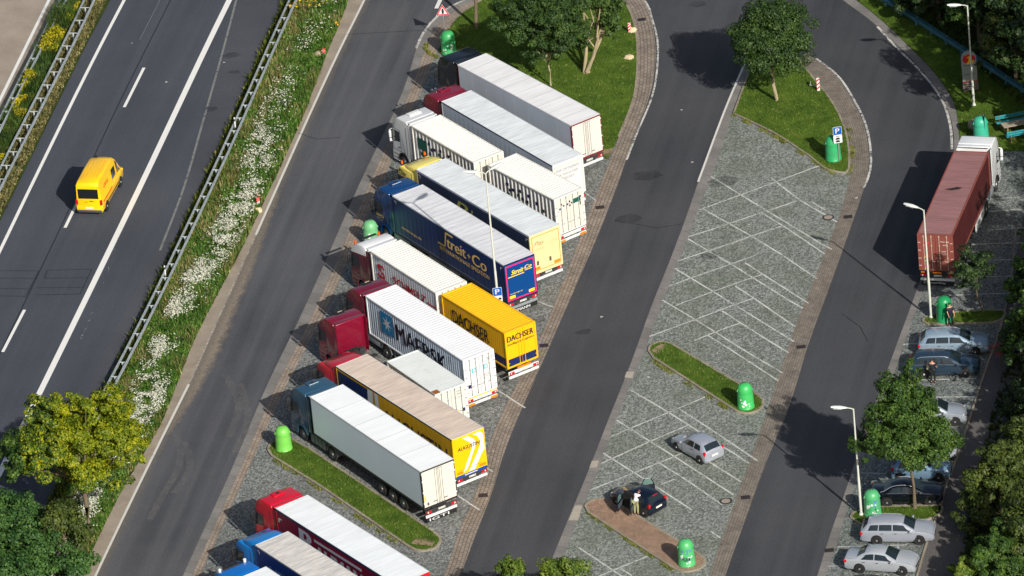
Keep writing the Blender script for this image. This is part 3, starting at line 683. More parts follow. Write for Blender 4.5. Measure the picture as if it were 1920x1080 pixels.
    for k in range(beacons):
        y = (-.95, .95)[k]; zz = (zr if style == 'flat' else top-.44)+.05
        mb = MB(); mb.cyl((F-.5, y, zz-.05), (F-.5, y, zz+.03), .1, n=12, mi=1); mb.cyl((F-.5, y, zz+.03), (F-.5, y, zz+.24), .085, .07, n=12, mi=0); mb.build('beacon', [plain('beacon_orange', S(225, 95, 20), .25), BLACK], bo, smooth=35)
    for k in range(horns):
        y = .25+.28*k; mb = MB(); mb.cyl((F-1.1, y, top+.02), (F-.62, y, top-.06), .03, n=8); mb.cyl((F-.62, y, top-.06), (F-.5, y, top-.07), .04, .09, n=10); mb.build('horn', [plain('chrome', S(200, 205, 210), .15, .9)], bo, smooth=40)
    if script:
        lettering([(script, (F-.4, 1.212, top-1.02), (-1, 0, -.12), (0, 0, 1), .95, .42, .01, .35)], plain('black_script', (.015, .015, .018)), bo)
    return bo

def chassis(root, x0, x1, z=1.0):
    mb = MB()
    for sy in (-1, 1): mb.box(x0, x1, sy*.38, sy*.5, z-.28, z)
    for k in range(int((x1-x0)/1.4)+1): mb.box(x0+k*1.4, x0+k*1.4+.1, -.38, .38, z-.2, z-.06)
    return mb.build('chassis', [DARKST], root)
def tail(root, hb, bumpcol=None, plates='', orange=False, mud=None, mudcol=None, W=2.5, zb=1.15, wide_orange=False):
    bc = bumpcol or WHITEP
    mb = MB(); mb.box(-.02, .1, -W/2+.05, W/2-.05, .48, .66, .02); mb.box(.02, .1, -.55, -.45, .6, 1.0, mi=1); mb.box(.02, .1, .45, .55, .6, 1.0, mi=1)
    mb.build('rear_bumper', [bc, DARKST], root)
    mb = MB(); mb.box(-.01, .06, -W/2+.04, W/2-.04, .78, 1.02, .015); mb.build('light_bar', [bc if orange else DARKST], root)
    for sy in (-1, 1):
        mb = MB(); mb.box(-.05, -.008, sy*(W/2-.5), sy*(W/2-.1), .8, .97, .02); mb.box(-.053, -.05, sy*(W/2-.26), sy*(W/2-.19), .83, .94, mi=1); mb.build('tail_light', [RED, WHITEP], root)
    mb = MB(); mb.box(-.03, -.008, -.3, .22, .82, .94); mb.build('number_plate', [PLATE], root)
    if plates: lettering([(plates, (-.032, .18, .85), (0, -1, 0), (0, 0, 1), .46, .065, .01, 0)], BLACK, root, 'plate_number')
    if orange:
        mb = MB()
        if wide_orange: mb.box(-.045, -.02, -.55, .5, 1.04, 1.2)
        else:
            for sy in (-1, 1): mb.box(-.045, -.02, sy*.62, sy*1.15, .5, .64)
        mb.build('orange_marker', [ORANGE], root)
    if mud:
        mb = MB(); mb.box(-.0, .02, -W/2+.1, W/2-.1, .14, .478); mb.build('mud_flap', [mudcol or BLACK], root)
        lettering([(mud, (-.004, .95, .2), (0, -1, 0), (0, 0, 1), 1.5, .2, .015, 0)], WHITEP if mudcol is None else BLACK, root, 'flap_lettering')
def lockrods(root, W, z0, z1, ys=(-.75, -.28, .28, .75), col=None, x=-.04):
    for y in ys:
        mb = MB(); mb.cyl((x, y, z0+.05), (x, y, z1-.05), .022, n=8)
        for zz in (z0+.12, z1-.12, (z0+z1)/2): mb.box(x-.02, x+.035, y-.045, y+.045, zz-.04, zz+.04)
        mb.box(x-.03, x, y-.03, y+.2*(1 if y < 0 else -1), z0+.55, z0+.6); mb.build('lock_rod', [col or STEEL], root)
def running_gear(root, L, axles, W=2.55):
    for x in axles:
        for sy in (-1, 1): wheel(root, x, sy*(W/2-.2), .5, sy, .34)
def side_guard(root, x0, x1, W, mat=None):
    for sy in (-1, 1):
        mb = MB(); y = sy*(W/2-.06)
        for z in (.55, .85): mb.box(x0, x1, y-.015, y+.015, z, z+.1)
        for k in range(5): xx = x0+.1+(x1-x0-.2)*k/4; mb.box(xx, xx+.05, y-.03, y, .5, 1.1)
        mb.build('side_guard', [mat or STEEL], root)
def tractor_base(root, F, rear_end, col, tankpanels=False):
    wx = F-1.38-3.7
    for sy in (-1, 1):
        wheel(root, wx, sy*.98, .51, sy, .5)
        mb = MB(); mb.prism(arc(wx, .52, .66, 5, 175) + arc(wx, .52, .6, 175, 5), sy*1.22 if sy < 0 else .75, sy*.75 if sy < 0 else 1.22); mb.build('mudguard', [plain('mudguard_grey', S(90, 94, 98), .5)], root)
    if tankpanels:
        for sy in (-1, 1):
            for k in range(4):
                mb = MB(); x = F-2.35-.02-.46*k; mb.box(x-.42, x, sy*.9, sy*1.2, .38, 1.0, .06); mb.build('side_skirt', [paint('skirt_grey', S(96, 106, 108), .4)], root, smooth=30)
    else:
        for sy in (-1, 1):
            mb = MB(); mb.box(wx+.75, F-2.3, sy*.7, sy*1.18, .45, 1.0, .12); mb.build('fuel_tank', [STEEL], root, smooth=35)
    chassis(root, wx-1.0, F-.4, .95)
    mb = MB(); mb.cyl((F-2.45, -.2, 1.0), (F-2.45, -.2, 1.35), .08, n=10); mb.box(F-2.6, F-2.3, -.9, -.5, 1.0, 1.4); mb.build('exhaust_stack', [DARKST], root)

def box_trailer(root, L, W, hb, side, roof, edge, front=None, H=4.0, edge_h=.1, rear='doors', rearcol=None, frame=None, fr=.06, panels=0, curtain=True, roofjoints=0):
    z0 = H-hb; hw = W/2
    mb = MB(); r = .0
    for sy in (-1, 1):
        o = MB()
        if curtain:
            n = int(L/.55)
            for i in range(n):
                x0 = .08+(L-.16)*i/n; x1 = .08+(L-.16)*(i+1)/n; b = .012
                ys = sy*hw
                a = [o.bm.verts.new(p) for p in ((x0, ys-sy*.0, z0+.05), ((x0+x1)/2, ys-sy*b, z0+.05), (x1, ys, z0+.05), (x1, ys, H-edge_h), ((x0+x1)/2, ys-sy*b*.4, H-edge_h), (x0, ys, H-edge_h))]
                o.bm.faces.new((a[0], a[1], a[4], a[5])); o.bm.faces.new((a[1], a[2], a[3], a[4]))
            bmesh.ops.remove_doubles(o.bm, verts=o.bm.verts[:], dist=.0005)
        else:
            o.quad((.05, sy*hw, z0), (L-.05, sy*hw, z0), (L-.05, sy*hw, H-edge_h), (.05, sy*hw, H-edge_h))
            for k in range(1, panels): xx = L*k/panels; o.box(xx-.008, xx+.008, sy*hw-.003, sy*hw+.003, z0+.02, H-edge_h, mi=0)
        o.build('side_wall', [side], root)
    mb = MB()                                # cant rail, floor rail and corner posts
    for sy in (-1, 1):
        mb.box(0, L, sy*(hw-.05) if sy > 0 else -hw-.006, sy*(hw+.006) if sy > 0 else -hw+.05, H-edge_h, H-.012)
        mb.box(.0, L, sy*(hw-.05) if sy > 0 else -hw-.005, sy*(hw+.005) if sy > 0 else -hw+.05, z0-.1, z0+.06, mi=1)
        for x in (.0, L-.09): mb.box(x, x+.09, sy*(hw-.05) if sy > 0 else -hw-.008, sy*(hw+.008) if sy > 0 else -hw+.05, z0+.06, H-edge_h, mi=2)
    mb.build('side_rail', [edge, DARKST, frame or edge], root)
    mb = MB(); mb.box(.03, L-.03, -hw+.04, hw-.04, H-.03, H, .012)
    for k in range(1, roofjoints): xx = L*k/roofjoints; mb.box(xx-.012, xx+.012, -hw+.06, hw-.06, H-.002, H+.006, mi=1)
    mb.box(0, L, -hw, -hw+.04, H-.012, H+.008, mi=2); mb.box(0, L, hw-.04, hw, H-.012, H+.008, mi=2); mb.box(L-.03, L, -hw+.04, hw-.04, H-.012, H+.008, mi=2); mb.box(0, .03, -hw+.04, hw-.04, H-.012, H+.008, mi=2)
    mb.build('roof', [roof, plain('roof_joint', S(150, 152, 152)), plain('roof_rim', S(205, 208, 212), .4)], root)
    mb = MB(); mb.box(L-.02, L, -hw+.0, hw-.0, z0, H-.02); mb.build('front_wall', [front or WHITEP], root)
    mb = MB(); mb.box(.1, L-.1, -hw+.05, hw-.05, z0-.08, z0); mb.build('floor', [DARKST], root)
    fm = frame or edge
    mb = MB()                                # rear frame
    mb.box(-.025, .03, -hw, hw, H-.1, H-.015); mb.box(-.025, .03, -hw, hw, z0-.1, z0+.02)
    for sy in (-1, 1): mb.box(-.025, .03, sy*hw if sy < 0 else hw-fr, sy*hw+fr if sy < 0 else hw, z0+.02, H-.1)
    mb.build('rear_frame', [fm], root)
    rc = rearcol or WHITEP
    if rear == 'doors':
        for sy in (-1, 1):
            mb = MB(); y0, y1 = sorted((sy*.012, sy*(hw-fr-.005))); mb.box(-.035, .0, y0, y1, z0+.03, H-.11, .008); d = mb.build('rear_door', [rc], root)
            for y in (sy*.1, sy*.26):
                m2 = MB(); m2.cyl((-.05, y, z0+.05), (-.05, y, H-.14), .016, n=8)
                m2.box(-.07, -.034, y-.035, y+.035, z0+.04, z0+.1); m2.box(-.07, -.034, y-.035, y+.035, H-.2, H-.14); m2.build('lock_rod', [plain('rod_alu', S(140, 142, 144), .4, .2)], d)
            m2 = MB(); m2.box(-.07, -.04, *sorted((sy*.24, sy*.55)), z0+.25, z0+.29); m2.build('door_handle', [DARKST], d)
            for zz in (.3, 1.1, 1.9, 2.45):
                if zz < hb-.2:
                    m2 = MB(); m2.box(-.06, -.03, *sorted((sy*(hw-.17), sy*(hw-.01))), z0+zz, z0+zz+.09); m2.build('hinge', [WHITEP], d)
    else:
        mb = MB(); mb.box(-.035, .0, -hw+fr, hw-fr, z0+.02, H-.1, .008); mb.build('rear_door', [rc], root)
    return z0
def rear_text(root, items, mat, name='rear_lettering', x=-.041):      # (string, y_left, z, width, height, bold, shear)
    return lettering([(s, (x, y, z), (0, -1, 0), (0, 0, 1), wd, ht, b, sh) for s, y, z, wd, ht, b, sh in items], mat, root, name)
def side_text(root, items, mat, yl, name='side_lettering'):           # (string, x_front, z, width, height, bold, shear)
    return lettering([(s, (x, yl, z), (-1, 0, 0), (0, 0, 1), wd, ht, b, sh) for s, x, z, wd, ht, b, sh in items], mat, root, name)
def corner_brackets(root, L, H, hw):
    mb = MB()
    for x0, x1, x2 in ((L-.42, L-.2, L-.42), (.2, .42, .4)):
        mb.box(x0, x1, hw+.003, hw+.008, H-.32, H-.28); mb.box(x2-.0, x2+.04, hw+.003, hw+.008, H-.5, H-.28)
    mb.build('contour_marking', [WHITEP], root)

G_TR = 'lorries parked nose-out in the angled truck row'
def truck_root(x, y, h, label, cat='lorry', name='lorry', group=G_TR): return empty(name, (x, y, 0), R(h), label, cat, group)

# --- T1 black cab, white box trailer with red rear frame
silver = paint('silver_side', S(196, 204, 214), .45, .08, .5); white_side = paint('white_side', S(190, 206, 214), .4, .06, .4)
t = truck_root(6.22, 16.43, 123.44, 'black-cabbed lorry by the tree lawn, white box trailer with dark red rear frame')
z0 = box_trailer(t, 13.6, 2.55, 2.8, silver, roofmat('roof_white_a', S(234, 234, 236), .16, .6), paint('cant_white', S(215, 215, 218)), rear='doors', frame=plain('dark_red_frame', S(110, 14, 30)), curtain=False, panels=8, roofjoints=10, rearcol=paint('door_cream', S(206, 202, 194), .4, .04))
chassis(t, .3, 12.8, 1.1); running_gear(t, 13.6, (2.6, 3.95, 5.3)); side_guard(t, 5.9, 9.5, 2.5); tail(t, 2.8, plates='HD4600', orange=False)
cab(t, 16.5, (.006, .008, .014), 'flat', 3.95, hatch=None); tractor_base(t, 16.5, 12, None)
# --- T2 burgundy, curtain sider
t = truck_root(4.65, 10.51, 122.0, 'burgundy-cabbed lorry with roof horns, grey curtain trailer, grey writing on its white rear')
box_trailer(t, 13.7, 2.55, 2.75, paint('curtain_grey', S(176, 186, 198), .5, .08, .4), roofmat('roof_pale', S(230, 236, 238), .24, 1), paint('navy_edge', S(36, 44, 70)), rear='flat', frame=WHITEP, rearcol=paint('rear_white', S(206, 206, 206), .4, .04), fr=.09)
rear_text(t, [('WIR DEFINIEREN', 1.02, 3.33, 1.95, .2, 0, .3), ('DIE MASSSTÄBE', .98, 2.98, 1.8, .21, 0, .3), ('ZUKUNFT.', .6, 2.64, 1.05, .19, 0, .3)], plain('text_grey', S(120, 124, 130)))
mb = MB()
for a in ((-1.14, 1.14, 3.72, 3.745), (-1.14, 1.14, 1.4, 1.425), (-1.14, -1.115, 1.4, 3.745), (1.115, 1.14, 1.4, 3.745)): mb.box(-.042, -.036, a[0], a[1], a[2], a[3])
mb.build('gold_border', [plain('gold', S(190, 170, 90))], t); corner_brackets(t, 13.7, 4.0, 1.275)
chassis(t, .3, 12.8, 1.1); running_gear(t, 13.7, (2.6, 3.95, 5.3)); side_guard(t, 5.9, 9.5, 2.5); tail(t, 2.75)
cab(t, 16.5, S(122, 16, 42), 'flat', 3.9, 'vent', horns=2); tractor_base(t, 16.5, 12, None)
# --- containers / swap bodies
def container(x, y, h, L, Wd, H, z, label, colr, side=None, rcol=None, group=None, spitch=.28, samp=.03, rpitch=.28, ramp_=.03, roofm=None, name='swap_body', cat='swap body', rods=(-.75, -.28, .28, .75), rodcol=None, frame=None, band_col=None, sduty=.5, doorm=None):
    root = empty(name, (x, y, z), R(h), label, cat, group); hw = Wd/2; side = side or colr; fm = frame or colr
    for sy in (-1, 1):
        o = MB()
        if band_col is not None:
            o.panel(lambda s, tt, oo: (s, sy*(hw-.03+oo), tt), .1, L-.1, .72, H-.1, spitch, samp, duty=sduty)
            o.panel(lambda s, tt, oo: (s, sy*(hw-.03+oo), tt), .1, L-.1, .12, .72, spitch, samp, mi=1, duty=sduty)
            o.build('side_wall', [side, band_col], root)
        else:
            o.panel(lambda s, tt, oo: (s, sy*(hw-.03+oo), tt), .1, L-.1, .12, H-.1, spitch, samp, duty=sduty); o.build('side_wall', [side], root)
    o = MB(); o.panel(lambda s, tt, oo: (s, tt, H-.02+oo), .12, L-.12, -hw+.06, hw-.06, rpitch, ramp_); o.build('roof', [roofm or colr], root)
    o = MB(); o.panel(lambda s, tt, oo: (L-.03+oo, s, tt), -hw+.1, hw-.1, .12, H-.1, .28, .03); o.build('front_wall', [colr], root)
    o = MB()
    for sy in (-1, 1):
        for xx in (0, L-.12): o.box(xx, xx+.12, *sorted((sy*hw, sy*(hw-.12))), .1, H-.1)
        o.box(.0, L, *sorted((sy*hw, sy*(hw-.09))), H-.1, H, .01); o.box(.0, L, *sorted((sy*hw, sy*(hw-.09))), 0, .12, .01)
    for xx in (0, L-.12): o.box(xx, xx+.12, -hw+.09, hw-.09, H-.1, H+.003); o.box(xx, xx+.12, -hw+.09, hw-.09, 0, .12)
    o.build('frame', [fm], root)
    dm = doorm or rcol or colr
    for sy in (-1, 1):
        o = MB(); y0, y1 = sorted((sy*.01, sy*(hw-.13)))
        if band_col is not None: o.box(.0, .05, y0, y1, .68, H-.12, .008); o.box(.0, .05, y0, y1, .13, .67, .008, mi=1); d = o.build('rear_door', [dm, band_col], root)
        else: o.box(.0, .05, y0, y1, .13, H-.12, .008); d = o.build('rear_door', [dm], root)
        for y in [q for q in rods if q*sy > 0]:
            m2 = MB(); m2.cyl((-.03, y, .08), (-.03, y, H-.06), .02, n=8)
            for zz in (.16, H-.16, H*.36, H*.7): m2.box(-.045, .003, y-.04, y+.04, zz-.03, zz+.03)
            m2.box(-.06, -.03, *sorted((y, y-sy*.22)), .62+.1, .66+.1); m2.build('lock_rod', [rodcol or STEEL], d)
        for zz in (.35, .9, 1.5, 2.1):
            m2 = MB(); m2.box(-.02, .003, *sorted((sy*(hw-.2), sy*(hw-.02))), zz, zz+.05); m2.build('hinge', [rodcol or STEEL], d)
    return root
cream = paint('container_white', S(226, 224, 216), .45, .06, .7, dirt=.3); creamside = paint('container_shadow_side', S(206, 206, 204), .45, .08, .7, dirt=.35)  # side walls: the white darkened to carry their shade
navy = plain('navy_mark', S(34, 34, 84)); dgreen = plain('green_mark', S(16, 84, 74)); lav = plain('lavender_mark', S(190, 160, 190))
def pixels_side(root, L, hw, front=True):
    sh = []; U, V = (-1, 0, 0), (0, 0, 1)
    if front: sh += [([(.55, 1.2), (1.75, 1.2), (1.75, 2.1), (.55, 2.1)], 1), ([(.75, .75), (1.6, .75), (1.6, 1.05), (.75, 1.05)], 1)]
    for a, b, c in ((1.9, 1.95, 0), (2.15, 1.55, 0), (1.95, 1.2, 1), (2.5, 1.7, 0), (3.3, 1.9, 0), (3.1, 1.5, 1), (3.6, 1.4, 0), (4.3, 1.85, 0), (4.1, 1.35, 0), (5.2, 1.6, 0), (5.9, 1.3, 1)): sh.append(([(a, b), (a+.28, b), (a+.28, b+.24), (a, b+.24)], c))
    for q in sh: flat2d([q], (L-.1, hw-.026, 0), U, V, [navy, dgreen], root, 'square_mark')
def chassis_truck(root, x0, x1, axles, W=2.45, z=1.05):
    chassis(root, x0, x1, z); running_gear(root, 0, axles, W)
# T3 white cab, two swap bodies
h3 = 121.85
t = truck_root(-.75, 12.34, h3, 'white-cabbed lorry carrying a ribbed white swap body with green and navy squares')
chassis_truck(t, .1, 8.2, (1.5, 2.85)); tail(t, 2.7)
cab(t, 10.65, S(206, 208, 210), 'flat', 3.86, None, wcol=1, deep=2.2)
mb = MB(); mb.box(9.1, 9.6, -.5, .5, 3.84, 3.94, .02); mb.box(9.25, 9.5, -.4, .4, 3.94, 3.96); mb.build('roof_hatch', [WHITEP], t); tractor_base(t, 10.65, 8, None)
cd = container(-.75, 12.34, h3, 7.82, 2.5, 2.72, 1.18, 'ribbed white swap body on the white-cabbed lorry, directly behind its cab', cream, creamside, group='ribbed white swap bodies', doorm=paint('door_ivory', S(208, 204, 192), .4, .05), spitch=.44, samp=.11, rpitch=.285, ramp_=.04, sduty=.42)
pixels_side(cd, 7.82, 1.25)
t = empty('drawbar_trailer', (4.48, 5.57, 0), R(124.5), 'two-axle drawbar trailer under the rear ribbed white swap body with squares on its doors', 'trailer')
chassis_truck(t, .1, 7.6, (2.4, 3.75)); mb = MB(); mb.box(7.5, 9.4, -.06, .06, .75, .9); mb.build('drawbar', [DARKST], t)
tail(t, 2.7, plates='MZ1821', orange=True, mud=None)
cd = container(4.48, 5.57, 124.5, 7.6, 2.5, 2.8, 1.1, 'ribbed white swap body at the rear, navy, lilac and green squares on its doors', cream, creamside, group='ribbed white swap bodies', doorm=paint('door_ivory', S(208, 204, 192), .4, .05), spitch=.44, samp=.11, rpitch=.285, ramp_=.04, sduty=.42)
pixels_side(cd, 7.6, 1.25, False)
sh = [([(a, b), (a+.13, b), (a+.13, b+.14), (a, b+.14)], c) for a, b, c in ((.5, 2.15, 0), (.68, 2.0, 1), (.34, 1.85, 0), (.2, 1.7, 2), (1.02, 2.0, 0), (1.2, 2.15, 0), (1.36, 2.0, 1), (1.2, 1.85, 0), (.9, 1.75, 2))] + [([(1.55, 1.95), (2.2, 1.95), (2.2, 2.3), (1.55, 2.3)], 1), ([(2.1, 2.22), (2.26, 2.22), (2.26, 2.36), (2.1, 2.36)], 0), ([(2.1, 1.65), (2.2, 1.65), (2.2, 1.93), (2.1, 1.93)], 1)]
for i, q in enumerate(sh): flat2d([q], (-.002-.0005*i, 1.25, 0), (0, -1, 0), (0, 0, 1), [navy, dgreen, lav], cd, 'square_mark')
# T4 cream/yellow
ylw = S(252, 230, 112)
t = truck_root(2.55, .28, 122.0, 'pale yellow-cabbed lorry with navy curtain trailer and cream rear edged in orange')
crm = paint('cream_rear', S(226, 204, 150), .4, .04)
box_trailer(t, 13.75, 2.52, 2.9, paint('navy_curtain', S(46, 58, 84), .5, .1, .4), roofmat('roof_pale', None), paint('light_edge', S(170, 176, 200)), rear='flat', frame=crm, rearcol=crm, fr=.07, edge_h=.14)
rf = MB()
for a in ((-1.12, 1.12, 3.78, 3.83), (-1.12, 1.12, 1.22, 1.27), (-1.12, -1.07, 1.22, 3.83), (1.07, 1.12, 1.22, 3.83)): rf.box(-.042, -.036, *a)
rf.build('orange_border', [plain('orange_line', S(220, 130, 40))], t)
for a, b in ((.6, 1.05), (-1.05, -.55)): MB().box(-.046, -.04, a, b, 1.3, 1.52).build('orange_plate', [ORANGE], t)
for a in (.68, -.35): MB().box(-.048, -.036, a, a+.17, 1.62, 1.95).build('vent', [plain('vent_grey', S(80, 84, 78))], t)
rear_text(t, [('Play', .95, 3.0, .85, .42, -.01, .4), ('www.play.at', -.12, 3.1, .85, .07, .01, 0), ('Tel. 0662 / 4800', -.14, 2.96, .85, .06, 0, 0), ('INTERNATIONALE', .85, 2.82, .7, .05, 0, 0), ('SPEDITION & LOGISTIK', .85, 2.72, .75, .05, 0, 0), ('info@play.at', -.3, 2.86, .55, .05, 0, 0)], plain('text_brown', S(120, 112, 90)))
corner_brackets(t, 13.75, 3.98, 1.26)
side_text(t, [('P', 9.2, 2.35, 1.7, 1.15, .02, .3), ('l', 7.4, 2.2, .5, 1.15, .02, .4), ('ay', 6.7, 1.9, 2.0, .95, .02, .4)], plain('gold_green', S(176, 178, 92)), 1.268)
chassis(t, .3, 12.8, 1.1); running_gear(t, 13.7, (2.6, 3.95, 5.3)); side_guard(t, 5.9, 9.5, 2.5); tail(t, 2.9, orange=False, plates='S 638 KL')
cab(t, 16.55, ylw, 'wing', 3.88, 'slot', beacons=2, script='Play'); tractor_base(t, 16.55, 12, None)
# T5 blue
t = truck_root(.64, -3.58, 121.07, 'dark blue lorry with gold lettering along its trailer and magenta rear frame')
bl = paint('deep_blue', S(4, 42, 96), .35, .1, .4); bl2 = paint('rear_blue', S(0, 62, 124), .35, .04, .4)
box_trailer(t, 13.85, 2.5, 2.87, bl, roofmat('roof_grey_b', S(226, 228, 232), .22, .7), paint('light_edge2', S(190, 196, 210)), rear='flat', frame=paint('frame_navy', S(14, 30, 74)), rearcol=bl2, fr=.05, roofjoints=24, edge_h=.09)
rf = MB()
for a in ((-1.17, 1.17, 3.72, 3.82), (-1.17, 1.17, 1.16, 1.26), (-1.17, -1.08, 1.26, 3.72), (1.08, 1.17, 1.26, 3.72)): rf.box(-.044, -.036, *a)
rf.build('magenta_border', [plain('magenta', S(214, 36, 96))], t)
yl = plain('gold_yellow', S(250, 206, 20)); gold = plain('pale_gold', S(246, 206, 124))
for a in (.56, -1.0): MB().box(-.048, -.04, a, a+.46, 1.32, 1.52).build('reflector_plate', [yl], t)
rear_text(t, [('Streit', .72, 3.05, .98, .34, .03, .35), ('+', -.28, 3.16, .1, .1, .0, 0), ('Co', -.38, 3.15, .55, .27, .03, .25), ('streitcargo.de', .95, 1.6, 1.0, .1, .02, 0)], yl)
rf = MB(); rf.quad((-.041, 1.0, 2.9), (-.041, -.3, 2.9), (-.041, -.3, 2.96), (-.041, 1.0, 2.96)); rf.quad((-.041, -.36, 3.04), (-.041, -.95, 3.04), (-.041, -.95, 3.09), (-.041, -.36, 3.09)); rf.build('rear_stripe', [yl], t, norm=False)
side_text(t, [('treit', 7.15, 2.62, 2.35, .78, .03, .05), ('+', 4.6, 2.78, .4, .4, -.01, 0), ('Co', 4.0, 2.55, 1.75, .85, .03, .1), ('INTERNATIONALE SPEDITION', 8.1, 2.1, 6.1, .3, .02, 0), ('streitcargo.de', 13.0, 1.75, 2.5, .28, .01, 0)], gold, 1.258)
flat2d([([(0, 0), (.9, 0), (.9, .12), (0, .12)], 0), ([(.8, .12), (1.05, 1.25), (1.22, 1.25), (.97, .12)], 0), ([(1.05, 1.25), (2.0, 1.25), (2.0, 1.12), (1.05, 1.12)], 0)], (8.3, 1.2585, 2.5), (-1, 0, 0), (0, 0, 1), [gold], t, 'lettering_swash')
mb = MB(); mb.box(.3, 13.4, 1.256, 1.262, 1.3, 1.325); mb.build('lashing_rail', [STEEL], t)
corner_brackets(t, 13.85, 4.0, 1.25)
chassis(t, .3, 12.8, 1.1); running_gear(t, 13.7, (2.6, 3.95, 5.3)); side_guard(t, 5.9, 9.8, 2.5); tail(t, 2.9, STEEL, plates='OG ST 402', mud='TIEMANN')
c5 = cab(t, 16.65, S(0, 56, 110), 'flat', 3.95, 'vent'); tractor_base(t, 16.65, 12, None)
lettering([('Streit+Co', (16.35, 1.212, 1.62), (-1, 0, 0), (0, 0, 1), .95, .22, .02, .25), ('SPEDITION', (16.3, 1.212, 1.42), (-1, 0, 0), (0, 0, 1), .7, .08, 0, 0)], yl, c5)
# T6 burgundy w. white roof, SCHMELZ
h6 = 120.93
t = truck_root(-4.06, -6.57, h6, 'lorry with burgundy cab, white cab roof and orange beacons, under the red-lettered swap body')
chassis_truck(t, .1, 8.2, (1.5, 2.85)); tail(t, 2.7)
cab(t, 11.1, S(92, 14, 36), 'dome', 3.86, 'slot', beacons=2, roofcol=S(222, 224, 226)); tractor_base(t, 11.1, 8, None)
w2 = paint('ribbed_white2', S(214, 216, 220), .45, .05, .6)
cd = container(-4.06, -6.57, h6, 8.2, 2.5, 2.75, 1.2, 'white swap body with large red S emblem and red lettering over a blue bar', cream, w2, spitch=.3, samp=.012, rpitch=.285, ramp_=.035, group=None)
redm = plain('lettering_red', S(200, 20, 44)); bluem = plain('lettering_blue', S(24, 50, 130))
side_text(cd, [('SCHMELZ', 5.45, 1.2, 4.0, .72, .03, 0)], redm, 1.252); side_text(cd, [('SCHWABE', 7.9, 2.35, .8, .16, .02, 0), ('AG', 5.75, .45, .7, .42, .02, 0)], bluem, 1.252)
S2 = [([(.1, .62), (.1, .9), (.25, 1.05), (.85, 1.05), (1.0, .9), (1.0, .78), (.78, .78), (.74, .84), (.34, .84), (.32, .74), (.5, .62), (.9, .5), (1.0, .38), (1.0, .12), (.85, 0), (.2, 0), (.02, .14), (.02, .26), (.24, .26), (.3, .2), (.74, .2), (.77, .3), (.6, .4)], 0)]
flat2d(S2, (7.55, 1.2525, 1.1), (-1, 0, 0), (0, 0, 1), [redm], cd, 'emblem')
flat2d([([(0, 0), (2.6, 0), (2.6, .16), (0, .16)], 1), ([(6.35, .66), (7.45, .66), (7.45, .78), (6.35, .78)], 0)], (7.6, 1.2525, .8), (-1, 0, 0), (0, 0, 1), [redm, bluem], cd, 'side_stripe')
rear_text(cd, [('GSK', -.35, 2.15, .6, .25, .02, .2)], bluem, x=-.004); rear_text(cd, [('S', .55, 1.5, .6, .7, .06, 0)], redm, 'rear_emblem', x=-.004)
# T6b yellow
h = 121.99
t = empty('drawbar_trailer', (.26, -13.32, 0), R(h), 'two-axle drawbar trailer under the yellow swap body, with a white rear bar and orange plate', 'trailer')
chassis_truck(t, .1, 7.6, (2.4, 3.75)); mb = MB(); mb.box(7.5, 9.3, -.06, .06, .75, .9); mb.build('drawbar', [DARKST], t); tail(t, 2.7, plates='SHA DL 77', orange=True, wide_orange=True)
ye = paint('container_yellow', S(238, 178, 10), .4, .06, .7, dirt=.2); nb = paint('container_navy', S(24, 40, 86), .4, .1, .7)
cd = container(.26, -13.32, h, 7.55, 2.5, 2.73, 1.27, 'yellow swap body with navy lettering and a navy band along its foot', ye, None, spitch=.25, samp=.008, rpitch=.285, ramp_=.035, band_col=nb, rodcol=ye, rods=(-.22, .22))
bk = plain('lettering_black', S(22, 24, 44))
side_text(cd, [('DACHSER', 6.3, 1.15, 4.3, .95, .02, 0)], bk, 1.252)
side_text(cd, [('Intelligent Logistics', 4.6, .82, 2.6, .2, .0, 0)], bk, 1.252)
rear_text(cd, [('DACHSER', 1.1, 1.98, 2.1, .42, .02, 0), ('Intelligent Logistics', 1.08, 1.66, 2.1, .2, .0, 0)], bk, x=-.052)
# T7 40ft
h = 120.36
t = truck_root(-2.64, -16.61, h, 'burgundy-cabbed lorry carrying the long white container with the blue star square')
chassis(t, .1, 12.3, 1.05); running_gear(t, 13.6, (2.3, 3.6, 4.9), 2.45); side_guard(t, 5.6, 9.2, 2.4); tail(t, 2.7, orange=True, W=2.45, plates='HB KT 910')
mb = MB(); mb.box(-.03, .02, -1.15, 1.15, 1.02, 1.07); mb.build('yellow_marker', [plain('yellow_strip', S(235, 200, 40))], t)
cab(t, 15.15, S(108, 12, 38), 'dome', 3.85, 'dark'); tractor_base(t, 15.15, 12, None)
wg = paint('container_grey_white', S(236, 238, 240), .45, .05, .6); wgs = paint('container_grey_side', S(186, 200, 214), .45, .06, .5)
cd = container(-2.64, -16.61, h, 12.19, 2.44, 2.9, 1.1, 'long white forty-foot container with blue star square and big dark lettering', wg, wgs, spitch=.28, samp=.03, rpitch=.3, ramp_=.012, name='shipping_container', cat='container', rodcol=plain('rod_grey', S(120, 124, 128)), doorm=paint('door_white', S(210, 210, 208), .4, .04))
sq = [(0.08, 0), (1.42, 0), (1.5, .08), (1.5, 1.52), (1.42, 1.6), (.08, 1.6), (0, 1.52), (0, .08)]
star = []
for k in range(14):
    a = math.pi/2 + 2*math.pi*k/14; rr = .62 if k % 2 == 0 else .2; star.append((.75+rr*math.cos(a), .8+rr*math.sin(a)))
flat2d([(sq, 0), (star, 1)], (10.4, 1.222, .95), (-1, 0, 0), (0, 0, 1), [plain('star_blue', S(30, 130, 180)), WHITEP], cd, 'emblem')
side_text(cd, [('MAERSK', 8.55, 1.0, 6.3, 1.25, .014, 0)], plain('lettering_dark', S(14, 20, 40)), 1.222)
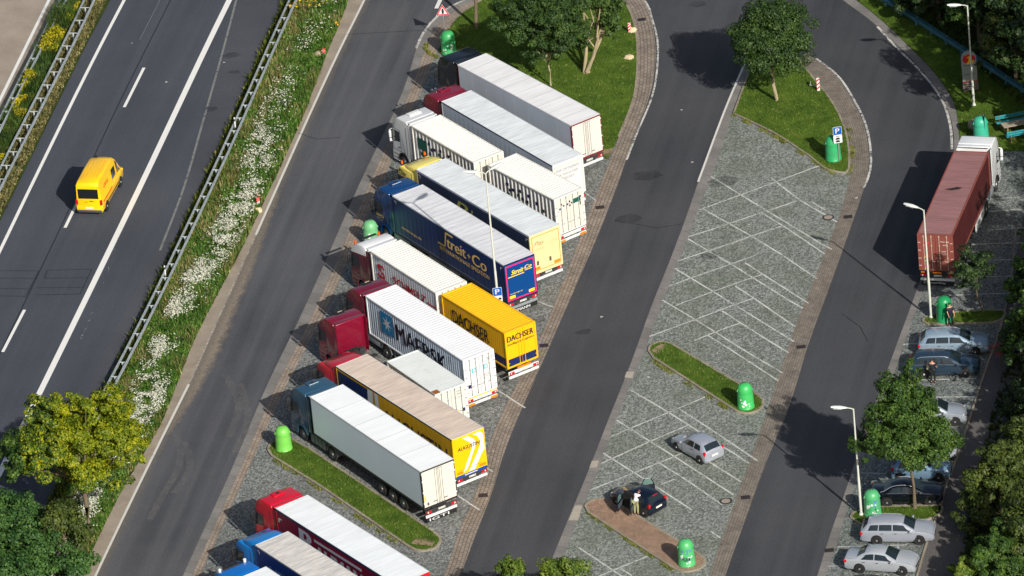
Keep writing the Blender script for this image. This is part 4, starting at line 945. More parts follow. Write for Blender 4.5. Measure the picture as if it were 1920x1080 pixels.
side_text(cd, [('MSKU', 1.9, 2.35, .35, .12, 0, 0), ('4851', 1.9, 2.15, .35, .12, 0, 0), ('45G1', 1.8, 1.95, .25, .1, 0, 0)], bk, 1.222)
for y in (.62, -.3):
    flat2d([([(0, 0), (.3, 0), (.3, .32), (0, .32)], 0), ([(.06, .06), (.24, .06), (.24, .26), (.06, .26)], 1)], (-.052, y, 1.75), (0, -1, 0), (0, 0, 1), [plain('label_teal', S(60, 180, 190)), WHITEP], cd, 'door_emblem')
flat2d([([(0, 0), (.2, 0), (.2, .26), (0, .26)], 0)], (-.052, 1.0, .7), (0, -1, 0), (0, 0, 1), [navy], cd, 'data_plate')
rear_text(cd, [('MSKU 485', -.55, 2.45, .5, .08, 0, 0), ('45G1', -.6, 2.32, .3, .08, 0, 0), ('MAX 30480', -.2, 1.35, .55, .06, 0, 0), ('TARE 3900', -.2, 1.24, .55, .06, 0, 0), ('CU 76.2', -.2, 1.13, .5, .06, 0, 0)], plain('text_grey2', S(130, 134, 138)), x=-.053)
# T8' burgundy + 20ft
h = 119.85
t = truck_root(-4.65, -20.57, h, 'burgundy-cabbed lorry with its bare dirty chassis showing between cab and short container')
chassis(t, .1, 13.0, 1.15); running_gear(t, 13.6, (2.3, 3.6, 4.9), 2.45); tail(t, 2.6, orange=True, W=2.4)
F8 = 15.25
cab(t, F8, S(118, 14, 42), 'dome', 3.8, 'dark'); tractor_base(t, F8, 12, None)
mb = MB(); mb.box(6.3, 12.3, -.9, .9, 1.12, 1.18); mb.box(7.0, 7.4, -1.15, 1.15, 1.18, 1.25, mi=1); mb.box(11.4, 11.8, -1.15, 1.15, 1.18, 1.25, mi=1); mb.box(6.4, 8.8, -1.15, -.95, 1.0, 1.16, mi=1); mb.build('skeletal_frame', [paint('rusty_deck', S(110, 92, 72), .8, .5, 3, dirt=.7), DARKST], t)
mb = MB()
for k in range(5): mb.tube([(F8-2.35, -.4+.12*k, 1.5), (F8-2.6, -.4+.12*k, 1.2), (F8-2.9, -.3+.1*k, 1.5), (F8-3.1, -.2+.08*k, 1.25)], .022, 6)
mb.build('air_hose', [BLACK], t)
cd = container(-4.65, -20.57, h, 6.06, 2.44, 2.59, 1.22, 'short white container with a rusty roof corner beside the long star container', paint('old_white', S(222, 226, 224), .5, .08, .8, dirt=.45), None, spitch=.28, samp=.03, rpitch=.3, ramp_=.006, name='shipping_container', cat='container', doorm=paint('door_white2', S(204, 204, 196), .4, .05), rodcol=plain('rod_grey', None))
flat2d([([(.13*math.cos(a), .13*math.sin(a)) for a in np.linspace(0, 6.28, 14)[:-1]], 0), ([(.4, -.1), (.58, -.1), (.58, .14), (.4, .14)], 1)], (-.052, -.35, .75), (0, -1, 0), (0, 0, 1), [plain('sun_yellow', S(240, 180, 50)), navy], cd, 'door_emblem')
rear_text(cd, [('CAIU', -.4, 2.2, .3, .1, 0, 0), ('22G1', -.4, 2.0, .3, .1, 0, 0), ('3 7 9', -.45, 1.7, .2, .12, 0, 0)], plain('text_grey2', None), x=-.053)
mb = MB(); mb.box(-.02, .5, .75, 1.2, 2.592, 2.6); mb.build('rust_patch', [paint('rust', S(150, 90, 40), .9, .4, 6, dirt=.6)], cd)
# T8 red / Augustin
h = 121.95
t = truck_root(-3.77, -27.27, h, 'red-cabbed lorry with beige trailer roof and yellow rear with white chevrons')
yc = paint('curtain_mustard', S(190, 148, 12), .5, .12, 1.0, dirt=.45); yr = paint('rear_yellow', S(236, 182, 4), .4, .03)
box_trailer(t, 13.7, 2.5, 2.73, yc, roofmat('roof_beige', S(222, 204, 188), .28, 1.2), paint('edge_black', S(40, 36, 38)), rear='flat', frame=paint('frame_yellow', S(240, 190, 10)), rearcol=yr, fr=.03, front=paint('front_blue', S(14, 38, 92)))
flat2d([([(0, 0), (3.0, 0), (3.9, 2.4), (0, 2.4)], 0), ([(3.0, 0), (3.5, 0), (4.15, .9), (4.3, 2.45), (3.7, 2.45), (3.6, 1.4)], 1), ([(4.0, 0), (4.5, 0), (5.0, 1.1), (4.9, 2.45), (4.5, 2.45), (4.55, 1.1)], 1)], (13.65, 1.2535, 1.36), (-1, 0, 0), (0, 0, 1), [paint('curtain_blue', S(14, 38, 88), .5), paint('curtain_white', S(196, 202, 210), .5)], t, 'curtain_design')
side_text(t, [('AUGUSTIN', 8.3, 1.7, 7.6, 1.35, .005, 0)], bk, 1.2545)
wv = [(.75, 2.55), (1.2, 2.55), (1.6, 2.2), (1.75, 1.9), (1.7, 1.65), (.95, .25), (.55, .02), (1.35, 1.45), (1.45, 1.8), (1.25, 2.1)]
wv2 = [(1.55, 2.55), (2.15, 2.55), (2.35, 2.3), (2.38, 1.2), (2.1, .9), (1.5, 0), (1.02, 0), (1.85, 1.2), (2.05, 1.6), (2.05, 2.0), (1.9, 2.3)]
flat2d([(wv, 0), (wv2, 0)], (-.038, 1.22, 1.3), (0, -1, 0), (0, 0, 1), [WHITEP], t, 'chevron')
rear_text(t, [('AUGUSTIN', .92, 2.98, 1.75, .26, .03, .2), ('L O G I S T I K', .2, 2.88, 1.05, .07, 0, 0), ('www.augustin-entsorgung.de', 1.05, 1.55, 1.9, .07, .005, 0)], bk, x=-.045)
for a, b in ((.62, 1.12), (-1.15, -.62)): MB().box(-.044, -.038, a, b, 1.32, 1.5).build('reflector_plate', [ORANGE], t)
mb = MB(); mb.box(-.05, .05, -1.2, 1.2, 1.05, 1.24, .01); mb.box(-.055, -.05, -.45, .55, 1.12, 1.18, mi=1); mb.build('tail_beam', [paint('beam_blue', S(20, 70, 150), .4), WHITEP], t)
chassis(t, .3, 12.8, 1.1); running_gear(t, 13.7, (2.6, 3.95, 5.3)); side_guard(t, 5.9, 9.5, 2.5); tail(t, 2.8, plates='BB AU 1206')
cab(t, 16.55, S(190, 16, 40), 'wing', 3.82, 'slot'); tractor_base(t, 16.55, 12, None)
# T9 grey-blue cab, plain white box
t = truck_root(-5.91, -31.09, 120.79, 'slate grey-cabbed lorry with a plain white reefer trailer beside the grass island')
ws = paint('reefer_side', S(214, 228, 238), .35, .04, .3, dirt=.1)
box_trailer(t, 13.45, 2.58, 2.72, ws, roofmat('roof_clean', S(240, 244, 246), .1, .4), paint('cant_grey', S(190, 196, 200)), rear='doors', frame=plain('frame_dark', S(34, 34, 36)), curtain=False, panels=1, roofjoints=5, rearcol=paint('door_cream2', S(208, 205, 193), .4, .04))
mb = MB(); mb.box(-.04, -.036, 1.08, 1.2, 1.75, 2.15); mb.build('yellow_sticker', [yl], t); mb = MB(); mb.box(-.04, -.036, .88, 1.02, 1.4, 1.62); mb.build('vent', [plain('vent_grey', None)], t)
mb = MB(); mb.box(13.46, 13.7, -.9, .9, 2.0, 3.7, .05); mb.build('cooling_unit', [WHITEP], t)
chassis(t, .3, 12.8, 1.1); running_gear(t, 13.7, (2.7, 4.0, 5.3)); tail(t, 2.8, WHITEP, plates='WW KT 86', mud='IGTI', mudcol=None)
cab(t, 16.45, S(40, 76, 100), 'flat', 3.82, 'vent'); tractor_base(t, 16.45, 12, None, tankpanels=True)
# T10 red
t = truck_root(-7.94, -45.41, 123.13, 'bright red-cabbed lorry with maroon curtain and big silver lettering, white roof')
box_trailer(t, 13.6, 2.54, 2.75, paint('curtain_maroon', S(112, 14, 46), .45, .1, .5), roofmat('roof_white_c', S(236, 241, 243), .13, .7), paint('edge_teal', S(24, 50, 74)), rear='flat', frame=paint('frame_red', S(200, 20, 36)), rearcol=paint('rear_red', S(210, 20, 40), .4), fr=.05, edge_h=.17)
sl = paint('lettering_silver', S(170, 178, 190), .4, .05)
side_text(t, [('B', 10.9, 2.15, 1.35, 1.5, .06, 0), ('AUMANN', 9.25, 1.95, 6.5, 1.15, .05, 0)], sl, 1.277); mb = MB(); mb.box(4.0, 9.3, 1.274, 1.28, 3.32, 3.5); mb.build('lettering_bar', [sl], t)
mb = MB(); mb.box(13.0, 13.35, 1.277, 1.282, 3.35, 3.42); mb.box(13.28, 13.35, 1.277, 1.282, 3.1, 3.42); mb.build('contour_marking', [WHITEP], t)
chassis(t, .3, 12.8, 1.1); running_gear(t, 13.7, (2.6, 3.95, 5.3)); side_guard(t, 5.9, 9.5, 2.5); tail(t, 2.8)
cab(t, 16.45, S(196, 14, 40), 'flat', 3.9, 'vent'); tractor_base(t, 16.45, 12, None)
# T11, T12 blue
b3 = S(0, 124, 206)
t = truck_root(-9.43, -49.88, 122.81, 'light blue-cabbed lorry with arched roof deflector and a grimy grey-white trailer roof')
box_trailer(t, 13.5, 2.53, 2.75, paint('curtain_blue2', S(12, 44, 110), .45, .1, .5), roofmat('roof_grimy', S(226, 222, 216), .4, 1.6), paint('edge_greyblue', S(150, 150, 150)), rear='flat', frame=paint('frame_blue', S(20, 60, 130)), rearcol=paint('rear_blue3', S(20, 90, 160), .4), fr=.05)
side_text(t, [('HEINLOTH', 12.0, 2.3, 6.5, .8, .03, 0)], plain('faded_blue', S(70, 110, 160)), 1.272); corner_brackets(t, 13.5, 4.0, 1.265)
chassis(t, .3, 12.8, 1.1); running_gear(t, 13.5, (2.6, 3.95, 5.3)); tail(t, 2.8); cab(t, 16.3, b3, 'wing', 3.82, None); tractor_base(t, 16.3, 12, None)
pB = P(499, 1062, 4.0); hh = R(122.6); d = Vector((math.cos(hh), math.sin(hh), 0)); nl = Vector((-d.y, d.x, 0)); rc = pB - d*13.5 + nl*1.27
t = truck_root(rc.x, rc.y, 122.6, 'light blue-cabbed lorry with two white roof lamps, cut by the bottom edge')
box_trailer(t, 13.5, 2.53, 2.75, paint('curtain_blue2', None), roofmat('roof_white_c', None), paint('edge_greyblue', None), rear='flat', frame=paint('frame_blue', None), rearcol=paint('rear_blue3', None), fr=.05)
chassis(t, .3, 12.8, 1.1); running_gear(t, 13.5, (2.6, 3.95, 5.3)); tail(t, 2.8); c12 = cab(t, 16.35, S(0, 104, 190), 'flat', 3.7, 'slot'); tractor_base(t, 16.35, 12, None)
mb = MB()
for y in (-.95, .95): mb.lathe([(.0, 3.6), (.1, 3.6), (.11, 3.8), (.03, 3.86)], 12, c=(15.55, y))
mb.build('roof_lamp', [WHITEP], c12, smooth=40)
# T13 red-brown container on the right
h = 72.9
t = truck_root(28.62, -5.80, h, 'white-cabbed lorry on the right road edge carrying the red-brown container', group=None)
chassis(t, .1, 12.5, 1.15); running_gear(t, 13.6, (2.3, 3.6, 4.9), 2.45); tail(t, 2.6, plates='HH CT 2024', W=2.45, mud='CharterWay')
mb = MB(); mb.box(7.0, 9.8, -1.22, -1.18, .5, 1.1); mb.build('side_panel', [WHITEP], t)
mb = MB(); mb.box(-.03, .0, -1.1, -.85, 1.05, 1.16); mb.box(-.03, .0, .85, 1.1, 1.05, 1.16); mb.box(-.03, .0, -.3, .3, 1.05, 1.16); mb.build('yellow_marker', [ORANGE], t)
cab(t, 15.6, S(222, 226, 228), 'flat', 3.98, None, wcol=1); tractor_base(t, 15.6, 12, None)
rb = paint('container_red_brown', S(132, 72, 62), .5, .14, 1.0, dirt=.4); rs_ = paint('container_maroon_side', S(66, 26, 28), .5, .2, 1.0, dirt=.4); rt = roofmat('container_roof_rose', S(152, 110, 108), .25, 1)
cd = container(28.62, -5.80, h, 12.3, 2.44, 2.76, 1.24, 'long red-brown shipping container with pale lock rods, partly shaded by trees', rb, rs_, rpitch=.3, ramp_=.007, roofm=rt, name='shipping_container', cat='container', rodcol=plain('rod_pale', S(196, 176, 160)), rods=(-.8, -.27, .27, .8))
rear_text(cd, [('TRIU 948', -.35, 2.2, .6, .1, .01, 0), ('45G1', -.5, 1.95, .35, .1, .01, 0), ('30480', -.4, 1.5, .35, .07, 0, 0), ('3970', -.4, 1.38, .3, .07, 0, 0), ('26510', -.4, 1.26, .35, .07, 0, 0)], plain('text_pale', S(220, 200, 190)), x=-.053)
flat2d([([(0, 0), (.28, 0), (.28, .14), (0, .14)], 0), ([(-.1, -1.0), (.08, -1.0), (.08, -.9), (-.1, -.9)], 1)], (-.052, .68, 2.05), (0, -1, 0), (0, 0, 1), [plain('label_red', S(210, 50, 60)), ORANGE], cd, 'data_plate')
mb = MB(); q = [(6.6, .7), (6.75, .3), (7.0, -.1), (6.9, -.5), (6.65, -.3), (6.45, .2)]; f = mb.bm.faces.new([mb.bm.verts.new((a, b, 2.765)) for a, b in q]); mb.build('dark_patch', [plain('patch_dark', S(40, 26, 30), .8)], cd)  # flat dark patch lying on the roof sheet
# ================================================================ cars
def interp(st, x, k):
    for a, b in zip(st, st[1:]):
        if a[0] <= x <= b[0]: f = (x-a[0])/(b[0]-a[0]); return a[k]+(b[k]-a[k])*f
    return st[-1][k] if x > st[-1][0] else st[0][k]
ST = {
 'estate': dict(L=4.72, W=1.8, wb=2.72, ro=1.05, r=.32, st=[(0, .34, .72, .74, .70, .58), (.05, .26, .9, .92, .83, .66), (.14, .22, .97, 1.0, .87, .66), (.5, .2, .99, 1.38, .89, .6), (.8, .2, .99, 1.45, .895, .61), (1.6, .19, .98, 1.48, .9, .62), (2.3, .19, .97, 1.47, .9, .61), (2.78, .19, .96, 1.4, .9, .58), (3.5, .2, .95, .98, .885, .7), (4.2, .22, .86, .9, .86, .66), (4.58, .24, .72, .76, .8, .6), (4.72, .3, .52, .56, .66, .5)], ws=(2.8, 3.46), rw=(.17, .48), win=[(.5, 1.15, .7, 1.2), (1.22, 2.05, 1.25, 2.05), (2.12, 3.25, 2.12, 2.72)]),
 'sedan': dict(L=4.6, W=1.78, wb=2.75, ro=1.02, r=.32, st=[(0, .34, .74, .76, .70, .58), (.05, .26, .92, .95, .83, .66), (.2, .22, .97, 1.02, .86, .68), (.8, .2, .97, 1.03, .88, .68), (1.3, .19, .96, 1.32, .89, .58), (1.75, .19, .96, 1.42, .89, .58), (2.2, .19, .95, 1.43, .89, .59), (2.65, .19, .94, 1.36, .89, .57), (3.4, .2, .93, .96, .88, .7), (4.1, .22, .84, .88, .85, .65), (4.48, .24, .7, .74, .78, .58), (4.6, .3, .5, .55, .64, .48)], ws=(2.68, 3.36), rw=(.84, 1.34), win=[(1.1, 1.95, 1.45, 1.95), (2.02, 3.15, 2.02, 2.62)]),
 'hatch': dict(L=3.85, W=1.66, wb=2.48, ro=.6, r=.3, st=[(0, .36, .75, .78, .66, .56), (.04, .26, .9, .93, .78, .62), (.1, .22, .97, 1.0, .81, .62), (.42, .2, .98, 1.34, .825, .57), (.75, .2, .97, 1.42, .83, .58), (1.5, .19, .95, 1.46, .83, .58), (1.95, .19, .94, 1.42, .83, .56), (2.65, .2, .92, .96, .82, .66), (3.3, .22, .83, .87, .79, .6), (3.7, .24, .68, .72, .72, .54), (3.85, .3, .5, .54, .6, .45)], ws=(1.98, 2.62), rw=(.11, .41), win=[(.5, 1.15, .65, 1.15), (1.25, 2.45, 1.25, 1.92)]),
 'van': dict(L=5.9, W=1.98, wb=3.66, ro=.98, r=.35, st=[(0, .42, 1.0, 2.25, .9, .80), (.04, .36, 1.1, 2.48, .95, .80), (.1, .3, 1.15, 2.56, .97, .78), (.45, .28, 1.2, 2.66, .985, .76), (2.0, .28, 1.2, 2.69, .99, .78), (3.6, .28, 1.2, 2.67, .99, .78), (4.1, .28, 1.2, 2.56, .985, .76), (4.5, .28, 1.2, 2.26, .98, .72), (5.1, .28, 1.2, 1.46, .97, .76), (5.55, .3, 1.05, 1.14, .94, .7), (5.82, .34, .85, .9, .86, .62), (5.9, .4, .6, .66, .72, .5)], ws=(4.45, 5.05), rw=None, win=[(4.15, 4.98, 4.2, 4.56)]),
}
def car(kind, rw, fw, near, col, label, rails=False, rimcol=None, group=None, name='parked_car', cat='car', rough=.25, metal=.35, openfront=False, plates='', heads=True):
    D = ST[kind]; st = D['st']; a, b = P(*rw), P(*fw); d = (b-a); d.z = 0; k = d.length/D['wb']; d.normalize(); n = Vector((-d.y, d.x, 0))
    s = 1 if near == 'L' else -1; o = (a+b)/2 - d*(D['ro']+D['wb']/2) - n*s*(D['W']/2-.1)
    root = empty(name, (o.x, o.y, .014 if o.x > 0 else .006), math.atan2(d.y, d.x), label, cat, group)
    cm = paint('car_%02x%02x%02x' % tuple(int(255*c**.45) for c in col), col, rough, .05, .6, metal=metal, coat=.8, dirt=.05)
    rm = rimcol or plain('alloy', S(170, 174, 178), .3, .6)
    mb = MB(); rings = []
    for x, zl, zb, zr, wd, wr in st:
        half = [(0, zl), (wd*.9, zl), (wd, zl+.16), (wd*1.0, zb-.28 if zb-.28 > zl+.2 else zl+.22), (wd*.985, zb-.06), (wd*.96, zb), (wr+.02, max(zr-.07, zb+.001)), (wr-.08, zr), (0, zr+.03)]
        full = half + [(-y, z) for y, z in half[-2:0:-1]]
        rings.append([mb.bm.verts.new((x, y, z)) for y, z in full])
    m = len(rings[0])
    for p, q in zip(rings, rings[1:]):
        for i in range(m): mb.bm.faces.new((p[i], p[(i+1) % m], q[(i+1) % m], q[i]))
    mb.bm.faces.new(rings[0]); mb.bm.faces.new(rings[-1][::-1])
    body = mb.build('body', [cm], root, smooth=32)
    def side(x, t, sy, off=.02):
        zb, zr, wd, wr = [interp(st, x, i) for i in (2, 3, 4, 5)]; y = wd*.96*(1-t)+(wr+.02)*t; z = zb*(1-t)+(max(zr-.07, zb))*t
        return (x, sy*(y+off), z+off*.3)
    def top(x, f, off=.008):
        zr, wr = interp(st, x, 3), interp(st, x, 5); return (x, f*(wr-.03), zr + .03*(1-abs(f)) + off)
    gl = glassm('car_glass', (.012, .02, .024), .05)
    for nm, rg in (('windscreen', D['ws']), ('rear_window', D['rw'])):
        if not rg: continue
        mb = MB(); N = 5; xs = [rg[0]+(rg[1]-rg[0])*i/N for i in range(N+1)]; fs = [-1+2*j/6 for j in range(7)]
        V = [[mb.bm.verts.new(top(x, f*.97, .012)) for f in fs] for x in xs]
        for i in range(N):
            for j in range(6): mb.bm.faces.new((V[i][j], V[i+1][j], V[i+1][j+1], V[i][j+1]))
        mb.build(nm, [gl], body, smooth=60)
    for sy in (-1, 1):
        for (x0b, x1b, x0t, x1t) in D['win']:
            mb = MB(); N = 6; V = []
            for i in range(N+1):
                f = i/N; V.append([mb.bm.verts.new(side((x0b*(1-t)+x0t*t)*(1-f)+(x1b*(1-t)+x1t*t)*f, t, sy)) for t in (.1, .5, .88)])
            for i in range(N):
                for j in range(2): mb.bm.faces.new((V[i][j], V[i+1][j], V[i+1][j+1], V[i][j+1]))
            mb.build('side_window', [gl], body, smooth=60)
        xw = [w_ for w_ in D['win']]
        if kind != 'van':
            mb = MB()                          # chrome/rubber line along the sill of the windows
            x = xw[0][0]-.05
            while x < xw[-1][1]+.05:
                p0, p1 = side(x, .05, sy, .012), side(x+.2, .05, sy, .012); mb.tube([p0, p1], .01, 5); x += .2
            mb.build('window_trim', [cm if not rails else plain('chrome_trim', S(190, 195, 200), .2, .8)], body)
            mb = MB(); xm = D['win'][-1][0]-.04
            for xx in (xm, D['win'][-1][1]+.02) + ((D['win'][0][0]+.1,) if len(D['win']) > 2 or kind == 'sedan' else ()):
                y = interp(st, xx, 4); mb.box(xx-.006, xx+.006, sy*(y*.99)-.004, sy*(y*1.0)+.004, .35, interp(st, xx, 2)-.08)
            for xx in (xm+.12,)+((xm-.75,) if len(D['win']) > 1 and kind != 'hatch' else ()): y = interp(st, xx, 4); mb.box(xx, xx+.16, sy*y-.02, sy*y+.02, .8, .83)
            mb.build('door_seam', [BLACK], body)
        for x in (D['ro'], D['ro']+D['wb']):
            y = interp(st, x, 4)
            mb = MB(); mb.cyl((x, sy*(y-.2), D['r']+.03), (x, sy*(y+.006), D['r']+.03), D['r']+.055, n=22); mb.build('wheel_arch', [BLACK], body)
            wheel(root, x, sy*(y-.07), D['r'], sy, .2, rm)
        mb = MB(); xm = D['ws'][1]-.22; y = interp(st, xm, 4); zz = interp(st, xm, 2); mb.box(xm-.06, xm+.06, *sorted((sy*(y+.02), sy*(y+.2))), zz+.02, zz+.15, .03); mb.build('mirror', [cm], body, smooth=40)
        mb = MB(); y = interp(st, .1, 4)
        if kind == 'van': mb.box(-.02, .12, *sorted((sy*.79, sy*.96)), .9, 1.3, .02)
        elif kind in ('hatch',): mb.box(.03, .2, *sorted((sy*(y-.15), sy*(y-.005))), .76, 1.02, .03)
        else: mb.box(-.01, .22, *sorted((sy*(y-.22), sy*(y+.012))), .72, .9, .03)
        mb.build('tail_light', [RED], body, smooth=40)
        xf = D['L']; mb = MB(); mb.box(xf-.42, xf-.16, *sorted((sy*.42, sy*.68)), .6, .72, .04); mb.build('headlight', [LAMPW], body, smooth=40)
        if rails:
            mb = MB(); pts = [side(x, 1.0, sy, -.04) for x in np.linspace(.6, 2.7, 9)]; mb.tube([(p[0], p[1], p[2]+(.07 if 0 < i < 8 else .02)) for i, p in enumerate(pts)], .018, 6); mb.build('roof_rail', [STEEL], body)
    mb = MB(); mb.box(-.03, .2, -D['W']/2+.12, D['W']/2-.12, .3, .52, .05); mb.build('rear_bumper', [cm if kind != 'van' else plain('bumper_grey', S(70, 74, 80))], body, smooth=35)
    mb = MB(); mb.box(-.04, -.02, -.26, .26, .6, .72) if kind != 'van' else mb.box(-.02, -.0, -.26, .26, .62, .74); mb.build('number_plate', [PLATE], body)
    mb = MB(); mb.box(D['L']-.06, D['L']+.01, -.5, .5, .36, .56, .02); mb.build('grille', [BLACK], body)
    return root, body, D, side, top
SIL = S(178, 184, 192); GRP = 'cars parked in the shaded bays on the right'
car('estate', (1645, 1021), (1724, 1021), 'R', S(170, 176, 188), 'silver estate car with dark roof rails, parked next to the graffiti-covered bottle bank', rails=True, group=GRP)
car('sedan', (1613, 1074), (1692, 1079), 'R', S(182, 188, 196), 'silver saloon in the sun, the lowest complete car of the right row', group=GRP)
car('sedan', (1592, 1131), (1671, 1135), 'R', S(16, 24, 30), 'dark car cut off by the bottom edge, only its roof showing', group=GRP, metal=.1)
car('sedan', (1661, 950), (1747, 948), 'R', S(10, 14, 26), 'black saloon with chrome window line behind the tree trunk', rails=True, group=GRP, metal=.1)
car('hatch', (1690, 903), (1759, 903), 'R', S(120, 150, 176), 'blue-grey car nearly hidden under the right-hand tree, directly above the black saloon', group=GRP)
car('hatch', (1702, 866), (1771, 865), 'R', S(170, 180, 190), 'silver hatchback with only its bonnet clear of the tree crown', group=GRP)
car('hatch', (1720, 800), (1792, 798), 'R', S(160, 168, 178), 'silver-blue compact car half covered by the top right part of the tree crown', group=GRP)
car('estate', (1729, 709), (1815, 707), 'R', S(44, 64, 82), 'dark blue-grey estate car with a person beside its rear door', rails=True, group=GRP, rimcol=plain('alloy_bright', S(205, 205, 208), .3, .4))
car('estate', (1752, 669), (1829, 667), 'R', S(150, 172, 190), 'pale silver estate with roof rails, topmost car of the right row', rails=True, group=GRP)
car('hatch', (1314, 870), (1271, 846), 'L', S(168, 174, 186), 'small silver three-door hatchback alone on the setts of the middle car lot')
r, body, D, side, top = car('hatch', (1209, 969), (1158, 948), 'L', S(10, 20, 36), 'dark blue five-door hatchback with doors open beside the brick island', metal=.1)
# open doors of the dark hatchback
dk = paint('car_%02x%02x%02x' % tuple(int(255*c**.45) for c in S(10, 20, 36)), S(10, 20, 36))
def door(x, sy, ang, ln_, body, front=True):
    e = MB(); M = Matrix.Translation((x, sy*.83, 0)) @ Matrix.Rotation(R(ang)*sy, 4, 'Z')
    e.box(-ln_, 0, -.03, .03, .3, .92, .03, M=M); o = e.build('open_door', [dk], body, smooth=35)
    f = MB()
    for a, b in (((-ln_+.05, .92), (-ln_+.25, 1.36)), ((-ln_+.25, 1.36), (-.35, 1.38)), ((-.35, 1.38), (0, .94))): f.tube([M @ Vector((a[0], 0, a[1])), M @ Vector((b[0], 0, b[1]))], .03, 6)
    f.build('window_frame', [dk], o)
    g_ = MB(); p = [M @ Vector(q) for q in ((-ln_+.07, 0, .93), (-ln_+.26, 0, 1.35), (-.36, 0, 1.37), (-.04, 0, .95))]; g_.quad(*p); g_.build('pane', [glassm('clear_green_glass', (.10, .18, .16), .1)], o)
    h_ = MB(); h_.box(-ln_+.1, -.1, -.045*1, -.032, .45, .8, M=M); h_.build('door_lining', [plain('lining_grey', S(70, 76, 82))], o)
door(2.45, 1, -66, 1.0, body); door(1.45, 1, -60, .85, body); door(2.45, -1, -62, 1.0, body)
mb = MB(); mb.box(.75, 2.4, .805, .842, .34, .95); mb.box(.9, 2.3, .6, .81, .95, 1.34); mb.build('cabin_shade_panel', [plain('cabin_shade_dark', (.006, .006, .008), .9)], body)  # dark panels painted as the shaded cabin interior, no opening is cut
mb = MB(); mb.box(1.25, 1.7, .45, .86, .55, .9, .06); mb.box(1.2, 1.32, .45, .86, .85, 1.25, .04); mb.build('seat', [plain('seat_grey', S(52, 54, 60), .8)], body, smooth=35)
mb = MB(); mb.box(.3, .36, -.25, .2, 1.36, 1.39); mb.build('brake_light', [RED], body)
# yellow van
r, body, D, side, top = car('van', (199, 396), (226, 348), 'R', S(250, 196, 0), 'bright yellow high-roofed van driving on the motorway, black rear window', name='delivery_van', cat='van', metal=0, rough=.35)
r.location.z = .01
yv = S(250, 190, 0); gd = glassm('tinted_glass', (.01, .012, .014), .1)
mb = MB(); mb.prism([(-.022, 1.4), (.0, 1.4), (.0, 2.14), (-.022, 2.14)], -.73, .73); mb.build('rear_window', [gd], body)
mb = MB(); v = [side(a, t, -1, .01) for a, t in ((2.9, .12), (3.75, .12), (3.75, .72), (3.1, .72))]; mb.quad(*v); v = [side(a, t, 1, .01) for a, t in ((2.9, .12), (3.75, .12), (3.75, .72), (3.1, .72))]; mb.quad(*v); mb.bm.free()
for sy in (-1, 1):
    mb = MB(); mb.quad(*[side(a, t, sy, .01) for a, t in ((2.95, .14), (3.85, .14), (3.85, .66), (3.0, .66))]); mb.build('cargo_window', [gd], body)
    mb = MB(); mb.box(1.35, 4.2, *sorted((sy*.985, sy*1.0)), .55, .66, .0); mb.build('side_rub_strip', [plain('strip_grey', S(60, 56, 50))], body)
dr = plain('lettering_crimson', S(205, 20, 30))
for sy in (-1, 1):
    p0 = Vector(side(1.0 if sy < 0 else 2.2, .38, sy, .012)); p1 = Vector(side(1.0 if sy < 0 else 2.2, .75, sy, .012)); V_ = (p1-p0).normalized()
    lettering([('DHL', p0, (-sy, 0, 0), V_, 1.15, .26, .04, .35)], dr, body)
mb = MB()
for z in (.98, 1.06): mb.box(.3, 2.6, -.998, -.985, z, z+.035)
mb.build('red_stripe', [dr], body)
mb = MB(); mb.box(3.75, 3.95, .25, .5, 2.69, 2.76, .02); mb.build('roof_vent', [BLACK], body)
for k in range(5):
    mb = MB(); mb.box(.8, 3.4, -.5+.25*k-.012, -.5+.25*k+.012, 2.69, 2.712); mb.build('roof_rib', [plain('rib_yellow', S(222, 168, 0))], body)
mb = MB(); mb.box(-.03, -.005, -.35, -.05, 1.18, 1.22); mb.box(-.03, -.005, .1, .3, 1.12, 1.15); mb.build('door_mark', [BLACK], body)

# ================================================================ people
def skin_mesh(name, verts, edges, radii, mats, parent, root=0, sub=2, mi=None):
    me = bpy.data.meshes.new(name); me.from_pydata([tuple(v) for v in verts], edges, []); ob = bpy.data.objects.new(name, me); COL.objects.link(ob)
    ob.modifiers.new('s', 'SKIN'); sm = ob.modifiers.new('u', 'SUBSURF'); sm.levels = sub; sm.render_levels = sub
    sv = me.skin_vertices[0].data if me.skin_vertices else None
    if sv is None: bpy.context.view_layer.update(); sv = me.skin_vertices[0].data
    for i, r in enumerate(radii): sv[i].radius = (r, r); sv[i].use_root = (i == root)
    dg = bpy.context.evaluated_depsgraph_get(); m2 = bpy.data.meshes.new_from_object(ob.evaluated_get(dg)); bpy.data.objects.remove(ob)
    m2.name = name; m2.materials.clear()
    for m in (mats if isinstance(mats, list) else [mats]): m2.materials.append(m)
    m2.polygons.foreach_set('use_smooth', [True]*len(m2.polygons))
    o = bpy.data.objects.new(name, m2); COL.objects.link(o); o.parent = parent; return o
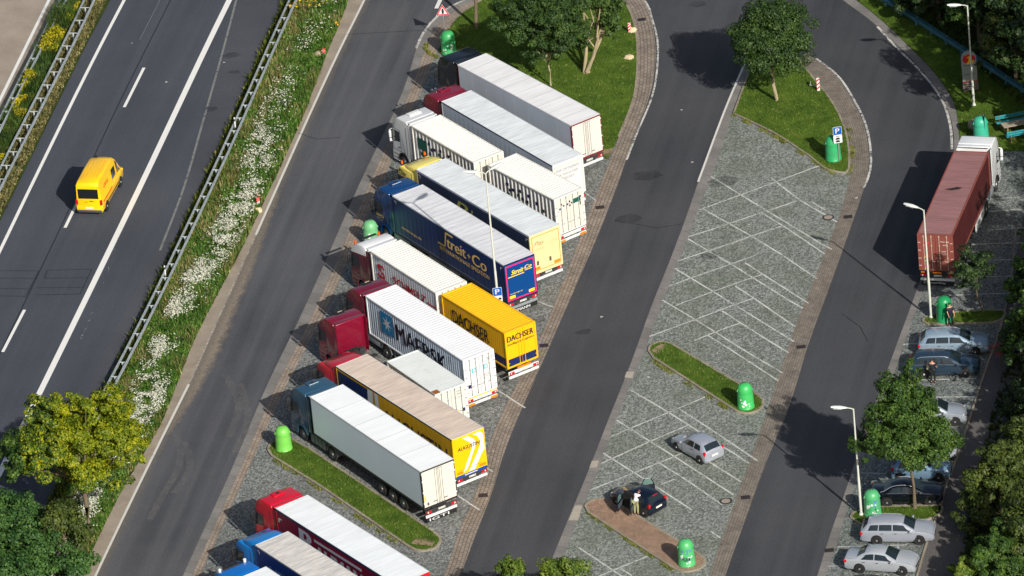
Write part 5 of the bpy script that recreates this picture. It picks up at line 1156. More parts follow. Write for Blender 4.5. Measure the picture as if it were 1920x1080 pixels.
def person(u, v, rz, label, top_c, leg_c, bend=0, hair=(.03, .02, .015), stripe=False, armfwd=0, z=0, wide=1.0):
    c = P(u, v); root = empty('person', (c.x, c.y, z), rz, label, 'person')
    B = R(bend); up = Vector((math.sin(B), 0, math.cos(B))); pel = Vector((0, 0, .95)); ch = pel+up*.33; nk = pel+up*.56; hd = nk + Vector((math.sin(B*.8), 0, math.cos(B*.8)))*.17
    V = [pel, pel+up*.16, ch, nk-up*.05, nk+up*.03, hd]; E_ = [(0, 1), (1, 2), (2, 3), (3, 4), (4, 5)]; Rr = [.13, .125, .15, .1, .052, .098]
    J = {}
    for s in (-1, 1):
        hip = Vector((0, s*.095, .9)); kn = Vector((.03, s*.11, .5)); an = Vector((-.02, s*.12, .09)); toe = Vector((.15, s*.13, .04))
        i = len(V); V += [hip, kn, an, toe]; Rr += [.09, .06, .042, .036]; E_ += [(0, i), (i, i+1), (i+1, i+2), (i+2, i+3)]
        sh = nk - up*.06 + Vector((0, s*.18, 0)); ad = Vector((math.sin(R(armfwd)), s*.12, -math.cos(R(armfwd)))).normalized(); el = sh+ad*.28
        fd = Vector((math.sin(R(armfwd+25)), -s*.05, -math.cos(R(armfwd+25)))).normalized(); wr = el+fd*.25; hn = wr+fd*.07
        i = len(V); V += [sh, el, wr, hn]; Rr += [.055, .04, .028, .032]; E_ += [(3, i), (i, i+1), (i+1, i+2), (i+2, i+3)]
        side_ = fd.cross(Vector((0, 1, 0))).normalized()
        for k in range(5):
            q = hn + (Vector((0, s*(-.03+.018*k), 0)) if k < 4 else side_*.03); dd = (fd if k < 4 else (fd+side_*1.2).normalized())
            j = len(V); ln_ = (.06, .068, .064, .05, .045)[k]; V += [q+dd*.03, q+dd*(.03+ln_*.5)+side_*.006, q+dd*(.03+ln_)+side_*.016]; Rr += [.01, .009, .008]; E_ += [(i+3, j), (j, j+1), (j+1, j+2)]
        J[s] = (hip, kn, an, toe, sh, el, wr)
    Rr = [r*wide for r in Rr]
    body = skin_mesh('body', V, E_, Rr, [SKIN], root)
    # clothes follow the body
    tv = [pel-up*.04, pel+up*.16, ch, nk-up*.0]; te = [(0, 1), (1, 2), (2, 3)]; tr = [.175, .17, .2, .11]
    for s in (-1, 1): hip, kn, an, toe, sh, el, wr = J[s]; i = len(tv); tv += [sh, sh.lerp(el, .9)]; tr += [.09, .07]; te += [(3, i), (i, i+1)]
    skin_mesh('shirt', tv, te, [r*wide for r in tr], [top_c], body)
    lv = [pel+up*.03]; le = []; lr = [.145]
    for s in (-1, 1): hip, kn, an, toe, sh, el, wr = J[s]; i = len(lv); lv += [hip, kn, an+Vector((0, 0, .03))]; lr += [.102, .077, .06]; le += [(0, i), (i, i+1), (i+1, i+2)]
    skin_mesh('trousers', lv, le, [r*wide for r in lr], [leg_c], body)
    for s in (-1, 1):
        hip, kn, an, toe, *_ = J[s]; mb = MB(); mb.box(an.x-.06, toe.x+.05, an.y-.045, an.y+.055, 0, .09, .03); mb.build('shoe', [BLACK], body, smooth=50)
        if stripe: mb = MB(); mb.tube([hip+Vector((0, s*.1, 0)), kn+Vector((0, s*.07, 0)), an+Vector((0, s*.055, 0))], .02, 6); mb.build('stripe', [BLACK], body)
    M = Matrix.Translation(hd) @ Matrix.Rotation(B*.8, 4, 'Y')
    mb = MB(); bmesh.ops.create_uvsphere(mb.bm, u_segments=14, v_segments=9, radius=.112, matrix=M @ Matrix.Translation((-.012, 0, .028)) @ Matrix.Diagonal((1, .86, 1.0, 1)))
    bmesh.ops.delete(mb.bm, geom=[vv for vv in mb.bm.verts if (M.inverted() @ vv.co).z < -.01+.6*max(0, (M.inverted() @ vv.co).x)], context='VERTS')
    mb.build('hair', [plain('hair_%d' % int(hair[0]*1000), hair, .7)], body, smooth=60)
    mb = MB(); fx = .088
    for s in (-1, 1): mb.box(fx, fx+.012, s*.034-.011, s*.034+.011, .0, .014, M=M); mb.box(-.015, .015, *sorted((s*.08, s*.098)), -.03, .03, .006, M=M, mi=1)
    mb.prism([(fx, .01), (fx+.028, -.03), (fx, -.036)], -.013, .013, M=M, mi=1); mb.box(fx-.004, fx+.008, -.024, .024, -.062, -.052, M=M, mi=2)
    mb.build('face', [BLACK, SKIN, plain('lips', S(170, 90, 84))], body)
    return root
person(1194, 967, R(60), 'person in a white shirt and light olive trousers leaning into the dark hatchback', plain('shirt_white', S(226, 226, 232), .8), plain('trousers_olive', S(150, 152, 112), .85), bend=55, stripe=True, armfwd=62, hair=S(90, 50, 36), z=.1, wide=1.1)
person(1750, 718, R(70), 'person in dark clothes with a pale bag standing beside the dark estate car', plain('shirt_navy', S(20, 26, 40), .8), plain('trousers_dark', S(18, 20, 26), .85), armfwd=25, z=.014)
person(1783, 613, R(-80), 'person in dark clothes standing in front of the green bottle bank on the tree island', plain('shirt_navy', None) if 0 else plain('jacket_navy', S(20, 24, 44), .8), plain('trousers_dark', None), armfwd=30, z=.014)
c = P(1743, 714); mb = MB(); mb.box(-.14, .14, -.08, .08, .85, 1.2, .05); mb.tube([(-.08, 0, 1.18), (0, 0, 1.5), (.08, 0, 1.18)], .012, 6); o = mb.build('shoulder_bag', [plain('bag_beige', S(210, 196, 150), .8)], None, smooth=40); o.location = (c.x, c.y, .014); tag(o, 'pale beige shoulder bag carried by the person at the dark estate', 'bag')

# ================================================================ street furniture
def igloo(u, v, label, col=(S(60, 190, 100)), z=.0, graffiti=0, rz=0, sticker=None, r=.57, h=1.78):
    c = P(u, v); root = empty('bottle_bank', (c.x, c.y, z), rz, label, 'bottle bank', 'green domed bottle banks')
    m = paint('bank_%02x%02x' % (int(255*col[0]**.45), int(255*col[1]**.45)), col, .38, .1, 1.5, dirt=.15)
    prof = [(r, .0), (r*1.02, .08), (r*.97, .12), (r*.95, .6), (r*.92, 1.05), (r*.89, 1.12), (r*.91, 1.16), (r*.87, 1.36), (r*.78, 1.54), (r*.6, 1.68), (r*.3, 1.76), (.02, 1.78)]
    k = h/1.78; b = MB().lathe([(a, zz*k) for a, zz in prof], 26).build('body', [m], root, smooth=35)
    mb = MB(); mb.tube([(-.12, 0, h-.04), (-.08, 0, h+.06), (.08, 0, h+.06), (.12, 0, h-.04)], .02, 6); mb.build('lifting_lug', [DARKST], b)
    for a in (5, 185):
        mb = MB(); t = R(a); p = Vector((math.cos(t)*r*.83, math.sin(t)*r*.83, 1.3*k)); nn = Vector((math.cos(t), math.sin(t), .45)).normalized(); mb.cyl(p-nn*.02, p+nn*.06, .13, .12, 16); mb.cyl(p+nn*.055, p+nn*.062, .095, n=16, mi=1)
        mb.build('opening', [m, BLACK], b, smooth=40)
    def blob(a0, a1, z0, z1, mat, nm, seed, cnt=7, sz=.1):
        rr = random.Random(seed)
        for i in range(cnt):
            t = R(rr.uniform(a0, a1)); zz = rr.uniform(z0, z1)*k; R0 = r*(.98-.05*zz); s = sz*rr.uniform(.6, 1.3)
            tv = Vector((-math.sin(t), math.cos(t), 0)); pc = Vector((math.cos(t)*R0, math.sin(t)*R0, zz)); nv = Vector((math.cos(t), math.sin(t), .05))
            w_ = []
            for q in range(9):
                an = 2*math.pi*q/9; rad = s*rr.uniform(.45, 1.0); off = tv*math.cos(an)*rad; pp = pc + off + Vector((0, 0, math.sin(an)*rad)); ph = math.atan2(pp.y, pp.x); R1 = r*(.98-.05*pp.z)+.01; w_.append((math.cos(ph)*R1, math.sin(ph)*R1, pp.z))
            m_ = MB(); m_.bm.faces.new([m_.bm.verts.new(x) for x in w_]); m_.build(nm, [mat], b, norm=False)
    if graffiti >= 1: blob(225, 310, .25, .95, plain('tag_white', S(214, 226, 220)), 'graffiti', int(u), 9, .11)
    if graffiti >= 2: blob(230, 320, .8, 1.2, plain('tag_blue', S(90, 120, 190)), 'graffiti', int(u)+1, 6, .1); blob(230, 310, .3, .7, plain('tag_dark', S(30, 90, 60)), 'graffiti', int(u)+2, 7, .07)
    if sticker:
        pass
    return root
igloo(842, 99, 'green bottle bank with white stickers below the triangular warning sign', S(60, 158, 92), 0, 1, -rng.random())
igloo(697, 456, 'pale green bottle bank between the dark blue lorry and the white-roofed burgundy cab', S(110, 178, 124), 0, 1)
igloo(533, 843, 'bright lime green bottle bank at the tip of the grass island by the reefer lorry', S(112, 190, 80), .05, 0, r=.56, h=1.72)
igloo(1399, 765, 'green bottle bank on the grass island in the middle lot', S(60, 176, 92), .1, 1)
igloo(1288, 1059, 'green bottle bank with dark scrawled lettering on the brick island', S(76, 170, 104), .1, 2)
igloo(1563, 300, 'green bottle bank half behind the blue parking sign on the triangular lawn', S(50, 156, 98), .09, 0)
igloo(1637, 966, 'green bottle bank covered in graffiti next to the lamp post and silver estate', S(76, 164, 108), .1, 2)
igloo(1772, 602, 'shaded dark green bottle bank with a person in front of it', S(30, 140, 84), .1, 0)
igloo(1840, 262, 'teal green bottle bank mostly hidden behind the white cab of the red-brown container lorry', S(60, 170, 140), .05, 0)
c = P(1288, 1059); th = [240, 252, 263, 274, 286]
for i, (ch_, a) in enumerate(zip('UCRU', th)):
    t = R(a); p = Vector((c.x+math.cos(t)*.56, c.y+math.sin(t)*.56, .1+.42))
rt = [o for o in bpy.data.objects if o.name.startswith('bottle_bank') and 'scrawled' in o.get('label', '')][0]
bd = [o for o in rt.children if o.name.startswith('body')][0]
for i, ch_ in enumerate('UGRI'):
    t = R(240+14*i); lettering([(ch_, (math.cos(t)*.55, math.sin(t)*.55, .48-.02*i), (-math.sin(t), math.cos(t), .05), (0, 0, 1), .11, .26, .01, 0)], plain('scrawl', S(20, 50, 60)), bd, 'scrawl')

LP = paint('lamp_pole', S(196, 200, 190), .5, .12, 2, dirt=.5)
def lamp(u, v, h, label, arms, hd=1.1, z=0):
    c = P(u, v); root = empty('street_lamp', (c.x, c.y, z), 0, label, 'street lamp', 'street lamps of the rest area')
    mb = MB(); mb.tube([(0, 0, -.1), (0, 0, h*.35), (0, 0, h*.36), (0, 0, h)], [.09, .085, .07, .05], 10); mb.build('pole', [LP], root, smooth=50)
    mb = MB(); mb.cyl((0, 0, 0), (0, 0, .12), .16, .12, 12); mb.build('base_collar', [LP], root)
    for a in arms:
        t = R(a); dx, dy = math.cos(t), math.sin(t); mb = MB(); mb.tube([(0, 0, h-.08), (dx*.15, dy*.15, h+.04), (dx*.42, dy*.42, h+.1)], .035, 8); ar = mb.build('arm', [LP], root, smooth=50)
        mb = MB(); M = Matrix.Translation((dx*.35, dy*.35, h+.06)) @ Matrix.Rotation(t, 4, 'Z') @ Matrix.Rotation(R(-8), 4, 'Y')
        pr = [(0, .0, .07), (.15, .06, .12), (.45, .1, .17), (.8, .09, .15), (1.0, .05, .09)]; rings = []
        for x, hz, wy in pr: rings.append([mb.bm.verts.new(M @ Vector((x*hd, wy*math.cos(q), .04+hz*math.sin(q)))) for q in (2*math.pi*i/10 for i in range(10))])
        for p_, q_ in zip(rings, rings[1:]):
            for i in range(10): mb.bm.faces.new((p_[i], p_[(i+1) % 10], q_[(i+1) % 10], q_[i]))
        mb.bm.faces.new(rings[0]); mb.bm.faces.new(rings[-1]); hdm = mb.build('lamp_head', [paint('lamp_grey', S(206, 210, 206), .4, .08)], ar, smooth=50)
        mb = MB(); mb.box(.35*hd, .85*hd, -.1, .1, -.07, -.05, .01, M=M); mb.build('lamp_glass', [LAMPW], hdm)
    return root
lamp(1746, 597, 8.1, 'pale lamp post standing by the red-brown container and the shaded bottle bank', (150,), z=.1)
lamp(1615, 967, 7.75, 'pale lamp post beside the right-hand tree and the graffiti bottle bank', (178,), z=.1)
lamp(1826, 198, 7.8, 'pale lamp post in front of the oval-topped service sign', (185,), z=.05)
lp = lamp(938, 608, 11.5, 'tall two-armed lamp post rising between the dark blue lorry and the yellow swap body', (35, 178), hd=1.15)

def panel_sign(root, w_, h_, zc, mat, y=-.05, rim=None, name='panel', rad=.05):
    mb = MB(); pts = []
    for cx, cz, a0 in ((w_/2-rad, h_/2-rad, 0), (-w_/2+rad, h_/2-rad, 90), (-w_/2+rad, -h_/2+rad, 180), (w_/2-rad, -h_/2+rad, 270)):
        for k in range(4): a = R(a0+30*k); pts.append((cx+rad*math.cos(a), zc+cz+rad*math.sin(a)))
    mb.prism(pts, y-.02, y); o = mb.build(name, [rim or mat], root)
    if rim:
        mb = MB(); k = .93; mb.prism([(x*k, zc+(z-zc)*k) for x, z in pts], y-.026, y-.021); mb.build('face', [mat], o)
    return o
PB = plain('sign_blue', S(0, 84, 170), .4)
def psign(root, zc, w_=.6, sub='car', y=-.06):
    o = panel_sign(root, w_, w_, zc, PB, y, WHITEP, 'parking_panel'); lettering([('P', (-.13*w_/.6, y-.029, zc-.17*w_/.6), (1, 0, 0), (0, 0, 1), .27*w_/.6, .36*w_/.6, .02, 0)], WHITEP, o)
    s = panel_sign(root, w_, .62 if sub == 'car' else .45, zc-(.63 if sub == 'car' else .55), WHITEP, y, None, 'supplementary_panel')
    mk = []
    rows = (.22, .02, -.18) if sub == 'car' else (0,)
    zc2 = zc-(.63 if sub == 'car' else .55); sh = []
    for i, r_ in enumerate(rows):
        if i == 0 and sub == 'car': sh.append(([(-.13, r_-.03), (.13, r_-.03), (.13, r_+.01), (-.13, r_+.01)], 0)); continue
        for x0 in ((-.16,) if sub == 'car' else (-.24, .04)):
            w2 = .3 if sub == 'car' else .2
            sh.append(([(x0, r_-.06), (x0+w2, r_-.06), (x0+w2, r_+.03), (x0+w2*.72, r_+.09), (x0+w2*.25, r_+.09), (x0, r_+.02)], 0))
    flat2d(sh, (0, y-.024, zc2), (1, 0, 0), (0, 0, 1), [BLACK], s, 'pictogram')
e = MB(); lp_p = empty('parking_sign', lp.location, R(6), 'blue parking sign strapped to the tall two-armed lamp post', 'sign', 'blue parking signs'); psign(lp_p, 2.55, .62, 'truck', -.1)
mb = MB(); mb.cyl((0, 0, 2.2), (0, 0, 2.24), .1, n=12); mb.cyl((0, 0, 2.7), (0, 0, 2.74), .1, n=12); mb.build('clamp', [STEEL], lp_p)
c = P(1574, 305); s_ = empty('parking_sign', (c.x, c.y, .09), R(8), 'blue parking sign with white car panel on its own post on the triangular lawn', 'sign', 'blue parking signs')
MB().tube([(0, 0, 0), (0, 0, 2.75)], .03, 8).build('post', [STEEL], s_, smooth=50); psign(s_, 2.42, .62, 'car', -.045)
c = P(836, 82); s_ = empty('warning_sign', (c.x, c.y, 0), R(-5), 'triangular red-bordered warning sign behind the green bottle bank at the top', 'sign')
MB().tube([(0, 0, 0), (0, 0, 2.9)], .035, 8).build('post', [STEEL], s_, smooth=50)
for k, mt, y, nm in ((1.0, WHITEP, -.05, 'board'), (.95, plain('sign_red', S(205, 30, 44), .4), -.071, 'red_border'), (.68, WHITEP, -.077, 'white_field')):
    mb = MB(); mb.prism([(-.5*k, 2.62-.29*k), (.5*k, 2.62-.29*k), (0, 2.62+.58*k)], y-.006 if k < 1 else y-.02, y); o_ = mb.build(nm, [mt], s_)
mb = MB(); mb.prism([(-.05, 2.45), (.06, 2.45), (.1, 2.66), (.05, 2.86), (-.03, 2.88), (-.07, 2.7)], -.088, -.084); mb.build('pictogram', [BLACK], s_)
# service sign
c = P(1820, 170); s_ = empty('service_sign', (c.x, c.y, .05), R(4), 'round-topped grey service sign with red and yellow emblem behind the lamp post', 'sign')
pts = [(-.52, .75), (.52, .75), (.54, 2.5)] + [(.54*math.cos(R(a)), 2.55+.52*math.sin(R(a))) for a in range(0, 181, 15)] + [(-.54, 2.5)]
mb = MB(); mb.prism(pts, -.12, .12, .02); bd_ = mb.build('panel', [plain('sign_grey', S(144, 152, 150), .5)], s_)
fr = MB(); fr.prism([(-.52, .72), (.52, .72), (.54, .78), (-.54, .78)], -.125, .125); fr.build('red_foot', [plain('sign_red', None)], bd_)
ov = [(.46*math.cos(a), 2.5+.36*math.sin(a)) for a in np.linspace(0, 2*math.pi, 25)[:-1]]
flat2d([(ov, 0), ([(-.25, 2.12), (.3, 2.12), (.36, 2.4), (.15, 2.36), (.1, 2.7), (.0, 2.72), (-.2, 2.62), (-.02, 2.6), (-.05, 2.34)], 1)], (0, -.123, 0), (1, 0, 0), (0, 0, 1), [plain('sign_red', None), plain('emblem_yellow', S(240, 190, 20))], bd_, 'emblem')
lettering([('Serways', (-.42, -.126, 1.92), (1, 0, 0), (0, 0, 1), .84, .17, .015, 0), ('Gute Fahrt', (-.36, -.126, 1.25), (1, 0, 0), (0, 0, 1), .72, .14, .01, 0)], plain('sign_text', S(60, 20, 24)), bd_)
mb = MB()
for k in range(4): mb.box(-.55, .55, -.25, .2, .1+.17*k, .2+.17*k, .015)
mb.build('slatted_base', [paint('base_grey', S(130, 122, 116), .7, .2)], s_)
for x in (-.45, .45): mb = MB(); mb.box(x-.05, x+.05, -.2, .15, 0, .72); mb.build('foot', [plain('rust_brown', S(110, 74, 60))], s_)

# guard rails
def guardrail(px, label, double=True, gap=.55, pitch=2.0, mat=None, group=None, sides=(1, -1), ext=0, h=.75, beam='w'):
    pts = W(px, True, ext, ext); Lg = sum((b-a).length for a, b in zip(pts, pts[1:])); n = int(Lg/pitch)+1; pp = resample(pts, n*2-1)
    root = empty('guard_rail', pp[0], 0, label, 'guard rail', group); o0 = pp[0]; mt = mat or RAILM
    prof = [(.0, h), (.03, h-.03), (.075, h-.09), (.02, h-.15), (.075, h-.22), (.03, h-.28), (.0, h-.31)]
    for s in (sides if double else (1,)):
        mb = MB(); rows = []
        for i, p in enumerate(pp):
            t = (pp[min(i+1, len(pp)-1)]-pp[max(0, i-1)]); t.z = 0; t.normalize(); nn = Vector((-t.y, t.x, 0))*s
            rows.append([mb.bm.verts.new(p-o0+nn*(gap/2+a)+Vector((0, 0, z))) for a, z in prof])
        for r_, q in zip(rows, rows[1:]):
            for k in range(len(prof)-1): mb.bm.faces.new((r_[k], r_[k+1], q[k+1], q[k]))
        # return lip so the beam has a top edge
        for r_, q in zip(rows, rows[1:]):
            pass
        bmesh.ops.solidify(mb.bm, geom=mb.bm.faces[:], thickness=.012); mb.build('beam', [mt], root)
    for i in range(0, len(pp), 2):
        p = pp[i]; t = (pp[min(i+1, len(pp)-1)]-pp[max(0, i-1)]); t.z = 0; t.normalize(); a = math.atan2(t.y, t.x)
        M = Matrix.Translation(p-o0) @ Matrix.Rotation(a, 4, 'Z'); mb = MB(); mb.box(-.035, .035, -.05, .05, -.1, h-.1, M=M)
        if double: mb.box(-.025, .025, -gap/2-.02, gap/2+.02, h-.12, h-.07, M=M)
        else: mb.box(-.05, .05, 0, gap/2+.02, h-.16, h-.09, M=M)
        mb.build('post', [mt], root)
    return root
RAILM = paint('rail_galvanised', S(180, 190, 195), .5, .15, 1.5, metal=.1, dirt=.25)
guardrail([(566, -20), (552, 10), (395, 360), (250, 660), (203, 750), (150, 860)], 'double-sided steel guard rail on the flowering verge between motorway and ramp', gap=.5)
guardrail([(183, -18), (175, 0), (3, 347), (-25, 403)], 'double-sided steel guard rail along the right side of the motorway median', gap=.75)
guardrail([(137, -20), (127, 0), (0, 250), (-25, 300)], 'steel guard rail on the median beside the pale concrete carriageway', gap=.45)
guardrail([(1600, -20), (1645, 4), (1760, 76), (1920, 181), (1975, 215)], 'crash barrier with blue shade tint painted in, crossing shaded grass at the top right', double=True, gap=.3, mat=paint('rail_shade_blue', S(90, 150, 165), .5, .2))  # blue-green cast of the shade is put into the steel's colour

def delineator(u, v, label, z=0, h=.95, lean=0):
    c = P(u, v); r_ = empty('delineator_post', (c.x, c.y, z), R(20), label, 'marker post', 'white delineator posts along the motorway'); r_.rotation_euler[1] = R(lean)
    mb = MB(); mb.prism([(-.05, 0), (.05, 0), (.05, h), (-.05, h-.06)], -.06, .06, .015); o = mb.build('post', [WHITEP], r_)
    mb = MB(); mb.prism([(-.053, h-.32), (.053, h-.28), (.053, h-.1), (-.053, h-.14)], -.063, .063); mb.build('black_band', [BLACK], o)
delineator(536, 208, 'white delineator post alone in the tall grass of the upper verge'); delineator(442, 248, 'white delineator post against the guard rail on the upper verge', h=1.2); delineator(311, 524, 'white delineator post against the guard rail further down the verge', h=1.1)
def beacon(u, v, label, z=0, stone=True, post=True, h=.8, yellow=True, lean=0):
    c = P(u, v)
    if post:
        r_ = empty('marker_beacon', (c.x, c.y, z), R(15), label, 'marker beacon', 'red and white marker beacons'); r_.rotation_euler[0] = R(lean)
        mb = MB(); mb.box(-.11, .11, -.03, .03, 0, h, .01); o = mb.build('board', [WHITEP], r_)
        for k in range(3):
            zz = .12+k*h*.3; mb = MB(); mb.prism([(-.108, zz), (.108, zz+.13), (.108, zz+.26 if zz+.26 < h else h-.01), (-.108, zz+.13)], -.034, -.031); mb.build('red_stripe', [plain('stripe_red', S(214, 34, 44))], o)
    return c
def rock(u, v, s, label, mat, z=0, seed=1, flat_=.7, name='boulder', cat='stone'):
    c = P(u, v); mb = MB(); bmesh.ops.create_icosphere(mb.bm, subdivisions=3, radius=1)
    for w_ in mb.bm.verts:
        n_ = noise.noise(w_.co*1.3+Vector((seed*7.1, 0, 0)))*.35 + noise.noise(w_.co*3.1+Vector((seed, 3, 0)))*.12
        w_.co = Vector((w_.co.x*s[0], w_.co.y*s[1], max(-.05, w_.co.z*s[2]*flat_)))*(1+n_)
    o = mb.build(name, [mat], None, smooth=30); o.location = (c.x, c.y, z); return tag(o, label, cat)
SAND = paint('sandstone', S(200, 184, 150), .85, .2, 3, dirt=.3)
beacon(608, 104, 'small red and white marker beacon beside a pale stone at the verge edge', z=.0, h=.55); rock(598, 102, (.42, .38, .35), 'pale beige stone on the flowering verge beside the ramp road, near a fallen beacon', SAND, seed=2)
beacon(485, 388, 'red and white marker beacon standing on a stone at the ramp edge', z=.25, h=.5); rock(484, 396, (.28, .3, .45), 'beige stone with a yellow patch carrying a marker beacon on the verge', SAND, seed=3)
beacon(1181, 62, 'red and white marker beacon before a sandy stone on the tree lawn', z=.07, h=.75); rock(1186, 60, (.28, .3, .5), 'sandy stone behind the marker beacon at the paver curve', SAND, .07, 4)
rock(1180, 110, (.38, .3, .3), 'small sandy boulder alone on the mown lawn near the paver curve', SAND, .07, 5)
beacon(1535, 172, 'red and white marker beacon on the triangular lawn beside the paver curve', z=.09, h=1.0)
c = P(1524, 165); mb = MB(); mb.box(-.25, .25, -.06, .06, .05, .12, .01); mb.cyl((-.2, 0, 0), (-.2, 0, .35), .03, n=8); mb.cyl((.2, 0, 0), (.2, 0, .25), .03, n=8); o = mb.build('fallen_barrier', [plain('barrier_grey', S(150, 150, 140)), ]); o.location = (c.x, c.y, .12); o.rotation_euler = (0, R(8), R(-30)); tag(o, 'small bent grey barrier stub lying beside the red and white beacon', 'barrier')
c = P(632, 48); mb = MB(); mb.box(-.2, .2, -.08, .08, 0, .06, .02); mb.box(-.18, .02, -.05, .05, .06, .3, .03); o = mb.build('road_litter', [plain('litter_yellow', S(230, 170, 20))]); o.location = (c.x, c.y, .05); o.rotation_euler[2] = R(40); tag(o, 'yellow plastic debris lying at the verge edge near the top', 'debris')
# block, post and picnic set at the right
c = P(1832, 244); mb = MB(); mb.box(-.62, .62, -.3, .3, 0, .55, .06); o = mb.build('stone_block', [paint('block_sand', S(170, 156, 134), .85, .25, 3, dirt=.5)], None, smooth=30); o.location = (c.x, c.y, .05); o.rotation_euler[2] = R(-52); tag(o, 'weathered oblong stone block on the right lawn above the white cab', 'stone')
c = P(1847, 262); r_ = empty('info_sign', (c.x, c.y, .05), R(84), 'narrow dark blue sign seen edge-on beside the stone block', 'sign'); MB().tube([(0, 0, 0), (0, 0, 1.9)], .03, 8).build('post', [STEEL], r_); mb = MB(); mb.box(-.4, .4, -.06, -.03, .6, 1.9, .01); mb.build('panel', [plain('sign_navy', S(20, 44, 84))], r_)
def picnic():
    TE = paint('bench_teal', S(40, 140, 150), .5, .2, 3, dirt=.3); WD = paint('weathered_plank', S(160, 150, 130), .8, .25, 4, dirt=.4)
    a = P(1906, 250); hd = R(12)
    t = empty('picnic_table', (a.x, a.y, .05), hd, 'weathered grey picnic table between the teal benches at the right edge', 'table')
    for k in range(4): mb = MB(); mb.box(-1.0, 1.4, -.38+.2*k, -.2+.2*k, .72, .77, .01); mb.build('plank', [WD], t)
    for x in (-.7, 1.1): mb = MB(); mb.box(x-.06, x+.06, -.3, .3, 0, .72, .02); mb.build('leg', [paint('leg_wood', S(120, 104, 76), .8)], t)
    for yy, bk, lb in ((1.05, 1, 'teal bench with backrest behind the grey picnic table'), (-1.1, -1, 'teal bench in front of the grey picnic table at the right edge')):
        q = Vector((a.x, a.y, .05)) + Vector((-math.sin(hd), math.cos(hd), 0))*yy; b = empty('park_bench', q, hd, lb, 'bench', 'teal benches of the picnic set')
        for k in range(3): mb = MB(); mb.box(-1.1, 1.4, -.2+.15*k, -.08+.15*k, .43, .47, .01); mb.build('seat_slat', [TE], b)
        for k in range(2): mb = MB(); mb.box(-1.1, 1.4, bk*.27-.02, bk*.27+.02, .6+.16*k, .72+.16*k, .01); mb.build('back_slat', [TE], b)
        for x in (-.8, 1.1): mb = MB(); mb.box(x-.05, x+.05, -.18, .18, 0, .43, .02); mb.box(x-.04, x+.04, bk*.25-.03, bk*.25+.03, 0, .9, .01); mb.build('leg', [paint('leg_wood', None)], b)
picnic()
rl = random.Random(5)
LIT = [(1255, 700), (1128, 595), (420, 118), (247, 82), (1298, 305), (1278, 207), (1404, 422), (1213, 815), (1245, 684), (1606, 372), (950, 742), (925, 847), (1216, 708), (740, 560), (312, 155), (1375, 945), (560, 640)]
LL = ['on the road left of the empty lot, mid frame', 'on the centre road beside the middle of the lot', 'in the verge grass beside the old lane marking', 'on the motorway above the yellow van', 'on the centre road near the top of the lot', 'on the centre road under the round tree', 'inside the upper bays of the empty lot', 'near the kerb strip above the silver hatchback', 'just left of the grass island kerb', 'on the right road beside the upper manhole', 'on the pavers beside the short container lorry', 'behind the yellow rear with white chevrons', 'below the left tip of the grass island', 'in the shadow of the burgundy cab', 'between the motorway lanes in the upper part', 'next to the lower manhole cover', 'on the ramp road beside the grass island lorry']
for i, (u, v) in enumerate(LIT):
    c = P(u, v); mb = MB(); s = .06+.08*rl.random(); q = [Vector((s*math.cos(a)*rl.uniform(.6, 1.3), s*math.sin(a)*rl.uniform(.6, 1.3), .015+.03*rl.random())) for a in np.linspace(0, 6.28, 7)[:-1]]
    f = mb.bm.faces.new([mb.bm.verts.new(x) for x in q]); bmesh.ops.extrude_face_region(mb.bm, geom=[f]); o = mb.build('paper_scrap', [plain('litter_white', S(220, 220, 214))]); o.location = (c.x, c.y, .02); tag(o, 'tiny scrap of pale litter ' + LL[i], 'litter', 'scraps of litter on roads and setts')
# ================================================================ vegetation
def rdir(n):
    v = rng.normal(size=(n, 3)); return v/np.linalg.norm(v, axis=1)[:, None]
def leaf_quads(pos_, nrm, size, asp=.75):
    n = len(pos_); nrm = nrm/np.linalg.norm(nrm, axis=1)[:, None]; t = np.cross(nrm, rdir(n)); t /= np.linalg.norm(t, axis=1)[:, None]+1e-9; b = np.cross(nrm, t)
    s = size*(.6+.8*rng.random((n, 1))); t, b = t*s*.5, b*s*.5*asp
    v = np.stack([pos_-t*1.0, pos_+b, pos_+t*1.0, pos_-b], 1)
    return v.reshape(-1, 3), np.arange(n*4).reshape(n, 4)
def crown(ell, n, clump=.2, nc=60, fill=.35, droop=0):
    """ell: list of (cx,cy,cz,rx,ry,rz). Returns leaf positions and normals grouped in clumps."""
    vol = np.array([e[3]*e[4]*e[5] for e in ell])**.67; vol /= vol.sum(); C = []; Rr = []; N0 = []
    for e, f in zip(ell, vol):
        m = max(5, int(nc*f)); d = rdir(m); d[:, 2] = np.where(d[:, 2] < -.6, -d[:, 2], d[:, 2]); r = .55+.4*rng.random(m)
        r[rng.random(m) < fill] *= .55; rm = (e[3]+e[4]+e[5])/3
        C.append(np.array(e[:3])+d*r[:, None]*np.array(e[3:6])); Rr.append(rm*clump*(.65+.8*rng.random(m))); N0.append(d)
    C, Rr, N0 = np.concatenate(C), np.concatenate(Rr), np.concatenate(N0)
    w_ = Rr**2; k = rng.choice(len(C), n, p=w_/w_.sum()); d = rdir(n); q = .55+.5*rng.random(n)**.5
    p = C[k]+d*(Rr[k]*q)[:, None]*np.array([1.15, 1.15, .8]); nr = d*.7+N0[k]*.25+rdir(n)*.55+np.array([0, 0, .35])
    return p, nr, C
BARK = paint('bark', S(104, 92, 74), .9, .3, 6, dirt=.5); BARKL = paint('bark_pale', S(158, 146, 116), .9, .25, 5, dirt=.5)
GROUP_T = 'broadleaved trees around the rest area'
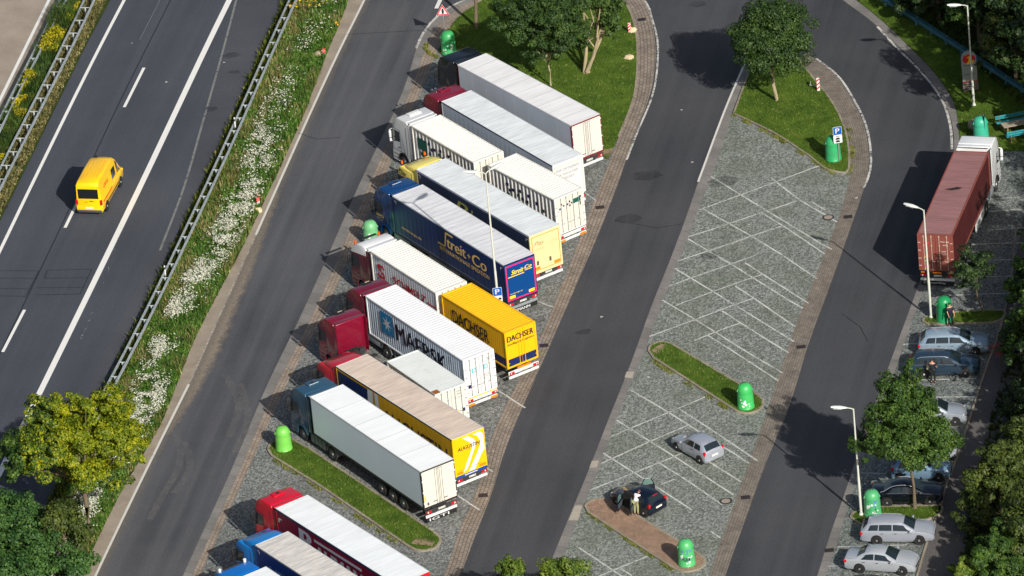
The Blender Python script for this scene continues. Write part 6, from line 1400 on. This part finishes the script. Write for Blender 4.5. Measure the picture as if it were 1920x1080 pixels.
def tree(base, ell, label, leafmat, n=9000, leaf=.17, tr=.16, bark=None, nc=70, clump=.2, trunks=1, fill=.3, z=0, name='broadleaf_tree', group=GROUP_T, ztop=None, lean=(0, 0), limbs=8, cat='tree', extra=None):
    c = base if isinstance(base, Vector) else P(*base); root = empty(name, (c.x, c.y, z), 0, label, cat, group)
    p, nr, C = crown(ell, n, clump, nc, fill)
    v, f = leaf_quads(p, nr, leaf); mi = None; mats = [leafmat]
    if extra is not None: mats.append(extra[0]); sel = extra[1](p); mi = sel.astype(int)
    np_mesh('crown', v, f, mats, mi, root)
    cz = np.mean([e[2] for e in ell]); mb = MB()
    zt = ztop or min(e[2] for e in ell); cx = np.mean([e[0] for e in ell]); cy = np.mean([e[1] for e in ell])
    for k in range(trunks):
        a = 2*math.pi*k/max(1, trunks)+.6; r0 = 0 if trunks == 1 else tr*.9; s = 0 if trunks == 1 else .75
        b0 = Vector((r0*math.cos(a), r0*math.sin(a), -.1)); tp = Vector((cx*.8+s*math.cos(a), cy*.8+s*math.sin(a), zt)); md = b0.lerp(tp, .5)+Vector((random.uniform(-.12, .12), random.uniform(-.12, .12), 0))
        mb.tube([b0, b0+Vector((0, 0, .25)), md, tp], [tr*1.35, tr, tr*.85, tr*.6], 9)
        idx = rng.choice(len(C), min(limbs, len(C)), replace=False)
        for i in idx:
            e_ = Vector(C[i]); st_ = md.lerp(tp, random.uniform(.3, 1.0)); m_ = st_.lerp(e_, .5)+Vector((0, 0, .15)); mb.tube([st_, m_, e_], [tr*.42, tr*.25, tr*.08], 5)
    mb.build('trunk', [bark or BARK], root, smooth=60)
    return root
DG = [S(16, 30, 14), S(34, 54, 24), S(62, 84, 36)]; MG = [S(22, 40, 16), S(50, 78, 28), S(92, 118, 44)]; YG = [S(60, 76, 14), S(132, 138, 20), S(196, 180, 24)]; LG = [S(36, 54, 18), S(80, 104, 34), S(136, 150, 56)]
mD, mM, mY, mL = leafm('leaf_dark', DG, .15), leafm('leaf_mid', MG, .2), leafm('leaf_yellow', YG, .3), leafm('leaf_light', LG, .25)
mB = leafm('leaf_bush', [S(26, 54, 28), S(56, 90, 42), S(96, 130, 60)], .25); mO = leafm('leaf_olive', [S(26, 40, 14), S(58, 74, 28), S(96, 108, 44)], .2)
# yellow-green maple at the lower left
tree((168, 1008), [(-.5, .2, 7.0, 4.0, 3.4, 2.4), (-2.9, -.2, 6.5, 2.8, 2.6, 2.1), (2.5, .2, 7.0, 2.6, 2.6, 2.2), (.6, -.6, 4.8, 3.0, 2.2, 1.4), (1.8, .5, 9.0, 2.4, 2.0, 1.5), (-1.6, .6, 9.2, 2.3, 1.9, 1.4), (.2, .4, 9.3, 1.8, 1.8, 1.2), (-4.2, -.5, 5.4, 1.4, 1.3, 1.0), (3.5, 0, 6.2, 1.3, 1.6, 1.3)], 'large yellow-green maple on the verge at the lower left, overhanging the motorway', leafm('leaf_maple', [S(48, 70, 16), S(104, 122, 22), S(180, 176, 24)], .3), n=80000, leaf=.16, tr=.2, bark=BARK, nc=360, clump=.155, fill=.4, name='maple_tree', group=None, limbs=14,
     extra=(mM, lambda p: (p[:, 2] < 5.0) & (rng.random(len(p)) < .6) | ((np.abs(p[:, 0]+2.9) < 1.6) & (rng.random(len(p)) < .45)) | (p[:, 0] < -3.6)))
# dark bushes under it
for (u, v, e, lb) in (((30), 985, (2.6, 2.4, 1.9), 'dark leafy bush at the left edge below the maple'), (115, 1010, (2.2, 2.0, 2.0), 'grey-green bush directly beneath the maple trunk'), (60, 1060, (2.6, 2.2, 2.2), 'largest dark bush in the bottom left corner'), (135, 1075, (1.9, 1.8, 1.6), 'low bush at the bottom edge beside the white flowers'), (-5, 1040, (2.2, 2.2, 2.4), 'tall dark bush cut by the left edge in the bottom corner'), (35, 1110, (2.6, 2.2, 2.2), 'bush cut off by the bottom edge left of the ramp')):
    tree((u, v+25), [(0, 0, e[2]*.75, *e), (e[0]*.4, .2, e[2]*1.0, e[0]*.6, e[1]*.6, e[2]*.55)], lb, mB if u != 115 else mO, n=6500, leaf=.19, tr=.07, nc=50, clump=.22, name='bush', group='dark bushes in the lower left corner', ztop=.9, limbs=5, cat='bush')
# round tree on the triangle
tree((1456, 190), [(-.1, 0, 4.9, 3.2, 3.1, 2.5), (1.0, .3, 5.4, 2.3, 2.1, 2.1), (-1.4, 0, 4.6, 2.1, 2.1, 1.9), (.3, -.4, 3.5, 2.5, 2.3, 1.2), (-.3, .2, 6.6, 2.1, 2.0, 1.3)], 'dense round dark green tree on the triangular lawn', leafm('leaf_round', [S(20, 38, 16), S(42, 66, 26), S(74, 98, 40)], .15), n=66000, leaf=.145, tr=.15, nc=320, clump=.21, fill=.45, name='round_tree', z=.09, bark=BARKL, ztop=2.9)
# trees on the top lawn
tree((1100, 138), [(1.9, .3, 4.0, 1.7, 1.6, 1.6), (2.3, -.1, 3.1, 1.4, 1.3, 1.1), (.2, .2, 4.9, 2.4, 2.0, 1.6), (-.6, .4, 5.8, 2.4, 2.2, 1.7), (2.5, .4, 5.2, 1.4, 1.5, 1.4), (.8, 1.2, 6.6, 2.4, 2.2, 1.5), (1.4, .2, 2.9, 1.1, 1.0, .9)], 'loose-crowned tree with several pale trunks on the top lawn', leafm('leaf_loose', [S(24, 42, 18), S(52, 76, 30), S(92, 114, 50)], .2), n=20000, leaf=.17, tr=.15, nc=80, clump=.2, trunks=3, bark=BARKL, name='multi_stem_tree', z=.07, limbs=6)
tree((1033, 162), [(.3, 0, 5.0, 3.1, 2.6, 2.2), (-1.2, .2, 4.6, 2.2, 2.0, 1.8), (.9, -.2, 3.5, 2.3, 2.0, 1.6), (-.4, -.3, 3.0, 2.0, 1.8, 1.3), (1.9, 0, 4.2, 1.6, 1.6, 1.4), (-2.4, .3, 5.4, 1.8, 1.8, 1.5), (0, 0, 1.5, .3, .3, .9)], 'dark low-hanging tree on a slim trunk behind the white box trailer', MATS['leaf_round'], n=42000, leaf=.145, tr=.07, nc=200, clump=.16, z=.07, ztop=2.4, bark=BARKL)
tree((893, 52), [(.3, .2, 6.4, 3.2, 3.2, 1.9), (1.8, 0, 5.2, 2.0, 2.2, 1.5), (-.5, .5, 7.4, 2.4, 2.4, 1.4)], 'dark-trunked tree at the top left of the lawn, crown cut by the top edge', mD, n=11000, leaf=.18, tr=.14, nc=80, clump=.2, z=.07)
for k, (x, y, sc) in enumerate(((990, -45, 1.0), (800, -60, 1.0), (720, -75, 1.1), (1100, -40, .9))):
    tree((x, y), [(0, 0, 5.2*sc, 3.0, 3.0, 2.2), (1, .4, 6.2*sc, 2.0, 2.2, 1.6)], ['tree beyond the top edge behind the dark-leaved tree', 'tree beyond the top edge shading the ramp', 'far tree beyond the top edge beside the ramp', 'tree beyond the top edge behind the pale trunks'][k], mD, n=6000, leaf=.22, tr=.14, nc=60, z=0)
# right tree over the parked cars
tree((1716, 955), [(-.2, 0, 5.8, 3.2, 2.9, 2.6), (-.5, .2, 8.3, 1.8, 1.8, 1.8), (1.0, 0, 4.8, 2.3, 2.2, 1.7), (-1.8, -.2, 5.2, 2.1, 2.0, 1.8), (.9, 0, 7.3, 1.6, 1.6, 1.6), (-1.2, 0, 9.6, .7, .7, .9), (.2, -.3, 3.9, 2.2, 1.8, 1.0), (.3, 0, 9.9, .9, .9, 1.1)], 'conical mid green tree covering the parked cars beside the lamp post', mM, n=66000, leaf=.155, tr=.13, nc=340, clump=.175, fill=.42, name='conical_tree', z=.1, bark=BARK, ztop=3.4, extra=(mL, lambda p: (p[:, 2] < 3.9) & (rng.random(len(p)) < .5)))
tree((1843, 588), [(-.6, .3, 3.4, 1.7, 1.6, 1.2), (-.9, .2, 2.6, 1.3, 1.3, .9), (.2, .1, 2.9, 1.2, 1.2, .8)], 'small dark tree between the red-brown container and the forest', MATS['leaf_dark'], n=7000, leaf=.14, tr=.06, nc=60, clump=.2, z=.1, name='young_tree', ztop=2.2)
# trees at the bottom edge
tree((968, 1170), [(0, 0, 3.6, 1.2, 1.2, 1.3)], 'tree top poking in at the bottom edge, left of its pair', mL, n=4500, leaf=.16, tr=.08, nc=40, clump=.24, name='young_tree', group='two tree tops at the bottom edge')
tree((1064, 1180), [(0, 0, 3.9, 1.7, 1.5, 1.5)], 'wider tree top poking in at the bottom edge beside the car lot', mL, n=6500, leaf=.16, tr=.08, nc=50, clump=.22, name='young_tree', group='two tree tops at the bottom edge')
# wood at the right: individual trees, those outside the frame throw the shade
def V2(x, y): return Vector((x, y, 0))
protos = []
def wood(base, h, r, label, mat, n=9000, leaf=.2):
    return tree(base, [(0, 0, h-r*.9, r, r, r*.85), (r*.45, r*.1, h-r*1.5, r*.75, r*.75, r*.65), (-r*.5, -r*.1, h-r*1.4, r*.7, r*.7, r*.6), (0, .2*r, h-r*.2, r*.55, r*.55, r*.5)], label, mat, n=n, leaf=leaf, tr=.17, nc=90, clump=.17, fill=.3, name='forest_tree', group='trees of the wood along the right edge', limbs=9)
VIS = [((1838, 95), 6.5, 2.6, 'forest tree with light-edged leaves right of the service sign', mM), ((1760, 38), 5.5, 2.6, 'dark forest tree behind the shade-tinted barrier near the top edge', mD), ((1905, 150), 6.5, 2.8, 'forest tree behind the barrier at the right edge above the picnic set', mO), ((1690, 2), 5.0, 2.3, 'forest tree at the top edge left of the lamp head', mD), ((1800, 20), 7, 2.8, 'forest tree crown filling the top right beside the lamp head', mD), ((1900, 60), 8, 3.2, 'forest tree crown in the top right corner', mD),
       ((1950, 690), 5.2, 2.6, 'leafy forest tree at the right edge beside the tree island', mM), ((1955, 590), 5.0, 2.2, 'forest tree at the right edge above the silver estate', mM), ((1960, 800), 4.5, 2.6, 'shaded forest tree at the right edge beyond the footpath', mD),
       ((1880, 985), 5.2, 2.9, 'olive-lit forest tree with spreading branches right of the footpath', mO), ((1935, 930), 5.5, 2.8, 'dark forest tree behind the olive-lit one', mO), ((1880, 1110), 4.2, 2.3, 'low forest tree in the bottom right corner', mM), ((1945, 1080), 6.0, 3.0, 'tall forest tree cut by the bottom right corner', mO), ((1812, 1120), 2.4, 1.4, 'small bush-like tree at the bottom edge beside the footpath', mL)]
for b_, h_, r_, lb, mt in VIS: wood(b_, h_, r_, lb, mt, n=15000, leaf=.18)
BL = 'tall shaded tree of the wood beyond the right edge of the photo'
wood(V2(35.2, -26), 8.6, 3.3, 'tall forest tree right of the footpath, level with the hidden silver cars', mD, n=12000); src = [o for o in bpy.data.objects if o.name.startswith('forest_tree') and o.parent is None][-1]
wood(V2(44.5, -7), 12, 4.2, BL, mD, n=14000, leaf=.24); s2 = [o for o in bpy.data.objects if o.name.startswith('forest_tree') and o.parent is None][-1]
k = 0
for (x, y, s) in ((34.6, -33, .8), (36.8, -18.5, .95), (37.2, -12, .95), (37.6, -8, .95)):
    c_ = copy_tree(src); c_.location = (x, y, 0); c_.scale = (s, s, s); c_.rotation_euler[2] = 1.1+k*1.7; k += 1
    c_['label'] = ('shaded forest tree right of the footpath, level with the black saloon', 'forest tree at the right edge level with the two estate cars', 'forest tree at the right edge level with the tree island', 'forest tree at the right edge just below the picnic set bays')[k-1]
pq = [P(1925, 125), P(1868, 50), P(1800, 0)]
for (x, y, s) in ((39.5, 12, 1.15), (43, 20, 1.15), (39, 27, 1.0), (pq[0].x, pq[0].y, .95), (pq[1].x, pq[1].y, .9), (pq[2].x, pq[2].y, .85), (41.5, -14, 1), (41, -23, .95), (45, 1, 1), (45, 13, .95), (46, -9, 1.1), (47, 2, 1.1), (50, 10, 1.1), (48, -20, 1.1), (49, 22, 1.0), (52, 30, 1.0), (46, 31, .9), (43, 40, .85), (45.5, 22, .8)):
    c_ = copy_tree(s2); c_.location = (x, y, 0); c_.scale = (s, s, s); c_.rotation_euler[2] = k*1.3; k += 1
# flowers red in the wood
c = P(1878, 682); mb = MB()
for i in range(60):
    p = Vector((random.gauss(0, .3), random.gauss(0, .3), .8+random.random()*.5)); mb.box(p.x-.04, p.x+.04, p.y-.04, p.y+.04, p.z, p.z+.05)
mb.tube([(0, 0, 0), (0, 0, 1.0)], .05, 6, mi=1); o = mb.build('red_flowering_shrub', [plain('flower_red', S(190, 30, 40)), BARK]); o.location = (c.x, c.y, 0); tag(o, 'small red-flowered shrub in the shade right of the dark estate car', 'shrub')

# ---- grass and herbs (stuff)
def in_poly(px, py, poly):
    x, y = np.array([p.x for p in poly]), np.array([p.y for p in poly]); n = len(x); ins = np.zeros(len(px), bool); j = n-1
    for i in range(n):
        c_ = ((y[i] > py) != (y[j] > py)) & (px < (x[j]-x[i])*(py-y[i])/(y[j]-y[i]+1e-12)+x[i]); ins ^= c_; j = i
    return ins
def blades(px, py, pz, h, wd, lean=.5, per=3):
    n = len(px); px, py, pz, h = [np.repeat(a, per) for a in (px, py, pz*np.ones(n), h*np.ones(n))]; m = n*per
    a = rng.random(m)*2*np.pi; d = np.stack([np.cos(a), np.sin(a), np.zeros(m)], 1); hh = h*(.6+.7*rng.random(m))
    b = np.stack([px+rng.normal(0, .04, m), py+rng.normal(0, .04, m), pz], 1); pr = np.stack([-d[:, 1], d[:, 0], np.zeros(m)], 1)*wd/2
    tip = b+d*(hh*lean*rng.random(m))[:, None]; tip[:, 2] += hh
    v = np.stack([b-pr, b+pr, tip], 1).reshape(-1, 3); return v, np.arange(m*3).reshape(m, 3)
def scatter(poly, dens):
    xs, ys = [p.x for p in poly], [p.y for p in poly]; x0, x1, y0, y1 = max(min(xs), -48), min(max(xs), 48), max(min(ys), -60), min(max(ys), 66)
    n = int((x1-x0)*(y1-y0)*dens); x, y = rng.uniform(x0, x1, n), rng.uniform(y0, y1, n); k_ = in_poly(x, y, poly); return x[k_], y[k_]
G1 = leafm('grass_blade', [S(52, 74, 22), S(86, 110, 38), S(124, 132, 60)], .2); vs, fs, off = [], [], 0
for pl, z, dn in LAWNS:
    x, y = scatter(pl, dn); v, f = blades(x, y, z, .1, .05, 1.0); vs.append(v); fs.append(f+off); off += len(v)
o = np_mesh('lawn_grass', np.concatenate(vs), np.concatenate(fs), [G1]); tag(o, 'short mown grass on the lawns and islands', 'grass', None, 'stuff')
def strip_pts(A, B, n, t0=0, t1=1, pw=1):
    A, B = resample(A, 240), resample(B, 240); A = np.array([(p.x, p.y) for p in A]); B = np.array([(p.x, p.y) for p in B]); s = rng.random(n)*238.99; i = s.astype(int); f = (s-i)[:, None]; t = (t0+(t1-t0)*rng.random(n)**pw)[:, None]
    a = A[i]*(1-f)+A[i+1]*f; b = B[i]*(1-f)+B[i+1]*f; p = a*(1-t)+b*t; return p[:, 0], p[:, 1], t[:, 0], s/239
def nz(x, y, sc, seed=0): return np.array([noise.noise(Vector((a*sc, b*sc, seed))) for a, b in zip(x, y)])
lo, hi = W(E2, True, 6, 6), W(E3, True, 6, 6)
mt_ = [leafm('herb_green', [S(36, 62, 20), S(72, 112, 36), S(116, 152, 62)], .3), leafm('herb_dry', [S(84, 78, 44), S(136, 126, 78), S(180, 168, 116)], .25), leafm('herb_yellow', [S(66, 84, 16), S(120, 128, 24), S(170, 164, 40)], .25), leafm('herb_dark', [S(20, 32, 12), S(44, 62, 22), S(78, 92, 36)], .2)]
x, y, t, s = strip_pts(lo, hi, 26000); nn = nz(x, y, .35, 3); hgt = .32+.3*np.clip(nn+.4, 0, 1); hgt[t < .15] *= .8
v, f = blades(x, y, 0, hgt, .09, .9); tt = np.repeat(t, 3); n3 = np.repeat(nn, 3); rr = rng.random(len(tt)); mi = np.zeros(len(tt), int)
mi[(tt < .2)] = 3; mi[(tt < .24) & (rr < .35)] = 2; mi[(tt > .24) & (tt < .5) & (n3 > -.15) & (rr < .55)] = 1; mi[(tt > .5) & (rr < .12)] = 1; mi[(tt > .86) & (n3 > .1) & (rr < .4)] = 1
o = np_mesh('verge_herbs', v, f, mt_, mi); tag(o, 'tall mixed grass and herbs covering the verge between motorway and ramp', 'grass', None, 'stuff')
# leafy mid layer
x, y, t, s = strip_pts(lo, hi, 26000, .2, .98); nn = nz(x, y, .5, 9); k_ = (nn > -.25)
x, y, t, nn = x[k_], y[k_], t[k_], nn[k_]; p = np.stack([x, y, .1+.45*rng.random(len(x))*np.clip(nn+.6, .2, 1)], 1); v, f = leaf_quads(p, rdir(len(p))*.7+np.array([0, 0, .8]), .13)
mi = np.where((t < .5) & (rng.random(len(t)) < .35), 1, 0); o = np_mesh('verge_leaves', v, f, mt_[:2], mi); tag(o, 'leafy weeds filling the verge', 'weeds', None, 'stuff')
# white flowers
x, y, t, s = strip_pts(lo, hi, 90000, .38, .97); nn = nz(x, y, .28, 21); n2 = nz(x, y, 1.1, 5); cen = .66+.1*np.sin(s*19); wgt = np.clip((nn+.38)*2.2, 0, 1)*np.clip((n2+.42)*1.8, 0, 1)*np.exp(-((t-cen)/.18)**2)
wgt *= np.clip((s-.18)*4, .12, 1); k_ = rng.random(len(x)) < wgt; x, y = x[k_], y[k_]; p = np.stack([x, y, .42+.25*rng.random(len(x))], 1); v, f = leaf_quads(p, rdir(len(p))*.4+np.array([0, 0, 1.0]), .095, 1)
o = np_mesh('white_flowers', v, f, [leafm('flower_white', [S(206, 208, 184), S(226, 226, 206), S(238, 238, 224)], .2)]); tag(o, 'white umbel flowers drifting along the verge', 'flowers', None, 'stuff')
x, y, t, s = strip_pts(W([(560, -10), (540, 30), (548, 22)], False), W([(640, -10), (600, 30), (600, 30)], False), 200); p = np.stack([x, y, .6+.2*rng.random(len(x))], 1); v, f = leaf_quads(p, rdir(len(p))+np.array([0, 0, 1]), .1, 1); 
o = np_mesh('yellow_flowers', v, f, [plain('flower_yellow', S(220, 180, 30))]); tag(o, 'yellow flowers by the top end of the verge guard rail', 'flowers', None, 'stuff')
# median planting
A_, B_ = W([(132, -20), (0, 245), (-30, 300)], False), W([(205, -12), (27, 350), (-30, 462)], False)
x, y, t, s = strip_pts(A_, B_, 15000); nn = nz(x, y, .3, 31); h_ = np.where(t < .5, .45+.5*np.clip(nn+.3, 0, 1), .15)
v, f = blades(x, y, 0, h_, .09, .9); tt = np.repeat(t, 3); rr = rng.random(len(tt)); mi = np.full(len(tt), 3); mi[(tt > .5) & (rr < .6)] = 1; mi[(tt < .5) & (rr < .3)] = 0
o = np_mesh('median_grass', v, f, mt_, mi); tag(o, 'rough grass growing along the motorway median', 'grass', None, 'stuff')
x, y, t, s = strip_pts(A_, B_, 26000, .08, .5); nn = nz(x, y, .45, 44); k_ = nn > -.2; x, y, nn = x[k_], y[k_], nn[k_]; p = np.stack([x, y, .1+(.35+.9*np.clip(nn+.2, 0, .8))*rng.random(len(x))**.6], 1); v, f = leaf_quads(p, rdir(len(p))*.7+np.array([0, 0, .8]), .12)
mi = ((p[:, 2] > .45) & (rng.random(len(p)) < .75) & (nn > 0)).astype(int); o = np_mesh('median_shrubs', v, f, [leafm('median_leaf', [S(30, 42, 14), S(62, 78, 22), S(96, 108, 34)], .2), leafm('median_yellow', [S(130, 130, 16), S(176, 166, 20), S(214, 196, 34)], .3)], mi); tag(o, 'low yellow-green flowering shrubs along the motorway median', 'shrubs', None, 'stuff')
# weeds along kerbs
vs, fs, off = [], [], 0
for px, n_ in (([(1376, 216), (1447, 252), (1513, 294), (1567, 327)], 500), ([(1225, 676), (1300, 726), (1381, 777)], 420), ([(1102, 962), (1180, 1014), (1262, 1070)], 380), ([(512, 860), (600, 916), (690, 981), (765, 1030)], 420), ([(1594, 240), (1600, 300), (1592, 330)], 160), ([(800, 80), (806, 100), (822, 108)], 160)):
    w_ = W(px, True); x, y, t, s = strip_pts(offset(w_, .12), offset(w_, -.22), n_); k_ = nz(x, y, .9, 2) > -.1; v, f = blades(x[k_], y[k_], 0, .14, .07, 1); vs.append(v); fs.append(f+off); off += len(v)
o = np_mesh('kerb_weeds', np.concatenate(vs), np.concatenate(fs), [leafm('weed', [S(70, 84, 26), S(112, 120, 44), S(150, 148, 70)], .2)]); tag(o, 'weeds sprouting along the island kerbs', 'weeds', None, 'stuff')
# undergrowth of the wood
pl = [P(1660, -20), P(1920, 200), P(1990, 240), P(1990, -40)]; x, y = scatter(pl, 14); x2, y2 = scatter([P(1830, 900), P(1880, 700), P(1990, 500), P(1990, 1100), P(1790, 1100)], 14); x, y = np.concatenate([x, x2]), np.concatenate([y, y2])
v, f = blades(x, y, 0, .35, .1, .9, 4); o = np_mesh('forest_undergrowth', v, f, [mt_[3]]); tag(o, 'dark undergrowth on the floor of the wood', 'undergrowth', None, 'stuff')
